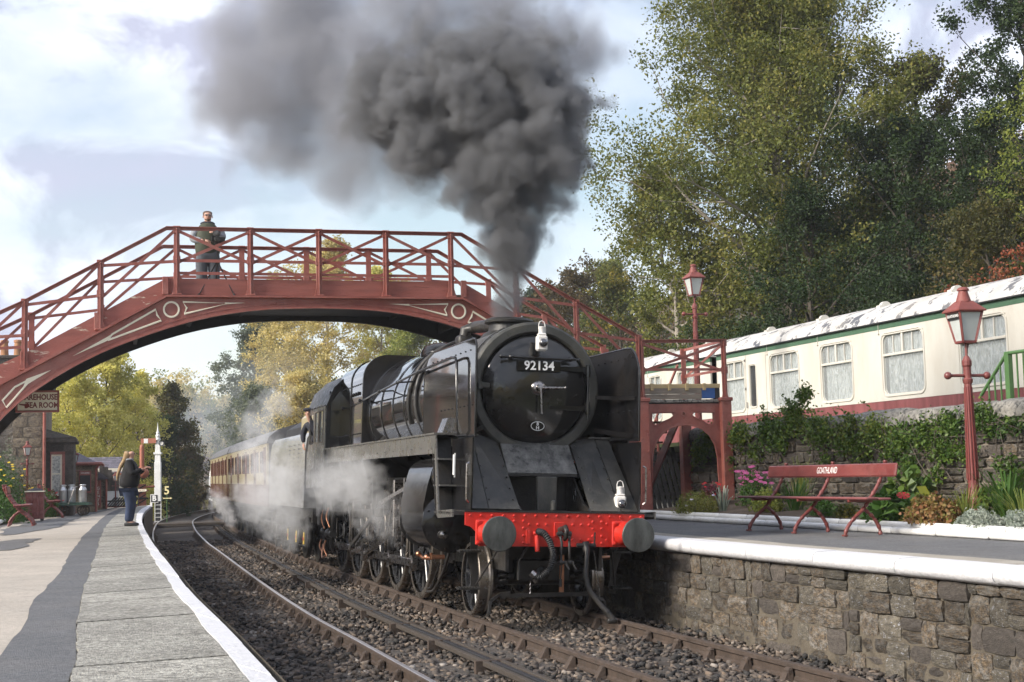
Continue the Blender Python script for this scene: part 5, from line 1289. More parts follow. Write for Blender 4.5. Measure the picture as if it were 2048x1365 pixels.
# ------------------------------------------------------------------ train coaches behind the tender
def rrect(x0, x1, z0, z1, r, n=4):
    out = []
    for cx, cz, a0 in ((x0 + r, z0 + r, math.pi), (x1 - r, z0 + r, 1.5 * math.pi), (x1 - r, z1 - r, 0), (x0 + r, z1 - r, .5 * math.pi)):
        for k in range(n + 1): a = a0 + k * math.pi / 2 / n; out.append((cx + r * math.cos(a), cz + r * math.sin(a)))
    return out
YZ = lambda x0: (lambda a, c, w: (w, a, c))
def curvept(line, Y):
    for p, q in zip(line[:-1], line[1:]):
        if p.y <= Y < q.y: return p.lerp(q, (Y - p.y) / (q.y - p.y))
def coach(label, Y0, Y1):
    p, q = curvept(LOCO, Y0), curvept(LOCO, Y1); d = (q - p); L = d.length; a = math.atan2(d.y, d.x) - math.pi / 2
    t = thing('train_coach', label, 'railway coach', p, a, 'maroon and cream coaches of the train')
    wins = []; y = .9
    while y < L - 1: wins.append((y, y + .85)); y += 1.45
    for s in (-1, 1):
        x = s * 1.3
        MB().box(x - .02, x + .02, 0, L, 1.12, 1.66).build('lower_side', m_trainmaroon, t)
        MB().prism([(0, 1.665), (L, 1.665), (L, 2.68), (0, 2.68)], YZ(0), x - .02, x + .02, [rrect(a_, b_, 1.98, 2.5, .05) for a_, b_ in wins]).build('upper_side', m_traincream, t)
        for a_, b_ in wins:
            f = MB().tube([(x + s * .022, u, v) for u, v in rrect(a_, b_, 1.98, 2.5, .05)], .016, 6, closed=True).build('window_frame', m_trainmaroon, t)
            MB().box(x - s * .01 - .003, x - s * .01 + .003, a_, b_, 1.98, 2.5).build('pane', m_darkglass, f)
        for y in np.arange(.35, L, 2.9):
            MB().box(x + s * .021, x + s * .03, y, y + .52, 1.2, 2.6).build('door', m_trainmaroon if False else m_traincream, t).data.materials[0] = m_trainmaroon
    MB().box(-1.28, 1.28, 0, .03, 1.1, 2.7).build('end_wall', m_blacktimber, t); MB().box(-1.28, 1.28, L - .03, L, 1.1, 2.7).build('end_wall', m_blacktimber, t)
    ol = [(-1.34, 2.68), (-1.28, 2.84), (-1.05, 3.02), (-.6, 3.15), (0, 3.19), (.6, 3.15), (1.05, 3.02), (1.28, 2.84), (1.34, 2.68)]
    MB().sweep(ol, [(0, -.02, 0), (0, L + .02, 0)]).build('roof', m_roofg, t, 40)
    b = MB()
    for y in np.arange(1, L, 1.9): b.lathe((0, y, 3.17), (0, 0, 1), [(.12, 0), (.12, .07), (0, .1)], 10)
    b.build('roof_vent', m_roofg, t)
    b = MB(); b.box(-1.15, 1.15, .1, L - .1, .95, 1.1); b.box(-1.24, -1.18, 3.5, L - 3.5, .6, .98); b.box(-1.28, -1.16, .2, L - .2, 1.04, 1.11); b.build('underframe', m_grime, t)
    for yb in (2.2, L - 2.2):
        bg = MB().box(-1.1, -1.0, yb - 1.3, yb + 1.3, .42, .72, .03).box(1.0, 1.1, yb - 1.3, yb + 1.3, .42, .72, .03).box(-1, 1, yb - .2, yb + .2, .45, .8).build('bogie', m_grime, t)
        for y in (yb - .95, yb + .95):
            for s in (-1, 1): MB().lathe((s * .76, y, .46), (s, 0, 0), [(.44, -.05), (.46, 0), (.46, .05), (.38, .06), (.1, .02), (.1, .08), (0, .08)], 24).build('bogie_wheel', m_grime, bg, 35)
    return t
coach('first coach behind the tender, maroon and cream, half hidden by steam', 35.9, 49.0)
coach('last coach of the train with cream side curving away at the far end', 49.35, 63.2)

# ------------------------------------------------------------------ camping coach on the right
def camping(label, y0, y1, wl_, door):
    o = K + kl * 6
    t = thing('camping_coach', label, 'railway coach', (o.x, o.y, 0), KH)
    wins = [(a, c) for a, c in wl_]
    holes = [rrect(a, c, 3.22, 4.42, .14) for a, c in wins] + [rrect(a, c, 3.28, 4.28, .05) for a, c in door]
    MB().prism([(y0, 3.085), (y1, 3.085), (y1, 4.56), (y0, 4.56)], YZ(0), 0, .05, holes).build('upper_side', m_coachcream, t)
    MB().box(0.006, .05, y0, y1, 2.45, 3.08).build('lower_side', m_coachmaroon, t)
    MB().box(-.006, .05, y0, y1, 4.563, 4.69).build('cantrail', m_coachgreen, t)
    MB().box(0.2, 2.5, y0 + .02, y0 + .06, 2.4, 4.7).build('end_wall', m_coachcream, t); MB().box(2.55, 2.6, y0, y1, 2.4, 4.7).build('far_side', m_coachcream, t); MB().box(0.05, 2.55, y1 - .06, y1 - .02, 2.4, 4.7).build('end_wall', m_coachcream, t)
    MB().box(.1, 2.5, y0, y1, 2.75, 2.8).build('floor_pan', m_blacktimber, t)
    MB().box(1.2, 1.23, y0 + .1, y1 - .1, 2.8, 4.7).build('partition', m_blacktimber, t)
    ol = [(-.05, 4.69), (.02, 4.83), (.18, 4.97), (.45, 5.10), (.85, 5.21), (1.3, 5.25), (1.75, 5.21), (2.15, 5.10), (2.42, 4.97), (2.58, 4.83), (2.65, 4.69)]
    MB().sweep(ol, [(0, y0 - .04, 0), (0, y1 + .04, 0)]).build('roof', m_roofw, t, 40)
    MB().box(-.065, -.035, y0, y1, 4.685, 4.71).build('gutter', m_blacktimber, t)
    for a, c in wins:
        f = MB().tube([(-.008, u, v) for u, v in rrect(a - .05, c + .05, 3.17, 4.47, .17)], .014, 6, closed=True).build('window_frame', m_coachcream, t, 50)
        b = MB(); b.box(-.012, .03, a, c, 3.995, 4.045, .005); b.box(-.012, .03, (a + c) / 2 - .03, (a + c) / 2 + .03, 4.045, 4.42, .005)
        for q in ((a + c) / 2 - .36, (a + c) / 2 + .33): b.box(.0, .025, q, q + .02, 4.045, 4.4)
        b.box(-.02, .012, a - .02, c + .02, 4.425, 4.45, .004); b.build('window_bars', m_coachcream, f)
        MB().box(.032, .036, a, c, 3.22, 4.42).build('pane', m_pane, f)
        ed = np.linspace(a + .02, c - .02, 44); cv = MB()
        vs = []; 
        for k, y in enumerate(ed): x = .10 + .018 * math.sin(k * 1.25 + a * 3); vs += [(x, y, 3.2), (x, y, 4.45)]
        cv.add(vs, [(2 * k, 2 * k + 2, 2 * k + 3, 2 * k + 1) for k in range(len(ed) - 1)]); cv.build('curtain', m_curtain, f, 80)
    for a, c in door:
        f = MB().tube([(-.006, u, v) for u, v in rrect(a - .03, c + .03, 3.25, 4.31, .06)], .012, 6, closed=True).build('door_window', m_coachcream, t, 50); MB().box(.032, .036, a, c, 3.28, 4.28).build('pane', m_darkglass, f)
        b = MB(); b.box(-.004, .0, a - .55, a - .545, 2.7, 4.56); b.box(-.004, .0, c + .2, c + .205, 2.7, 4.56); b.build('door_gap', m_blacktimber, t)
        MB().tube([(-.03, c + .14, 3.25), (-.03, c + .14, 3.4)], .012, 6).build('door_handle', m_steel, t)
        for z in (2.95, 3.7, 4.4): MB().box(-.02, .0, c + .21, c + .25, z, z + .06).build('hinge', m_steel, t)
    for a, c in wins:
        b = MB(); b.box(-.02, -.006, c + .12, c + .125, 4.46, 4.69); b.sph((-.02, c + .125, 4.48), .02, 6, 4); b.build('bolt', m_coachcream, t)
    for y in np.arange(y0 + 1.3, y1 - .5, 2.6):
        b = MB(); b.lathe((.62, y, 5.13), (0, 1, 0), [(.0, -.05), (.12, -.05), (.12, .05), (.085, .05), (.085, .03), (0, .03)], 20); b.box(.45, .8, y - .07, y + .07, 5.08, 5.16); b.build('roof_vent', m_coachcream, t, 40)
    MB().box(.2, 2.4, y0 + .3, y1 - .3, 2.1, 2.45).build('underframe', m_grime, t)
    for y in (y0 + 2, y1 - 2):
        for x in (.5, 2.0): MB().lathe((x, y, 2.82 - .02), (1, 0, 0), [(.42, -.05), (.42, .05)], 20).build('bogie_wheel', m_grime, t, 30)
camping('cream and maroon camping coach with lace curtains above the ivy wall', -8.2, 10.6, [(-6.5, -5.15), (-3.95, -2.6), (-1.4, -.02), (1.22, 2.66), (3.92, 5.2), (6.28, 7.64), (9.05, 10.1)], [(8.42, 8.74)])
camping('second cream camping coach farther away behind the bridge landing', 11.0, 28, [(11.9, 13.1), (14.3, 15.1), (16.3, 17.5), (19, 20.3), (21.6, 22.9), (24.2, 25.5)], [])

# green handrail by the coach
t = thing('green_railing', 'green tubular railing and gate post in front of the camping coach', 'railing', (K + kl * 3.2).to_tuple(), KH)
GZ = 2.38
b = MB(); b.tube([(0, -5.2, GZ + 1.0), (0, -9.5, GZ + 1.0)], .028, 10); b.build('handrail', m_green, t, 50)
MB().tube([(0, -5.2, GZ + .98), (0, -4.55, GZ + .42)], .026, 10).build('handrail', m_green, t, 50)
MB().box(-.04, .04, -5.3, -5.2, GZ - .1, GZ + 1.02, .005).build('gate_post', m_green, t)
for k in range(1, 28): MB().tube([(0, -5.3 - .15 * k, GZ - .1), (0, -5.3 - .15 * k, GZ + .98)], .014, 6).build('baluster', m_green, t, 60)
for k in range(1, 4): MB().tube([(0, -5.2 + .15 * k, GZ - .1), (0, -5.2 + .15 * k, GZ + .98 - .13 * k)], .014, 6).build('baluster', m_green, t, 60)

# ------------------------------------------------------------------ gas lamps
def lamp(label, loc, h, rz=0, sc_=1., name_on=False, arm=True):
    t = thing('gas_lamp', label, 'lamp post', loc, rz, 'maroon station gas lamps'); t.scale = (sc_, sc_, sc_)
    hp = h - .9
    b = MB(); b.lathe((0, 0, 0), (0, 0, 1), [(.13, 0), (.13, .05), (.10, .1), (.085, .22), (.09, .25), (.075, .3), (.066, .5), (.048, hp - .36), (.06, hp - .34), (.065, hp - .3), (.05, hp - .28), (.05, hp - .14), (.062, hp - .12), (.062, hp - .06), (.045, hp - .03), (.03, hp)], 12)
    b.build('post', m_maroon, t, 25)
    b = MB()
    for k in range(12):
        a = k * math.pi / 6; b.tube([(.072 * math.cos(a), .072 * math.sin(a), .5), (.046 * math.cos(a), .046 * math.sin(a), hp - .4)], .008, 5)
    b.build('flutes', m_maroon, t, 50)
    b = MB(); b.tube([(-.27, 0, hp - .25), (.27, 0, hp - .25)], .02, 8); b.sph((-.28, 0, hp - .25), .05); b.sph((.28, 0, hp - .25), .05); b.build('ladder_bar', m_maroon, t, 60)
    # S-bracket to lantern
    b = MB(); b.tube(smoothline([(0, 0, hp - .02), (.02, .02, hp + .08), (.09, .09, hp + .18), (.105, .105, hp + .28), (.135, .135, hp + .48), (.15, .15, hp + .58)], .04), .018, 8); b.tube([(0, 0, hp), (0, 0, hp + .2)], .016, 6); b.build('bracket', m_maroon, t, 60)
    z0, z1 = hp + .18, hp + .57; r0, r1 = .088, .162
    ca = [(1, 1), (-1, 1), (-1, -1), (1, -1)]
    k0, k1 = r0 , r1
    b = MB()
    for (sx, sy) in ca: b.bar((sx * k0, sy * k0, z0), (sx * k1, sy * k1, z1), .028, .028)
    for i in range(4):
        (ax_, ay), (bx, by) = ca[i], ca[(i + 1) % 4]
        b.bar((ax_ * k0, ay * k0, z0), (bx * k0, by * k0, z0), .03, .03); b.bar((ax_ * k1, ay * k1, z1), (bx * k1, by * k1, z1), .03, .03)
    b.box(-k0, k0, -k0, k0, z0 - .02, z0 - .005); fr = b.build('lantern_frame', m_maroon, t)
    for i in range(4):
        (ax_, ay), (bx, by) = ca[i], ca[(i + 1) % 4]; q = .97
        b = MB(); P4 = [Vector((ax_ * k0 * q, ay * k0 * q, z0)), Vector((bx * k0 * q, by * k0 * q, z0)), Vector((bx * k1 * q, by * k1 * q, z1)), Vector((ax_ * k1 * q, ay * k1 * q, z1))]
        n_ = (P4[1] - P4[0]).cross(P4[3] - P4[0]).normalized() * .004
        b.add(P4 + [p + n_ for p in P4], [(0, 1, 2, 3), (7, 6, 5, 4), (0, 4, 5, 1), (1, 5, 6, 2), (2, 6, 7, 3), (3, 7, 4, 0)]); b.build('pane', m_lampglass, fr)
    if name_on:
        for i in (2,):
            (ax_, ay), (bx, by) = ca[i - 1 if False else i], ca[(i + 1) % 4]
        # name strip on the face looking towards the track
        n0 = Vector((-1, 0, 0)); up = Vector(((k0 - k1) / (z1 - z0) * 1.0, 0, 1)).normalized(); up = Vector((-(k1 - k0) / (z1 - z0), 0, 1)).normalized()
        u_ = Vector((0, -1, 0)); nn = u_.cross(up).normalized()
        z = z0 + .86 * (z1 - z0); x = -(k0 + .86 * (k1 - k0)) - .012
        M_ = axes((x, 0, z), u_, up, nn)
        b = MB(); b.box(-.135, .135, -.032, .032, -.003, .003, 0, M_); b.box(-.135, .135, -.045, -.034, -.006, .006, 0, M_); b.build('name_strip', m_blacktimber, fr)
        text('GOATHLAND', .05, m_letter, fr, M_ @ Matrix.Translation((0, 0, .0035)), bold=.001, ext=.001, sx=.88)
    b = MB(); b.lathe((0, 0, z0 + .02), (0, 0, 1), [(.03, 0), (.04, .08), (.02, .14), (.02, .25), (.03, .3)], 10); b.build('burner', m_whitelamp, fr, 50)
    b = MB(); R1, R2 = .2, .082; zt = z1 + .14
    vs = [(sx * R1, sy * R1, z1 + .0) for sx, sy in ca] + [(sx * R1, sy * R1, z1 + .018) for sx, sy in ca] + [(sx * R2, sy * R2, zt) for sx, sy in ca]
    b.add(vs, [(3, 2, 1, 0)] + [(i, (i + 1) % 4, 4 + (i + 1) % 4, 4 + i) for i in range(4)] + [(4 + i, 4 + (i + 1) % 4, 8 + (i + 1) % 4, 8 + i) for i in range(4)] + [(8, 9, 10, 11)]); rf = b.build('lantern_roof', m_redroof, t)
    b = MB(); b.lathe((0, 0, zt - .01), (0, 0, 1), [(.1, 0), (.095, .02), (.06, .13), (.06, .145), (.078, .15), (.075, .17), (.05, .19), (0, .2)], 16); b.build('finial', m_redroof, rf, 35)
    return t
m_redroof = mat('maroon_roof_paint', (.2, .055, .045), .6, 0, .2, 4, .2, 40, col2=(.3, .22, .07), c2pos=(.62, .72))
bp = G(1950, 1035, 1.1)
lamp('large maroon lamp with GOATHLAND name strip in the flower bed', (bp.x, bp.y, 1.08), 2.98, R(14), 1., True)
q = at(1396, 800, 32.5); lamp('maroon lamp standing behind the bridge landing by the trees', (q.x, q.y, 2.3), 4.15, R(20), 1.0)
q = at(54, 1000, 40); lamp('small maroon lamp in front of the stone station house corner', (q.x, q.y, .9), 3.85, R(30), .55)
q = at(149, 1000, 44); lamp('maroon lamp half hidden behind the bay window corner', (q.x - .1, q.y + .3, .9), 3.3, R(30), .6)
q = at(231, 1000, 52.5); lamp('farthest maroon lamp in front of the cream goods building', (q.x, q.y, .9), 2.9, R(30), .45)

# ------------------------------------------------------------------ benches
def bench(label, M, L, frames, lettering=None, sc_=1., group=None):
    t = thing('bench', label, 'bench', M=M, group='maroon rustic station benches')
    t.scale = (sc_,) * 3 if sc_ != 1 else t.scale
    # local: x along bench, y towards the back, z up ; front faces -y
    b = MB(); b.box(-L / 2, L / 2, -.19, -.02, .445, .475, .012); sl = b.build('seat_plank', m_maroonwood, t)
    MB().box(-L / 2, L / 2, -.01, .17, .435, .465, .012).build('seat_plank', m_maroonwood, t)
    bk = MB(); M_ = Matrix.Translation((.0, .31, .80)) @ Matrix.Rotation(R(-12), 4, 'X'); bk.box(-L / 2 + .06, L / 2 - .06, -.02, .02, -.085, .085, .016, M_); bk = bk.build('back_rail', m_maroon, t)
    if lettering: text(lettering, .125, m_letter, bk, M_ @ axes((0, -.0205, .0), (1, 0, 0), (0, 0, 1), (0, -1, 0)), ext=.001, bold=.0, sx=.62)
    for x in frames:
        def knob(pts, r):
            P = smoothline(pts, .012); rr_ = [r * (1 + .22 * math.sin(i * .9) * (math.sin(i * .37) > -.3)) for i in range(len(P))]; b_ = MB(); b_.tube([(p.x, p.y, p.z) for p in P], rr_, 7); return b_
        f1 = knob([(x, .39, .92), (x, .36, .80), (x, .25, .6), (x, .15, .47), (x, .04, .33), (x, -.1, .22), (x, -.21, .1), (x, -.25, .0)], .024).build('bench_leg', m_maroon, t, 70)
        knob([(x, .27, .0), (x, .25, .1), (x, .17, .22), (x, .05, .32)], .024).build('bench_leg', m_maroon, t, 70)
        MB().bar((x, -.18, .43), (x, .16, .42), .03, .04).build('seat_bracket', m_maroon, t)
        MB().tube([(x, -.25, 0), (x, -.25, .02)], .04, 8).build('foot', m_maroon, f1)
    return t
c = K * 0
f0, f1 = Vector((3.36, 20.04, 0)), Vector((4.16, 17.85, 0)); dv = (f0 - f1).normalized(); a = math.atan2(-dv.y, -dv.x)
mid = (Vector((3.21, 20.04, 0)) + Vector((4.04, 17.85, 0))) / 2 + Vector((math.cos(.36), math.sin(.36), 0)) * .25
bench('long maroon bench lettered GOATHLAND in front of the ivy wall', Matrix.Translation((mid.x, mid.y, RZ)) @ Matrix.Rotation(math.atan2(-2.19, .83), 4, 'Z'), 3.15, (-1.17, 0, 1.17), 'GOATHLAND')
for px, py, lab in ((40, 1052, 'maroon bench beside yellow flowers, nearest on the left platform'), (103, 1036, 'maroon bench behind the litter bin, partly hidden')):
    g_ = G(px, py, PZ); bb_ = bench(lab, Matrix.Translation((g_.x - .05, g_.y + .3, PZ)) @ Matrix.Rotation(math.atan2(.958, -.287), 4, 'Z'), 1.6, (-.62, 0, .62), None)
# litter bin
t = thing('litter_bin', 'square maroon boarded litter bin with dark lid between two benches', 'bin', (*at(70, 1040, 36.4).to_tuple()[:2], PZ), .25)
for k in range(5):
    MB().box(-.2 + k * .081, -.2 + k * .081 + .078, -.21, -.19, .05, .72, .004).build('board', m_maroonwood, t); MB().box(.19, .21, -.2 + k * .081, -.2 + k * .081 + .078, .05, .72, .004).build('board', m_maroonwood, t)
    MB().box(-.2 + k * .081, -.2 + k * .081 + .078, .19, .21, .05, .72, .004).build('board', m_maroonwood, t); MB().box(-.21, -.19, -.2 + k * .081, -.2 + k * .081 + .078, .05, .72, .004).build('board', m_maroonwood, t)
MB().box(-.24, .24, -.24, .24, .72, .745, .006).build('rim', m_cream, t)
MB().lathe((0, 0, .745), (0, 0, 1), [(.19, 0), (.18, .03), (.1, .06), (0, .07)], 20).build('lid', m_navy, t, 40)
for x in (-.17, .17):
    for y in (-.17, .17): MB().box(x - .03, x + .03, y - .03, y + .03, 0, .05).build('foot', m_blacktimber, t)
# barrow with milk churns
cw = at(147, 1030, 41.2); CWM = Matrix.Translation((cw.x, cw.y, PZ)) @ Matrix.Rotation(R(8), 4, 'Z')
t = thing('platform_barrow', 'dark green four wheeled platform barrow carrying milk churns', 'barrow', M=CWM)
for k in range(5): MB().box(-.4, .45, -.3 + k * .12, -.3 + k * .12 + .115, .34, .37, .004).build('board', m_dkgreen, t)
MB().box(-.42, .47, -.32, .32, .29, .337, .006).build('frame', m_dkgreen, t)
for x in (-.26, .27):
    for y in (-.27, .27):
        b = MB(); b.lathe((x, y, .14), (0, 1, 0), [(.14, -.02), (.14, .02), (.11, .02), (.11, -.02)], 24, cap=False); b.lathe((x, y, .14), (0, 1, 0), [(0, -.04), (.03, -.04), (.03, .04), (0, .04)], 12, cap=False)
        for k in range(6): a = k * math.pi / 3; b.bar((x, y, .14), (x + .12 * math.cos(a), y, .14 + .12 * math.sin(a)), .02, .02, up=(0, 1, 0))
        b.build('wheel', m_rust, t, 40)
b = MB(); b.tube([(-.1, -.33, .3), (.08, -.36, .78)], .012, 6); b.tube([(-.0, -.36, .76), (.16, -.36, .82)], .012, 6); b.tube([(-.26, -.27, .14), (-.26, .27, .14)], .015, 6); b.tube([(.27, -.27, .14), (.27, .27, .14)], .015, 6); b.build('drawbar', m_steel, t, 50)
for x, y, lab in ((-.3, .05, 'leftmost silver milk churn on the green barrow'), (-.07, .12, 'middle silver milk churn on the green barrow'), (.26, -.05, 'rightmost silver milk churn on the green barrow')):
    ch = thing('milk_churn', lab, 'milk churn', M=CWM @ Matrix.Translation((x, y, .372)), group='silver milk churns')
    MB().lathe((0, 0, 0), (0, 0, 1), [(.10, 0), (.105, .02), (.112, .06), (.112, .33), (.117, .345), (.112, .36), (.105, .38), (.075, .43), (.07, .45), (.07, .47)], 24).build('body', m_churn, ch, 40)
    MB().lathe((0, 0, .47), (0, 0, 1), [(.095, 0), (.1, .012), (.095, .03), (.05, .04), (0, .04)], 24).build('lid', m_churn, ch, 40)

m_whitelace = mat('white_lace', (.6, .6, .56), .8, 0, .2, 9, .3, 60, col2=(.3, .32, .3), c2pos=(.48, .56))
# ------------------------------------------------------------------ station buildings on the left
def pivot(t, x, y): t.matrix_world = Matrix.Translation((x, y, 0)) @ Matrix.Rotation(.27, 4, 'Z') @ Matrix.Translation((-x, -y, 0))
def wallbox(t, x0, x1, y0, y1, z0, z1, m=m_mortar):
    MB().box(x0, x1, y0, y1, z0, z1).build('wall', m, t)
hs = thing('station_house', 'tall dark stone station house with bay window and chimneys', 'building'); pivot(hs, -13.32, 40.75)
wallbox(hs, -20, -14.12, 41.5, 50, .8, 5.0); wallbox(hs, -14.15, -13.32, 40.75, 46, .8, 4.72); BX, BY = -13.32, 41.83; wallbox(hs, BX, BX + .78, BY, BY + 2.3, .8, 3.0, m_stoneC)
ST = [m_stoneD, m_stoneD, m_stoneC, m_stoneA]
n1 = rubble(hs, (-16.6, 41.5, 0), (-14.15, 41.5, 0), .9, 4.95, [mat('pale_rubble', (.27, .25, .22), .9, 0, .4, 9, .9, 20, col2=(.14, .12, .1), c2pos=(.5, .65), rv=.2)], (.14, .24), (.18, .34), .08, 81, .16, gap=.02, limit=150)
n2 = rubble(hs, (-14.15, 40.75, 0), (-13.32, 40.75, 0), .9, 4.7, [mat('quoin_stone', (.16, .13, .095), .85, 0, .35, 4, .6, 26, col2=(.06, .052, .045), c2pos=(.45, .6), rv=.4, dirt=(.3, .25, .17), dscale=3)], (.26, .3), (.3, .52), .09, 82, .05, gap=.018, limit=90)
rubble(hs, (BX, BY, 0), (BX + .78, BY, 0), 2.74, 2.99, [m_stoneC], (.24, .26), (.3, .5), .06, 83, .03, gap=.01, limit=10)
rubble(hs, (-13.32, 40.75, 0), (-13.32, 46, 0), .9, 4.7, [m_stoneD, m_stoneA], (.26, .3), (.3, .55), .09, 84, .05, gap=.018, limit=40)
b = MB(); b.box(-14.25, -13.22, 40.65, 46, 4.72, 4.86, .02); b.box(-14.2, -13.27, 40.7, 46, 4.86, 4.95, .01); b.build('cornice', m_stoneC, hs)
b = MB(); b.box(BX - .02, BX + .88, BY - .1, BY + 2.4, 3.0, 3.09, .015); b.box(BX, BX + .84, BY - .06, BY + 2.36, 3.09, 3.16, .01)
b.add([(BX, BY - .04, 3.16), (BX + .82, BY - .04, 3.16), (BX + .82, BY + 2.3, 3.16), (BX, BY + 2.3, 3.16), (BX, BY + .5, 3.42), (BX, BY + 1.8, 3.42)], [(0, 1, 4), (1, 2, 5, 4), (2, 3, 5), (0, 4, 5, 3), (3, 2, 1, 0)]); b.build('bay_roof', m_stoneC, hs)
wx = BX + .13
b = MB(); b.box(wx, wx + .03, BY - .03, BY + .01, 1.45, 2.72); b.box(wx + .33, wx + .41, BY - .05, BY + .01, 1.45, 2.72); b.box(wx, wx + .41, BY - .05, BY + .01, 2.66, 2.74); wf = b.build('window_frame', m_red, hs)
b = MB(); b.box(wx + .03, wx + .06, BY - .025, BY, 1.5, 2.66); b.box(wx + .28, wx + .33, BY - .025, BY, 1.5, 2.66); b.box(wx + .06, wx + .28, BY - .025, BY, 2.08, 2.12); b.box(wx + .06, wx + .28, BY - .025, BY, 2.61, 2.66); b.box(wx, wx + .33, BY - .05, BY, 1.46, 1.5); b.build('sash', m_cream, wf)
MB().box(wx + .06, wx + .28, BY - .012, BY - .004, 1.5, 2.61).build('curtain', m_whitelace, wf)
m_ = 0
MB().tube([(-13.3, 40.6, .9), (-13.3, 40.6, 4.75)], .045, 8).build('downpipe', m_red, hs, 50); MB().tube([(-14.72, 41.42, 1.8), (-14.72, 41.42, 4.9)], .045, 8).build('downpipe', m_red, hs, 50)
b = MB(); b.add([(-20.2, 41.3, 4.98), (-14.0, 41.3, 4.98), (-17.1, 41.3, 6.4), (-20.2, 50.2, 4.98), (-14.0, 50.2, 4.98), (-17.1, 50.2, 6.4)], [(0, 1, 2), (3, 5, 4), (1, 4, 5, 2), (0, 2, 5, 3), (0, 3, 4, 1)]); b.build('roof', m_slate, hs)
HI = hs.matrix_world.inverted()
def wl(px, Y): q = at(px, 700, Y); return HI @ Vector((q.x, Y, 0))
c_ = wl(18, 44.6); x0, x1, y0 = c_.x - .75, c_.x + .55, c_.y
st_ = MB().box(x0, x1, y0, y0 + .7, 4.7, 5.72).build('chimney_stack', m_mortar, hs); MB().box(x0 - .06, x1 + .06, y0 - .06, y0 + .76, 5.72, 5.84, .02).build('chimney_cap', m_stoneC, st_)
rubble(hs, (x0, y0, 0), (x1, y0, 0), 5.0, 5.7, [m_stoneC, m_stoneB], (.2, .26), (.3, .5), .06, 85, .06, gap=.015, limit=30)
for px in (9, 36):
    c_ = wl(px, 44.95); MB().lathe((c_.x, c_.y, 5.83), (0, 0, 1), [(.13, 0), (.11, .42), (.13, .44), (.13, .5), (.09, .52)], 14).build('chimney_pot', m_terra, hs, 40)
c_ = wl(76, 44.9); MB().lathe((c_.x, c_.y, 5.45), (0, 0, 1), [(.13, 0), (.11, .42), (.13, .44), (.13, .5), (.09, .52)], 14).build('chimney_pot', m_terra, hs, 40)
MB().box(c_.x - .25, c_.x + .2, c_.y - .25, c_.y + .3, 4.7, 5.46, .01).build('chimney_stack', m_cream, hs)

wb = thing('waiting_room', 'low tan stone waiting room with slate roof and noticeboard', 'building')
XL, XR = at(150, 950, 46).x, at(190, 950, 46).x; pivot(wb, XR, 46.05)
wallbox(wb, XL - .5, XR, 46.05, 50.1, .8, 2.42)
rubble(wb, (XL - .35, 46.05, 0), (XR, 46.05, 0), .9, 2.4, [m_stoneD], (.17, .23), (.24, .42), .07, 91, .06, gap=.012, limit=70)
rubble(wb, (XR, 46.05, 0), (XR, 50, 0), .9, 2.4, [m_stoneD], (.17, .23), (.3, .5), .07, 92, .06, gap=.012, limit=70)
b = MB(); x0, x1 = XL - .7, XR + .12; b.add([(x0, 45.9, 2.42), (x1, 45.9, 2.42), (x1, 50.2, 2.42), (x0, 50.2, 2.42), (x0, 46.7, 2.8), (XR - .55, 46.7, 2.8), (XR - .55, 49.5, 2.8), (x0, 49.5, 2.8)], [(0, 1, 5, 4), (1, 2, 6, 5), (2, 3, 7, 6), (4, 5, 6, 7), (0, 4, 7, 3), (3, 2, 1, 0)]); b.build('roof', m_slate, wb)
MB().tube([(x0, 45.86, 2.44), (x1 + .05, 45.86, 2.42), (x1 + .08, 50.2, 2.42)], .055, 8).build('gutter', m_red, wb, 50)
MB().tube([(XR + .02, 45.95, .9), (XR + .02, 45.95, 2.25), (XR + .12, 45.88, 2.4)], .04, 8).build('downpipe', m_red, wb, 50)
pl0, pr0 = at(156.5, 950, 45.9).x, at(180, 950, 45.9).x
nb = MB().box(pl0, pr0, 45.93, 45.98, 1.5, 2.2, .005).build('noticeboard', m_red, wb)
MB().box(pl0 + .03, pr0 - .03, 45.92, 45.932, 1.56, 2.06).build('black_panel', m_blacktimber, nb)
text('NORTH EASTERN', .05, m_letter, nb, axes(((pl0 + pr0) / 2, 45.925, 2.13), (1, 0, 0), (0, 0, 1), (0, -1, 0)), bold=.001, ext=.001, sx=.66)

ob = thing('outbuilding', 'small dark stone outbuilding with slate roof and stepped gable', 'building')
XL, XR = at(191, 950, 50.3).x, at(212, 950, 50.3).x; pivot(ob, XR, 50.35)
wallbox(ob, XL - .1, XR, 50.35, 53, .8, 1.95)
rubble(ob, (XL, 50.35, 0), (XR, 50.35, 0), .9, 1.9, [m_stoneA, m_stoneD], (.16, .24), (.2, .36), .07, 93, .06, gap=.012, limit=40)
b = MB(); b.add([(XL - .1, 50.2, 2.35), (XR + .1, 50.2, 1.93), (XR + .1, 53.1, 1.93), (XL - .1, 53.1, 2.35), (XL - .1, 50.2, 1.93), (XL - .1, 53.1, 1.93)], [(0, 1, 2, 3), (4, 1, 0), (5, 3, 2), (4, 0, 3, 5), (4, 5, 2, 1)]); b.build('roof', m_slate, ob)
for k in range(5): MB().box(XL + .1 + k * .13, XL + .28 + k * .13, 53.12, 53.4, 1.5, 2.5 - .11 * k, .01).build('gable_step', m_stoneC, ob)
MB().tube([(XR, 50.28, .9), (XR, 50.28, 1.95)], .035, 8).build('downpipe', m_red, ob, 50)
es = thing('enamel_sign', 'tall narrow maroon enamel sign with white letters on the outbuilding', 'sign', (at(197, 1000, 50.2).x, 50.2, 0))
MB().box(-.09, .09, -.02, .02, .95, 1.9, .01).build('panel', m_red, es)
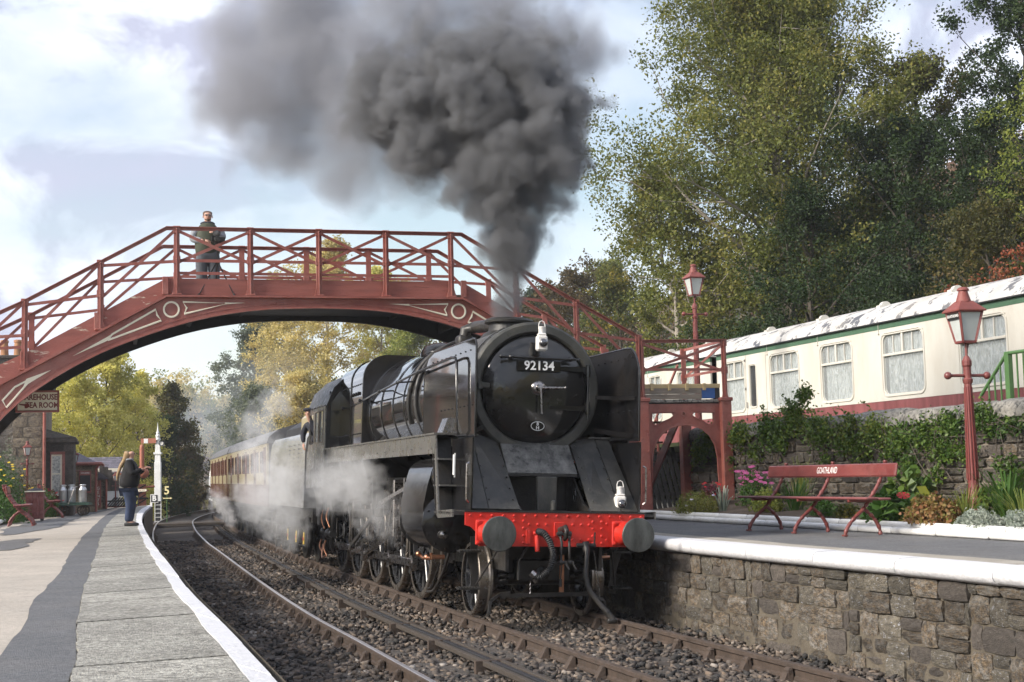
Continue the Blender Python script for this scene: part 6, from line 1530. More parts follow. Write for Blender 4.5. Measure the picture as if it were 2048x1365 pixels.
for k, ch_ in enumerate('GENTS'): text(ch_, .14, m_letter, es, axes((0, -.022, 1.62 - k * .135), (1, 0, 0), (0, 0, 1), (0, -1, 0)), ext=.001, bold=.001)

gd = thing('goods_shed', 'cream walled goods shed with long slate roof beyond the waiting room', 'building')
XL, XR = at(150, 950, 56).x, at(246, 950, 56).x; pivot(gd, XR, 56)
for k in range(26): MB().box(XL, XR, 56.0, 56.04, .8 + k * .06, .858 + k * .06).build('board', m_cream, gd)
MB().box(XL, XR, 56.05, 60, .8, 2.36).build('wall', m_cream, gd); MB().box(XR - .62, XR - .16, 55.95, 56.02, .9, 1.95).build('door', m_greysl, gd)
b = MB(); zt = at(0, 918, 57.5).z; ze = at(0, 947, 55.9).z
zt, ze = at(220, 916, 58).z, at(220, 948, 55.8).z
b.add([(XL, 55.8, ze), (XR, 55.8, ze), (XR - .1, 58, zt), (XL, 58, zt), (XL, 60.3, ze), (XR, 60.3, ze)], [(0, 1, 2, 3), (3, 2, 5, 4), (0, 3, 4), (1, 5, 2), (0, 4, 5, 1)]); b.build('roof_deck', m_slate, gd)
for r_ in range(9):
    for c_ in range(14):
        w_ = (XR - XL) / 14; f0_ = r_ / 9; f1_ = (r_ + 1.1) / 9
        x0 = XL + c_ * w_ + (w_ / 2 if r_ % 2 else 0); 
        if x0 + w_ > XR: continue
        y0, y1 = 55.8 + 2.2 * f0_, 55.8 + 2.2 * f1_; z0, z1 = ze + (zt - ze) * f0_ + .03, ze + (zt - ze) * f1_ + .02
        b = MB(); b.add([(x0, y0, z0), (x0 + w_ * .96, y0, z0), (x0 + w_ * .96, y1, z1), (x0, y1, z1), (x0, y0, z0 - .018), (x0 + w_ * .96, y0, z0 - .018)], [(0, 1, 2, 3), (4, 5, 1, 0)]); b.build('slate', m_slate, gd)
MB().box(XL, XR + .05, 55.72, 55.8, ze - .05, ze + .01).build('gutter', m_crane, gd)
# diagonal slat fence at the platform end
df_ = thing('slat_fence', 'low black diagonal slat fence with red base at the platform end', 'fence')
xa, xb = at(213, 1010, 51.8).x, at(262, 1010, 51.8).x
for k in range(9):
    x = xa + (xb - xa) * k / 9; MB().bar((x, 51.8, .95), (x + .3, 51.8, 1.27), .05, .03).build('slat', m_blacktimber, df_)
MB().box(xa, xb + .2, 51.83, 51.87, 1.12, 1.17).build('rail', m_blacktimber, df_); MB().box(xa, xb + .2, 51.83, 51.87, .92, .98).build('rail', m_red, df_)
# water crane
wc = at(284, 1011, 57); t = thing('water_crane', 'red oxide water crane column with ball joint behind the woman', 'water crane', (wc.x, wc.y, PZ - .4))
MB().lathe((0, 0, 0), (0, 0, 1), [(.22, 0), (.2, .1), (.165, .5), (.15, 1.15), (.17, 1.17), (.17, 1.22)], 20).build('column', m_crane, t, 40)
MB().sph((.06, 0, 1.66), .215, 20, 14).build('ball', m_crane, t, 80)
MB().lathe((0, 0, 1.85), (0, 0, 1), [(.13, 0), (.13, .04), (.09, .05), (.09, .8), (.08, .88), (.05, .93), (0, .95)], 16).build('upper_pipe', m_crane, t, 40)
b = MB(); b.box(-.5, .25, -.06, .06, .93, .99); b.tube([(.15, 0, 1.1), (.5, 0, 1.12)], .04, 8); b.build('bracket', m_crane, t)
for k in range(4): MB().bar((-.3, -.2, .35 + k * .19), (.2, -.2, .62 + k * .19), .04, .02).build('slat', m_blacktimber, t)
MB().bar((-.35, -.22, .66), (.3, -.22, .66), .07, .02).build('slat', m_blacktimber, t)
t = thing('direction_sign', 'small cream arrow finger sign pointing right in front of the crane', 'sign', M=Matrix.Translation(at(286, 981, 55.5)))
MB().prism([(-.24, -.045), (.1, -.045), (.16, 0), (.1, .045), (-.24, .045), (-.2, 0)], XZ, -.01, .01).build('arrow_board', m_cream, t)
text('WAY OUT', .06, m_lettered, t, axes((-.04, -.012, 0), (1, 0, 0), (0, 0, 1), (0, -1, 0)), ext=.001, sx=.8)
MB().tube([(-.18, .02, -.04), (-.18, .02, -1.0)], .015, 6).build('post', m_blacktimber, t)

# ------------------------------------------------------------------ signals and signs beyond the platform
sy = 71.; sp = at(316, 1035, sy); gz = -.25
t = thing('semaphore_signal', 'white semaphore signal with red arm raised level beyond the platform', 'signal', (sp.x, sp.y, gz))
zof = lambda py: at(316, py, sy).z - gz
MB().add([], []).box(-.16, .16, -.1, .1, zof(1003), zof(925), .01).build('post', m_white, t)
MB().add([(-.14, -.09, zof(925)), (.14, -.09, zof(925)), (.14, .09, zof(925)), (-.14, .09, zof(925)), (-.1, -.07, zof(880)), (.1, -.07, zof(880)), (.1, .07, zof(880)), (-.1, .07, zof(880))], [(0, 1, 5, 4), (1, 2, 6, 5), (2, 3, 7, 6), (3, 0, 4, 7), (4, 5, 6, 7)]).box(-.19, .19, -.12, .12, zof(909), zof(905)).build('post', m_white, t)
MB().lathe((0, 0, zof(880)), (0, 0, 1), [(.15, 0), (.15, .03), (.09, .1), (.12, .2), (.07, .28), (.09, .34), (.045, .42), (.0, zof(843) - zof(880))], 10).build('finial', m_white, t, 40)
b = MB(); 
for x in (-.15, .15): b.box(x - .015, x + .015, -.02, .02, 0, zof(1003))
for k in range(5): b.box(-.15, .15, -.012, .012, .1 + k * .2, .125 + k * .2)
b.build('lattice_base', m_white, t); MB().box(-.12, .12, .03, .08, 0, zof(1003)).build('post_foot', m_blacktimber, t)
am = at(283, 881, sy).x - sp.x
a_ = MB().box(am, -.05, -.13, -.11, zof(887), zof(877), .005).build('signal_arm', m_crane, t); MB().box(am + .15, am + .35, -.14, -.131, zof(886.5), zof(877.5)).build('white_stripe', m_white, a_)
b = MB(); b.lathe((.2, -.12, zof(887)), (0, 1, 0), [(.11, 0), (.11, .03), (.14, .03), (.14, 0)], 20, cap=False); b.lathe((.28, -.12, zof(880)), (0, 1, 0), [(.07, 0), (.07, .03), (.1, .03), (.1, 0)], 16, cap=False); b.build('spectacle', m_blacktimber, t, 40)
MB().box(.12, .3, -.08, .1, zof(893), zof(884), .02).build('signal_lamp', m_whitelamp, t)
sy = 66.; p_ = at(309, 1030, sy)
t = thing('track_sign', 'small black square sign with white letter B on a white post', 'sign', (p_.x, p_.y, gz)); z0, z1 = at(309, 1006, sy).z - gz, at(309, 989, sy).z - gz; hw = .18
MB().box(-.2, -.1, -.03, .03, 0, z0).build('post', m_white, t); MB().box(-hw, hw, -.03, -.01, z0, z1).build('panel', m_white, t); MB().box(-hw + .03, hw - .03, -.04, -.03, z0 + .03, z1 - .03).build('black_face', m_blacktimber, t)
text('B', .34, m_letter, t, axes((0, -.043, (z0 + z1) / 2), (1, 0, 0), (0, 0, 1), (0, -1, 0)), bold=.01, ext=.002)
p_ = at(334, 1030, sy); t = thing('speed_sign', 'pale yellow cut out number 5 above an arrow beside the track', 'sign', (p_.x, p_.y, gz))
m_pyel = mat('pale_yellow_paint', (.75, .66, .35), .5)
MB().tube([(0, 0, 0), (0, 0, at(334, 990, sy).z - gz)], .02, 6).build('post', m_green, t)
text('5', .52, m_pyel, t, axes((0, -.03, at(334, 982, sy).z - gz), (1, 0, 0), (0, 0, 1), (0, -1, 0)), bold=.012, ext=.01, name='number')
z0 = at(334, 997, sy).z - gz
MB().prism([(-.2, z0 + .04), (-.15, z0), (-.2, z0 - .04), (-.13, z0 - .02), (.15, z0 - .02), (.15, z0 - .05), (.25, z0), (.15, z0 + .05), (.15, z0 + .02), (-.13, z0 + .02)], XZ, -.03, -.01).build('arrow', m_pyel, t)
sy = 95.; p_ = at(421.5, 1018, sy); t = thing('signal_post', 'distant slim white signal post with black foot beside the last coach', 'signal', (p_.x, p_.y, -.3))
zf = lambda py: at(421, py, sy).z + .3
MB().box(-.1, .1, -.08, .08, zf(1002), zf(955)).build('post', m_white, t); MB().box(-.1, .1, -.08, .08, 0, zf(1002)).build('post_foot', m_blacktimber, t); MB().lathe((0, 0, zf(955)), (0, 0, 1), [(.12, 0), (.06, .1), (.08, .2), (0, .5)], 10).build('finial', m_white, t); MB().box(-.3, -.1, -.1, .02, zf(958), zf(953)).build('signal_arm', m_blacktimber, t)
for k, (px, py) in enumerate(((362, 1026), (374, 1025), (385, 1023), (397, 1022), (408, 1021), (419, 1019.5))):
    p_ = G(px, py, -.15); o = MB().box(-.07, .07, -.07, .07, 0, .62, .01).build('fence_stake', m_sleeper); o.location = (p_.x, p_.y, -.2); tag(o, 'short dark timber stake in the row beside the curving far track', 'stake', 'timber stakes beside the far track')

# ------------------------------------------------------------------ people
def skin(name, J, E, m, parent, lv=2):
    me = bpy.data.meshes.new(name); keys = list(J); idx = {k: i for i, k in enumerate(keys)}
    me.from_pydata([J[k][0] for k in keys], [(idx[a], idx[b_]) for a, b_ in E], []); me.materials.append(m)
    o = bpy.data.objects.new(name, me); C.objects.link(o); o.parent = parent
    md = o.modifiers.new('skin', 'SKIN'); md.use_smooth_shade = True
    sv = me.skin_vertices[0].data
    for k in keys:
        r = J[k][1]; sv[idx[k]].radius = (r, r) if not isinstance(r, tuple) else r; sv[idx[k]].use_root = (k == keys[0])
    sm = o.modifiers.new('sub', 'SUBSURF'); sm.levels = lv; sm.render_levels = lv
    return o
def chain(E): return [(a, b_) for s in E for a, b_ in zip(s.split()[:-1], s.split()[1:])]
def hand(name, wrist, d, up, parent, s=1., curl=.5):
    d = Vector(d).normalized(); up = Vector(up); side = d.cross(up).normalized(); up = side.cross(d).normalized(); w = Vector(wrist)
    J = {'w': (tuple(w), .024 * s), 'p': (tuple(w + d * .07 * s), (.036 * s, .02 * s))}; E = [('w', 'p')]
    for i, (o, l) in enumerate(((-.03, .062), (-.01, .072), (.01, .068), (.03, .052))):
        b0 = w + d * .085 * s + side * o * s
        J['a%d' % i] = (tuple(b0), .0105 * s); J['b%d' % i] = (tuple(b0 + (d * math.cos(curl) - up * math.sin(curl)) * l * .5 * s), .0095 * s)
        J['c%d' % i] = (tuple(b0 + (d * math.cos(curl) - up * math.sin(curl)) * l * .5 * s + (d * math.cos(2 * curl) - up * math.sin(2 * curl)) * l * .5 * s), .008 * s)
        E += [('p', 'a%d' % i), ('a%d' % i, 'b%d' % i), ('b%d' % i, 'c%d' % i)]
    t0 = w + d * .035 * s - side * .03 * s; J['t'] = (tuple(t0), .012 * s); J['u'] = (tuple(t0 + (d * .6 - side * .6 - up * .3).normalized() * .045 * s), .0095 * s)
    E += [('w', 't'), ('t', 'u')]
    return skin(name, J, E, m_skin, parent, 1)
def headparts(t, c, f, s, hair, glasses=False):
    c, f = Vector(c), Vector(f).normalized(); sd_ = f.cross(Vector((0, 0, 1))).normalized(); u = Vector((0, 0, 1))
    b = MB(); b.tube([c + f * .075 * s + u * .012 * s, c + f * .098 * s - u * .02 * s, c + f * .082 * s - u * .026 * s], [.008 * s, .014 * s, .006 * s], 6); b.build('nose', m_skin, t, 80)
    b = MB(); b.tube([c + f * .083 * s - sd_ * .022 * s - u * .052 * s, c + f * .09 * s - u * .05 * s, c + f * .083 * s + sd_ * .022 * s - u * .052 * s], .0055 * s, 6); b.build('mouth', m_lips, t, 80)
    for k in (-1, 1):
        MB().sph(c + sd_ * .085 * s * k - u * .005 * s, .02 * s, 8, 6, (.5, .9, 1.3)).build('ear', m_skin, t, 80)
        if not glasses: MB().sph(c + f * .077 * s + sd_ * .03 * s * k + u * .014 * s, .009 * s, 8, 6).build('eye', m_dark, t, 80)
    if glasses:
        b = MB()
        for k in (-1, 1): b.sph(c + f * .086 * s + sd_ * .032 * s * k + u * .014 * s, .026 * s, 10, 6, (1, .4, .62))
        b.tube([c - sd_ * .088 * s + u * .02 * s, c + f * .09 * s - sd_ * .04 * s + u * .022 * s, c + f * .09 * s + sd_ * .04 * s + u * .022 * s, c + sd_ * .088 * s + u * .02 * s], .004 * s, 5); b.build('sunglasses', m_lens, t, 70)
    return sd_
m_lips = mat('lips', (.36, .14, .11), .5)
# woman on the left platform, in profile, facing the train
wp = G(262, 1053, PZ)
t = thing('person', 'blond woman in black jacket and blue jeans at the platform edge', 'person', M=Matrix.Translation((wp.x - .02, wp.y, PZ + .006)) @ Matrix.Rotation(.05, 4, 'Z') @ Matrix.Scale(.955, 4))
J = {'pel': ((0, 0, .92), .08), 'wai': ((.02, 0, 1.08), .08), 'che': ((0, 0, 1.27), .08), 'nek': ((.01, 0, 1.42), .052), 'jaw': ((.03, 0, 1.485), .06), 'hed': ((.025, 0, 1.555), .085), 'top': ((.01, 0, 1.61), .07)}
E = chain(['pel wai che nek jaw hed top'])
for s, n_ in ((-1, 'r'), (1, 'l')):
    J.update({'h' + n_: ((0, s * .09, .8), .07), 'k' + n_: ((.015, s * .085, .47), .05), 'a' + n_: ((-.03, s * .085, .1), .04), 't' + n_: ((.1, s * .09, .045), .035),
              's' + n_: ((0, s * .15, 1.34), .045), 'e' + n_: ((.1, s * .235, 1.12), .04), 'w' + n_: ((.31, s * .1, 1.23), .027)})
    E += chain(['pel h' + n_ + ' k' + n_ + ' a' + n_ + ' t' + n_, 'che s' + n_ + ' e' + n_ + ' w' + n_])
    hand('hand', (.31, s * .1, 1.235), (.9, -s * .35, .35), (0, 0, 1), t, 1.0, .7)
skin('body', J, E, m_skin, t)
Jj = {'hem': ((-.03, 0, .80), (.21, .2)), 'pel': ((-.03, 0, .92), (.23, .21)), 'wai': ((.03, 0, 1.08), .24), 'che': ((.02, 0, 1.27), (.21, .21)), 'nek': ((.0, 0, 1.44), .10)}
E = chain(['hem pel wai che nek'])
for s, n_ in ((-1, 'r'), (1, 'l')):
    Jj.update({'s' + n_: ((-.01, s * .165, 1.34), .10), 'e' + n_: ((.09, s * .245, 1.11), .085), 'w' + n_: ((.28, s * .12, 1.22), .055)}); E += chain(['che s' + n_ + ' e' + n_ + ' w' + n_])
skin('jacket', Jj, E, m_jacket, t)
Jl = {'pel': ((-.02, 0, .9), (.2, .18))}; E = []
for s, n_ in ((-1, 'r'), (1, 'l')):
    Jl.update({'h' + n_: ((-.01, s * .09, .74), .135), 'k' + n_: ((.02, s * .085, .44), .1), 'a' + n_: ((-.03, s * .085, .08), .08)}); E += chain(['pel h' + n_ + ' k' + n_ + ' a' + n_])
    b = MB(); b.tube([(-.1, s * .085, .035), (-.02, s * .085, .05), (.08, s * .09, .04), (.15, s * .095, .028), (.17, s * .095, .022)], [.035, .048, .042, .032, .018], 10); b.build('shoe', m_dark, t, 80)
skin('jeans', Jl, E, m_jeans, t)
skin('hair', {'a': ((-.012, 0, 1.60), .115), 'b': ((-.06, 0, 1.53), .095), 'c': ((-.11, 0, 1.44), .05), 'd': ((-.2, 0, 1.3), .045), 'e': ((-.27, 0, 1.1), .035), 'f': ((-.28, 0, .98), .015)}, chain(['a b c d e f']), m_blond, t)
MB().tube([(.05, 0, 1.43), (.03, .06, 1.42), (-.04, .07, 1.42), (-.07, 0, 1.42), (-.04, -.07, 1.42), (.03, -.06, 1.42)], .035, 8, closed=True).build('scarf', m_greysl, t, 80)
headparts(t, (.025, 0, 1.55), (1, 0, 0), 1., m_blond)
# man on the bridge with a video camera
t = thing('person', 'man in sunglasses and olive vest standing on the footbridge', 'person', M=BM @ Matrix.Translation((-7.84, 1.08, 5.05)) @ Matrix.Scale(.915, 4))
J = {'pel': ((0, 0, .95), .09), 'wai': ((0, 0, 1.1), .09), 'che': ((0, 0, 1.33), .09), 'nek': ((0, .0, 1.5), .06), 'jaw': ((0, -.015, 1.575), .068), 'hed': ((0, -.005, 1.655), .09), 'top': ((0, .005, 1.72), .078)}
E = chain(['pel wai che nek jaw hed top'])
AW = {-1: ((-.3, -.02, 1.17), (-.09, -.2, 1.13)), 1: ((.29, -.02, 1.2), (.12, -.3, 1.27))}
for s, n_ in ((-1, 'r'), (1, 'l')):
    el, wr = AW[s]
    J.update({'h' + n_: ((s * .1, 0, .84), .07), 'k' + n_: ((s * .11, 0, .5), .055), 'a' + n_: ((s * .12, .02, .1), .045), 't' + n_: ((s * .14, -.13, .04), .04), 's' + n_: ((s * .17, 0, 1.4), .05), 'e' + n_: (el, .042), 'w' + n_: (wr, .03)})
    E += chain(['pel h' + n_ + ' k' + n_ + ' a' + n_ + ' t' + n_, 'che s' + n_ + ' e' + n_ + ' w' + n_])
skin('body', J, E, m_skin, t)
hand('hand', AW[-1][1], (.9, -.25, -.15), (0, -.6, .8), t, 1.1, .6); hand('hand', AW[1][1], (-.5, -.6, .2), (0, 0, 1), t, 1.1, .7)
skin('vest', {'hem': ((0, .01, .84), (.25, .2)), 'pel': ((0, .01, .93), (.26, .21)), 'wai': ((0, 0, 1.1), (.28, .23)), 'che': ((0, 0, 1.33), (.27, .21)), 'sh': ((0, .0, 1.44), (.2, .14)), 'nek': ((0, .01, 1.53), .1)}, chain(['hem pel wai che sh nek']), m_vest, t)
Jn = {'a': ((0, .02, 1.56), .105), 'b': ((0, .02, 1.46), (.235, .16))}; skin('vest_yoke', Jn, [('a', 'b')], m_navy, t)
for s in (-1, 1):
    el, wr = AW[s]; e2 = Vector(el).lerp(Vector(wr), .85)
    skin('sleeve', {'s': ((s * .2, .0, 1.4), .105), 'e': (el, .095), 'w': (tuple(e2), .055)}, chain(['s e w']), m_greysl, t)
    MB().tube([(s * .12, .06, .035), (s * .125, -.02, .05), (s * .135, -.12, .04), (s * .14, -.17, .025)], [.04, .05, .042, .02], 10).build('shoe', m_dark, t, 80)
Jl = {'wai': ((0, 0, 1.06), .2), 'pel': ((0, 0, .92), (.24, .19))}; E = [('wai', 'pel')]
for s, n_ in ((-1, 'r'), (1, 'l')):
    Jl.update({'h' + n_: ((s * .11, 0, .76), .15), 'k' + n_: ((s * .12, 0, .46), .115), 'a' + n_: ((s * .13, .02, .08), .095)}); E += chain(['pel h' + n_ + ' k' + n_ + ' a' + n_])
skin('trousers', Jl, E, m_greytr, t)
skin('hair', {'a': ((0, .005, 1.745), .10), 'b': ((0, .035, 1.70), .105), 'c': ((0, .05, 1.63), .085)}, chain(['a b c']), m_brownhair, t)
skin('beard', {'a': ((-.06, -.03, 1.59), .02), 'b': ((0, -.065, 1.555), .03), 'c': ((.06, -.03, 1.59), .02)}, chain(['a b c']), m_brownhair, t)
headparts(t, (0, -.005, 1.64), (0, -1, 0), 1.05, m_brownhair, True)
# tripod and camera
t = thing('video_camera', 'video camera with furry microphone on a black tripod at the railing', 'camera', M=BM @ Matrix.Translation((-7.74, .1, 4.985)))
b = MB(); b.box(-.05, .13, -.1, .1, .93, 1.02, .01); b.box(-.1, .0, -.06, .06, .95, 1.05, .01); b.lathe((0, -.1, .975), (0, -1, 0), [(.045, 0), (.045, .08), (.035, .08)], 16); b.build('camera_body', m_dark, t, 40)
MB().sph((-.01, -.04, 1.1), .07, 14, 10, (1, 1.2, 1)).build('microphone', mat('grey_fur', (.2, .2, .2), .95, 0, .5, 30, 1, 80), t)
b = MB(); b.tube([(0, 0, .93), (0, 0, .55)], .013, 8); b.sph((0, 0, .9), .03); b.build('centre_column', m_dark, t, 40)
for e in ((-.32, -.07, .0), (.28, -.07, .0), (0, .5, .06)):
    tp = Vector((0, 0, .62)); ev = Vector(e); m2 = tp.lerp(ev, .55)
    lg = MB().tube([tp, m2], .012, 8).build('tripod_leg', m_dark, t, 50); MB().tube([m2, ev], .008, 8).build('lower_leg', m_dark, lg, 50); MB().sph(m2, .018).build('leg_clamp', m_dark, lg); MB().sph(ev + Vector((0, 0, .015)), .02).build('rubber_foot', m_dark, lg)
# driver leaning from the cab
t = thing('person', 'engine driver in black cap leaning out of the cab', 'person', M=LM @ Matrix.Translation((-1.30, 12.34, 1.8)) @ Matrix.Scale(.92, 4))
J = {'pel': ((.35, .05, .72), .1), 'che': ((.13, .02, 1.0), .1), 'nek': ((-.02, -.03, 1.2), .055), 'jaw': ((-.05, -.06, 1.27), .062), 'hed': ((-.05, -.05, 1.34), .085), 'top': ((-.045, -.03, 1.39), .07),
     'sr': ((-.05, .17, 1.1), .06), 'er': ((-.13, .2, .88), .045), 'wr': ((-.12, .12, .7), .03), 'sl': ((.03, -.17, 1.1), .06), 'el': ((.1, -.25, .88), .045), 'wl': ((.02, -.2, .7), .03),
     'hr': ((.3, .15, .75), .1), 'kr': ((.3, .15, .4), .07), 'ar': ((.32, .15, .08), .05), 'hl': ((.3, -.05, .75), .1), 'kl': ((.3, -.05, .4), .07), 'al': ((.32, -.05, .08), .05)}
skin('body', {k: (v[0], v[1] if k in ('nek', 'jaw', 'hed', 'top') else v[1] * .6) for k, v in J.items()}, chain(['pel che nek jaw hed top', 'che sr er wr', 'che sl el wl', 'pel hr kr ar', 'pel hl kl al']), m_skin, t)
skin('overalls', {k: ((v[0]), (v[1] * 1.5)) for k, v in J.items() if k not in ('jaw', 'hed', 'top', 'nek')}, chain(['pel che sr er wr', 'che sl el wl', 'pel hr kr ar', 'pel hl kl al']), m_navy, t)
hand('hand', (-.12, .12, .69), (0, -.3, -1), (-1, 0, 0), t, 1.1, .4)
b = MB(); b.lathe((-.045, -.03, 1.395), (0, 0, 1), [(.1, -.02), (.13, .01), (.13, .03), (.09, .06), (0, .065)], 20); b.box(-.1, .02, -.2, -.1, 1.375, 1.39, .005); b.build('cap', m_navy, t, 40)
headparts(t, (-.05, -.05, 1.33), (-.5, -.85, 0), 1., m_brownhair)
# ------------------------------------------------------------------ leaves, plants and trees
def leaf_quads(P, size, rs, flat=.0, aspect=.6, dirs=None):
    n = len(P); a = rs.normal(size=(n, 3)); 
    if dirs is not None: a = a * .6 + dirs
    a /= np.linalg.norm(a, axis=1)[:, None]
    b = rs.normal(size=(n, 3)); b[:, 2] *= (1 - flat); b -= (b * a).sum(1)[:, None] * a; b /= np.linalg.norm(b, axis=1)[:, None]
    s = (size * rs.uniform(.55, 1.25, n))[:, None]
    V = np.stack([P - a * s * .5, P + b * s * aspect * .5, P + a * s * .5, P - b * s * aspect * .5], 1).reshape(-1, 3)
    F = np.arange(4 * n).reshape(n, 4); return V, F
def tree(name, label, base, H, Rr, nleaf, lsize, lm, seed, cb=.25, lean=(0, 0), sigma=.35, tr=.22, limbs=26, group='trees around the station', shape=1., bark=None, droop=.0, cat='tree'):
    sigma = sigma * .42; H = H * 1.08; nleaf = int(nleaf * .84); lsize = lsize * 1.04; rs = np.random.RandomState(seed); x, y = base[0], base[1]; z = base[2] if len(base) > 2 else zat(x, y) - .15
    t = thing(name, label, cat, (x, y, z), 0, group)
    tp = []; n = 9
    for i in range(n):
        f = i / (n - 1); tp.append(Vector((lean[0] * f ** 1.3 + rs.normal() * .03 * H * f * .4, lean[1] * f + rs.normal() * .03 * H * f * .4, H * .86 * f)))
    mb = MB(); mb.tube(tp, [tr * (1 - .9 * i / (n - 1)) for i in range(n)], 8)
    tw = []
    for k in range(limbs):
        f = cb + (1 - cb) * ((k + rs.rand()) / limbs) ** .9; f = min(f, .985)
        q = f / 1.0 * (n - 1); i = min(int(q), n - 2); p0 = tp[i].lerp(tp[i + 1], q - i)
        u = (f - cb) / (1 - cb); env = (math.sin(math.pi * min(1, (.22 + .78 * u)) ** (1.15 * shape))) ** .6 if u < .97 else .25
        L = Rr * max(.3, env) * rs.uniform(.72, 1.12); az = k * 2.4 + rs.rand() * .8; el = .25 + .75 * u + rs.normal() * .12 - droop
        d = Vector((math.cos(az) * math.cos(el), math.sin(az) * math.cos(el), math.sin(el))); lp = [p0]
        for j in range(4):
            d = (d + Vector(rs.normal(size=3)) * .16 + Vector((0, 0, .05 - droop * .25))).normalized(); lp.append(lp[-1] + d * L / 4)
        r0 = tr * .42 * (1 - .6 * u); mb.tube(lp, [r0, r0 * .75, r0 * .5, r0 * .3, r0 * .12], 5, cap=False)
        for j in range(8):
            g = .25 + .75 * (j + rs.rand()) / 8; q2 = min(g, .999) * 4; i2 = int(q2); s0 = lp[i2].lerp(lp[i2 + 1], q2 - i2)
            d2 = (d * .6 + Vector(rs.normal(size=3)) * .75 + Vector((0, 0, .1 - droop))).normalized(); l2 = L * rs.uniform(.22, .42)
            s1 = s0 + d2 * l2 * .5; s2 = s1 + (d2 + Vector(rs.normal(size=3)) * .3).normalized() * l2 * .5
            if j % 2 == 0: mb.tube([s0, s1, s2], [r0 * .22, r0 * .13, r0 * .05], 4, cap=False)
            for a_, b_ in ((s0, s1), (s1, s2)): tw.append((*a_, *b_))
            for _ in range(5):
                d3 = (d2 + Vector(rs.normal(size=3)) * .9).normalized(); s3 = s1.lerp(s2, rs.rand()); e3 = s3 + d3 * l2 * .45; tw.append((*s3, *e3)); tw.append((*s3, *e3))
    mb.build('trunk', bark or m_bark, t)
    tw = np.array(tw); w = rs.uniform(.3, 1.7, len(tw)); w /= w.sum()
    idx = rs.choice(len(tw), nleaf, p=w); f = rs.rand(nleaf)[:, None]
    P = tw[idx, :3] * (1 - f) + tw[idx, 3:] * f + rs.normal(size=(nleaf, 3)) * sigma * np.array([1, 1, .8])
    V, F = leaf_quads(P, lsize, rs, .2); npmesh('crown', V, F, lm, t); return t
m_bark = mat('bark', (.09, .075, .06), .9, 0, .4, 6, .8, 30, stretch=(1, 1, .3)); m_palebark = mat('pale_bark', (.28, .25, .21), .85, 0, .3, 5, .6, 20, col2=(.08, .07, .06), c2pos=(.55, .65))
L_green = leafmat('leaves_olive_green', [(.07, .09, .02), (.12, .145, .034), (.2, .21, .055), (.32, .28, .075)], .4)
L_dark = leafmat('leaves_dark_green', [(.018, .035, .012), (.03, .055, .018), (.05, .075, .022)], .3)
L_gold = leafmat('leaves_gold', [(.2, .17, .05), (.46, .39, .13), (.68, .57, .24), (.76, .65, .32)], .45)
L_yellow = leafmat('leaves_yellow_green', [(.26, .28, .05), (.56, .54, .12), (.78, .72, .24), (.84, .78, .32)], .45)
L_lime = leafmat('leaves_lime', [(.10, .14, .03), (.20, .24, .05), (.34, .34, .08)], .4)
L_brown = leafmat('leaves_russet', [(.05, .04, .02), (.085, .06, .03), (.12, .09, .035), (.07, .085, .03)], .35)
L_olive = leafmat('leaves_dull_olive', [(.04, .045, .015), (.07, .075, .022), (.11, .10, .03), (.15, .10, .04)], .35)
L_red = leafmat('leaves_red', [(.12, .045, .03), (.24, .07, .04), (.33, .11, .05), (.16, .10, .04)], .35)
L_mix = leafmat('leaves_yellow_flecked', [(.04, .06, .015), (.07, .09, .02), (.12, .12, .03), (.38, .29, .04)], .35)
L_ivy = leafmat('leaves_ivy', [(.035, .075, .018), (.07, .13, .028), (.13, .19, .04), (.3, .3, .05)], .3, .4)
L_grey = leafmat('leaves_grey_green', [(.10, .13, .09), (.15, .18, .12), (.2, .22, .13)], .4)
# right bank
tree('birch_tree', 'tall spreading olive green tree behind the camping coach', (9.6, 49), 15.6, 6.0, 225000, .125, L_green, 5, cb=.16, lean=(-.3, 0), sigma=.6, tr=.3, limbs=84, bark=m_palebark)
tree('birch_tree', 'loose slender tree leaning left beside the tall olive tree', (6.2, 51), 11.5, 3.0, 30000, .13, L_green, 6, cb=.25, lean=(-1.0, 0), sigma=.32, tr=.18, limbs=30, bark=m_palebark)
tree('alder_tree', 'small rounded green tree at the left foot of the bank', (5.5, 44), 4.6, 1.9, 22000, .09, L_green, 7, cb=.1, sigma=.25, tr=.12)
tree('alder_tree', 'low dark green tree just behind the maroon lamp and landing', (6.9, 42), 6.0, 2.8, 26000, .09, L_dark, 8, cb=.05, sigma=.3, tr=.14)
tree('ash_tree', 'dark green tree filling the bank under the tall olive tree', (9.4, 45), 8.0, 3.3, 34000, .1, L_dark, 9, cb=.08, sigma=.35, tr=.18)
tree('hazel_tree', 'yellow flecked bush tree right behind the camping coach roof', (8.4, 36.5), 4.6, 1.9, 16000, .075, L_mix, 10, cb=.05, sigma=.22, tr=.08)
tree('hazel_tree', 'dark green tree on the bank above the coach middle', (12.6, 45), 8.6, 3.4, 34000, .12, L_dark, 11, cb=.1, sigma=.35, tr=.16)
tree('rowan_tree', 'red leaved rowan on the bank right of the olive tree', (11.3, 36.2), 4.9, 1.35, 7500, .10, L_red, 12, cb=.15, sigma=.2, tr=.07)
tree('rowan_tree', 'orange and yellow leaved shrub above the coach roof vents', (9.5, 33.2), 3.2, 1.2, 7000, .085, L_mix, 13, cb=.05, sigma=.2, tr=.06)
tree('rowan_tree', 'russet shrub at the right edge above the coach roof', (13.3, 34.5), 4.9, 1.9, 16000, .09, L_red, 14, cb=.05, sigma=.25, tr=.08)
tree('holly_tree', 'dense dark evergreen rising out of the top right corner', (17.0, 46), 13, 3.0, 46000, .12, L_dark, 15, cb=.05, sigma=.35, tr=.22, shape=.9)
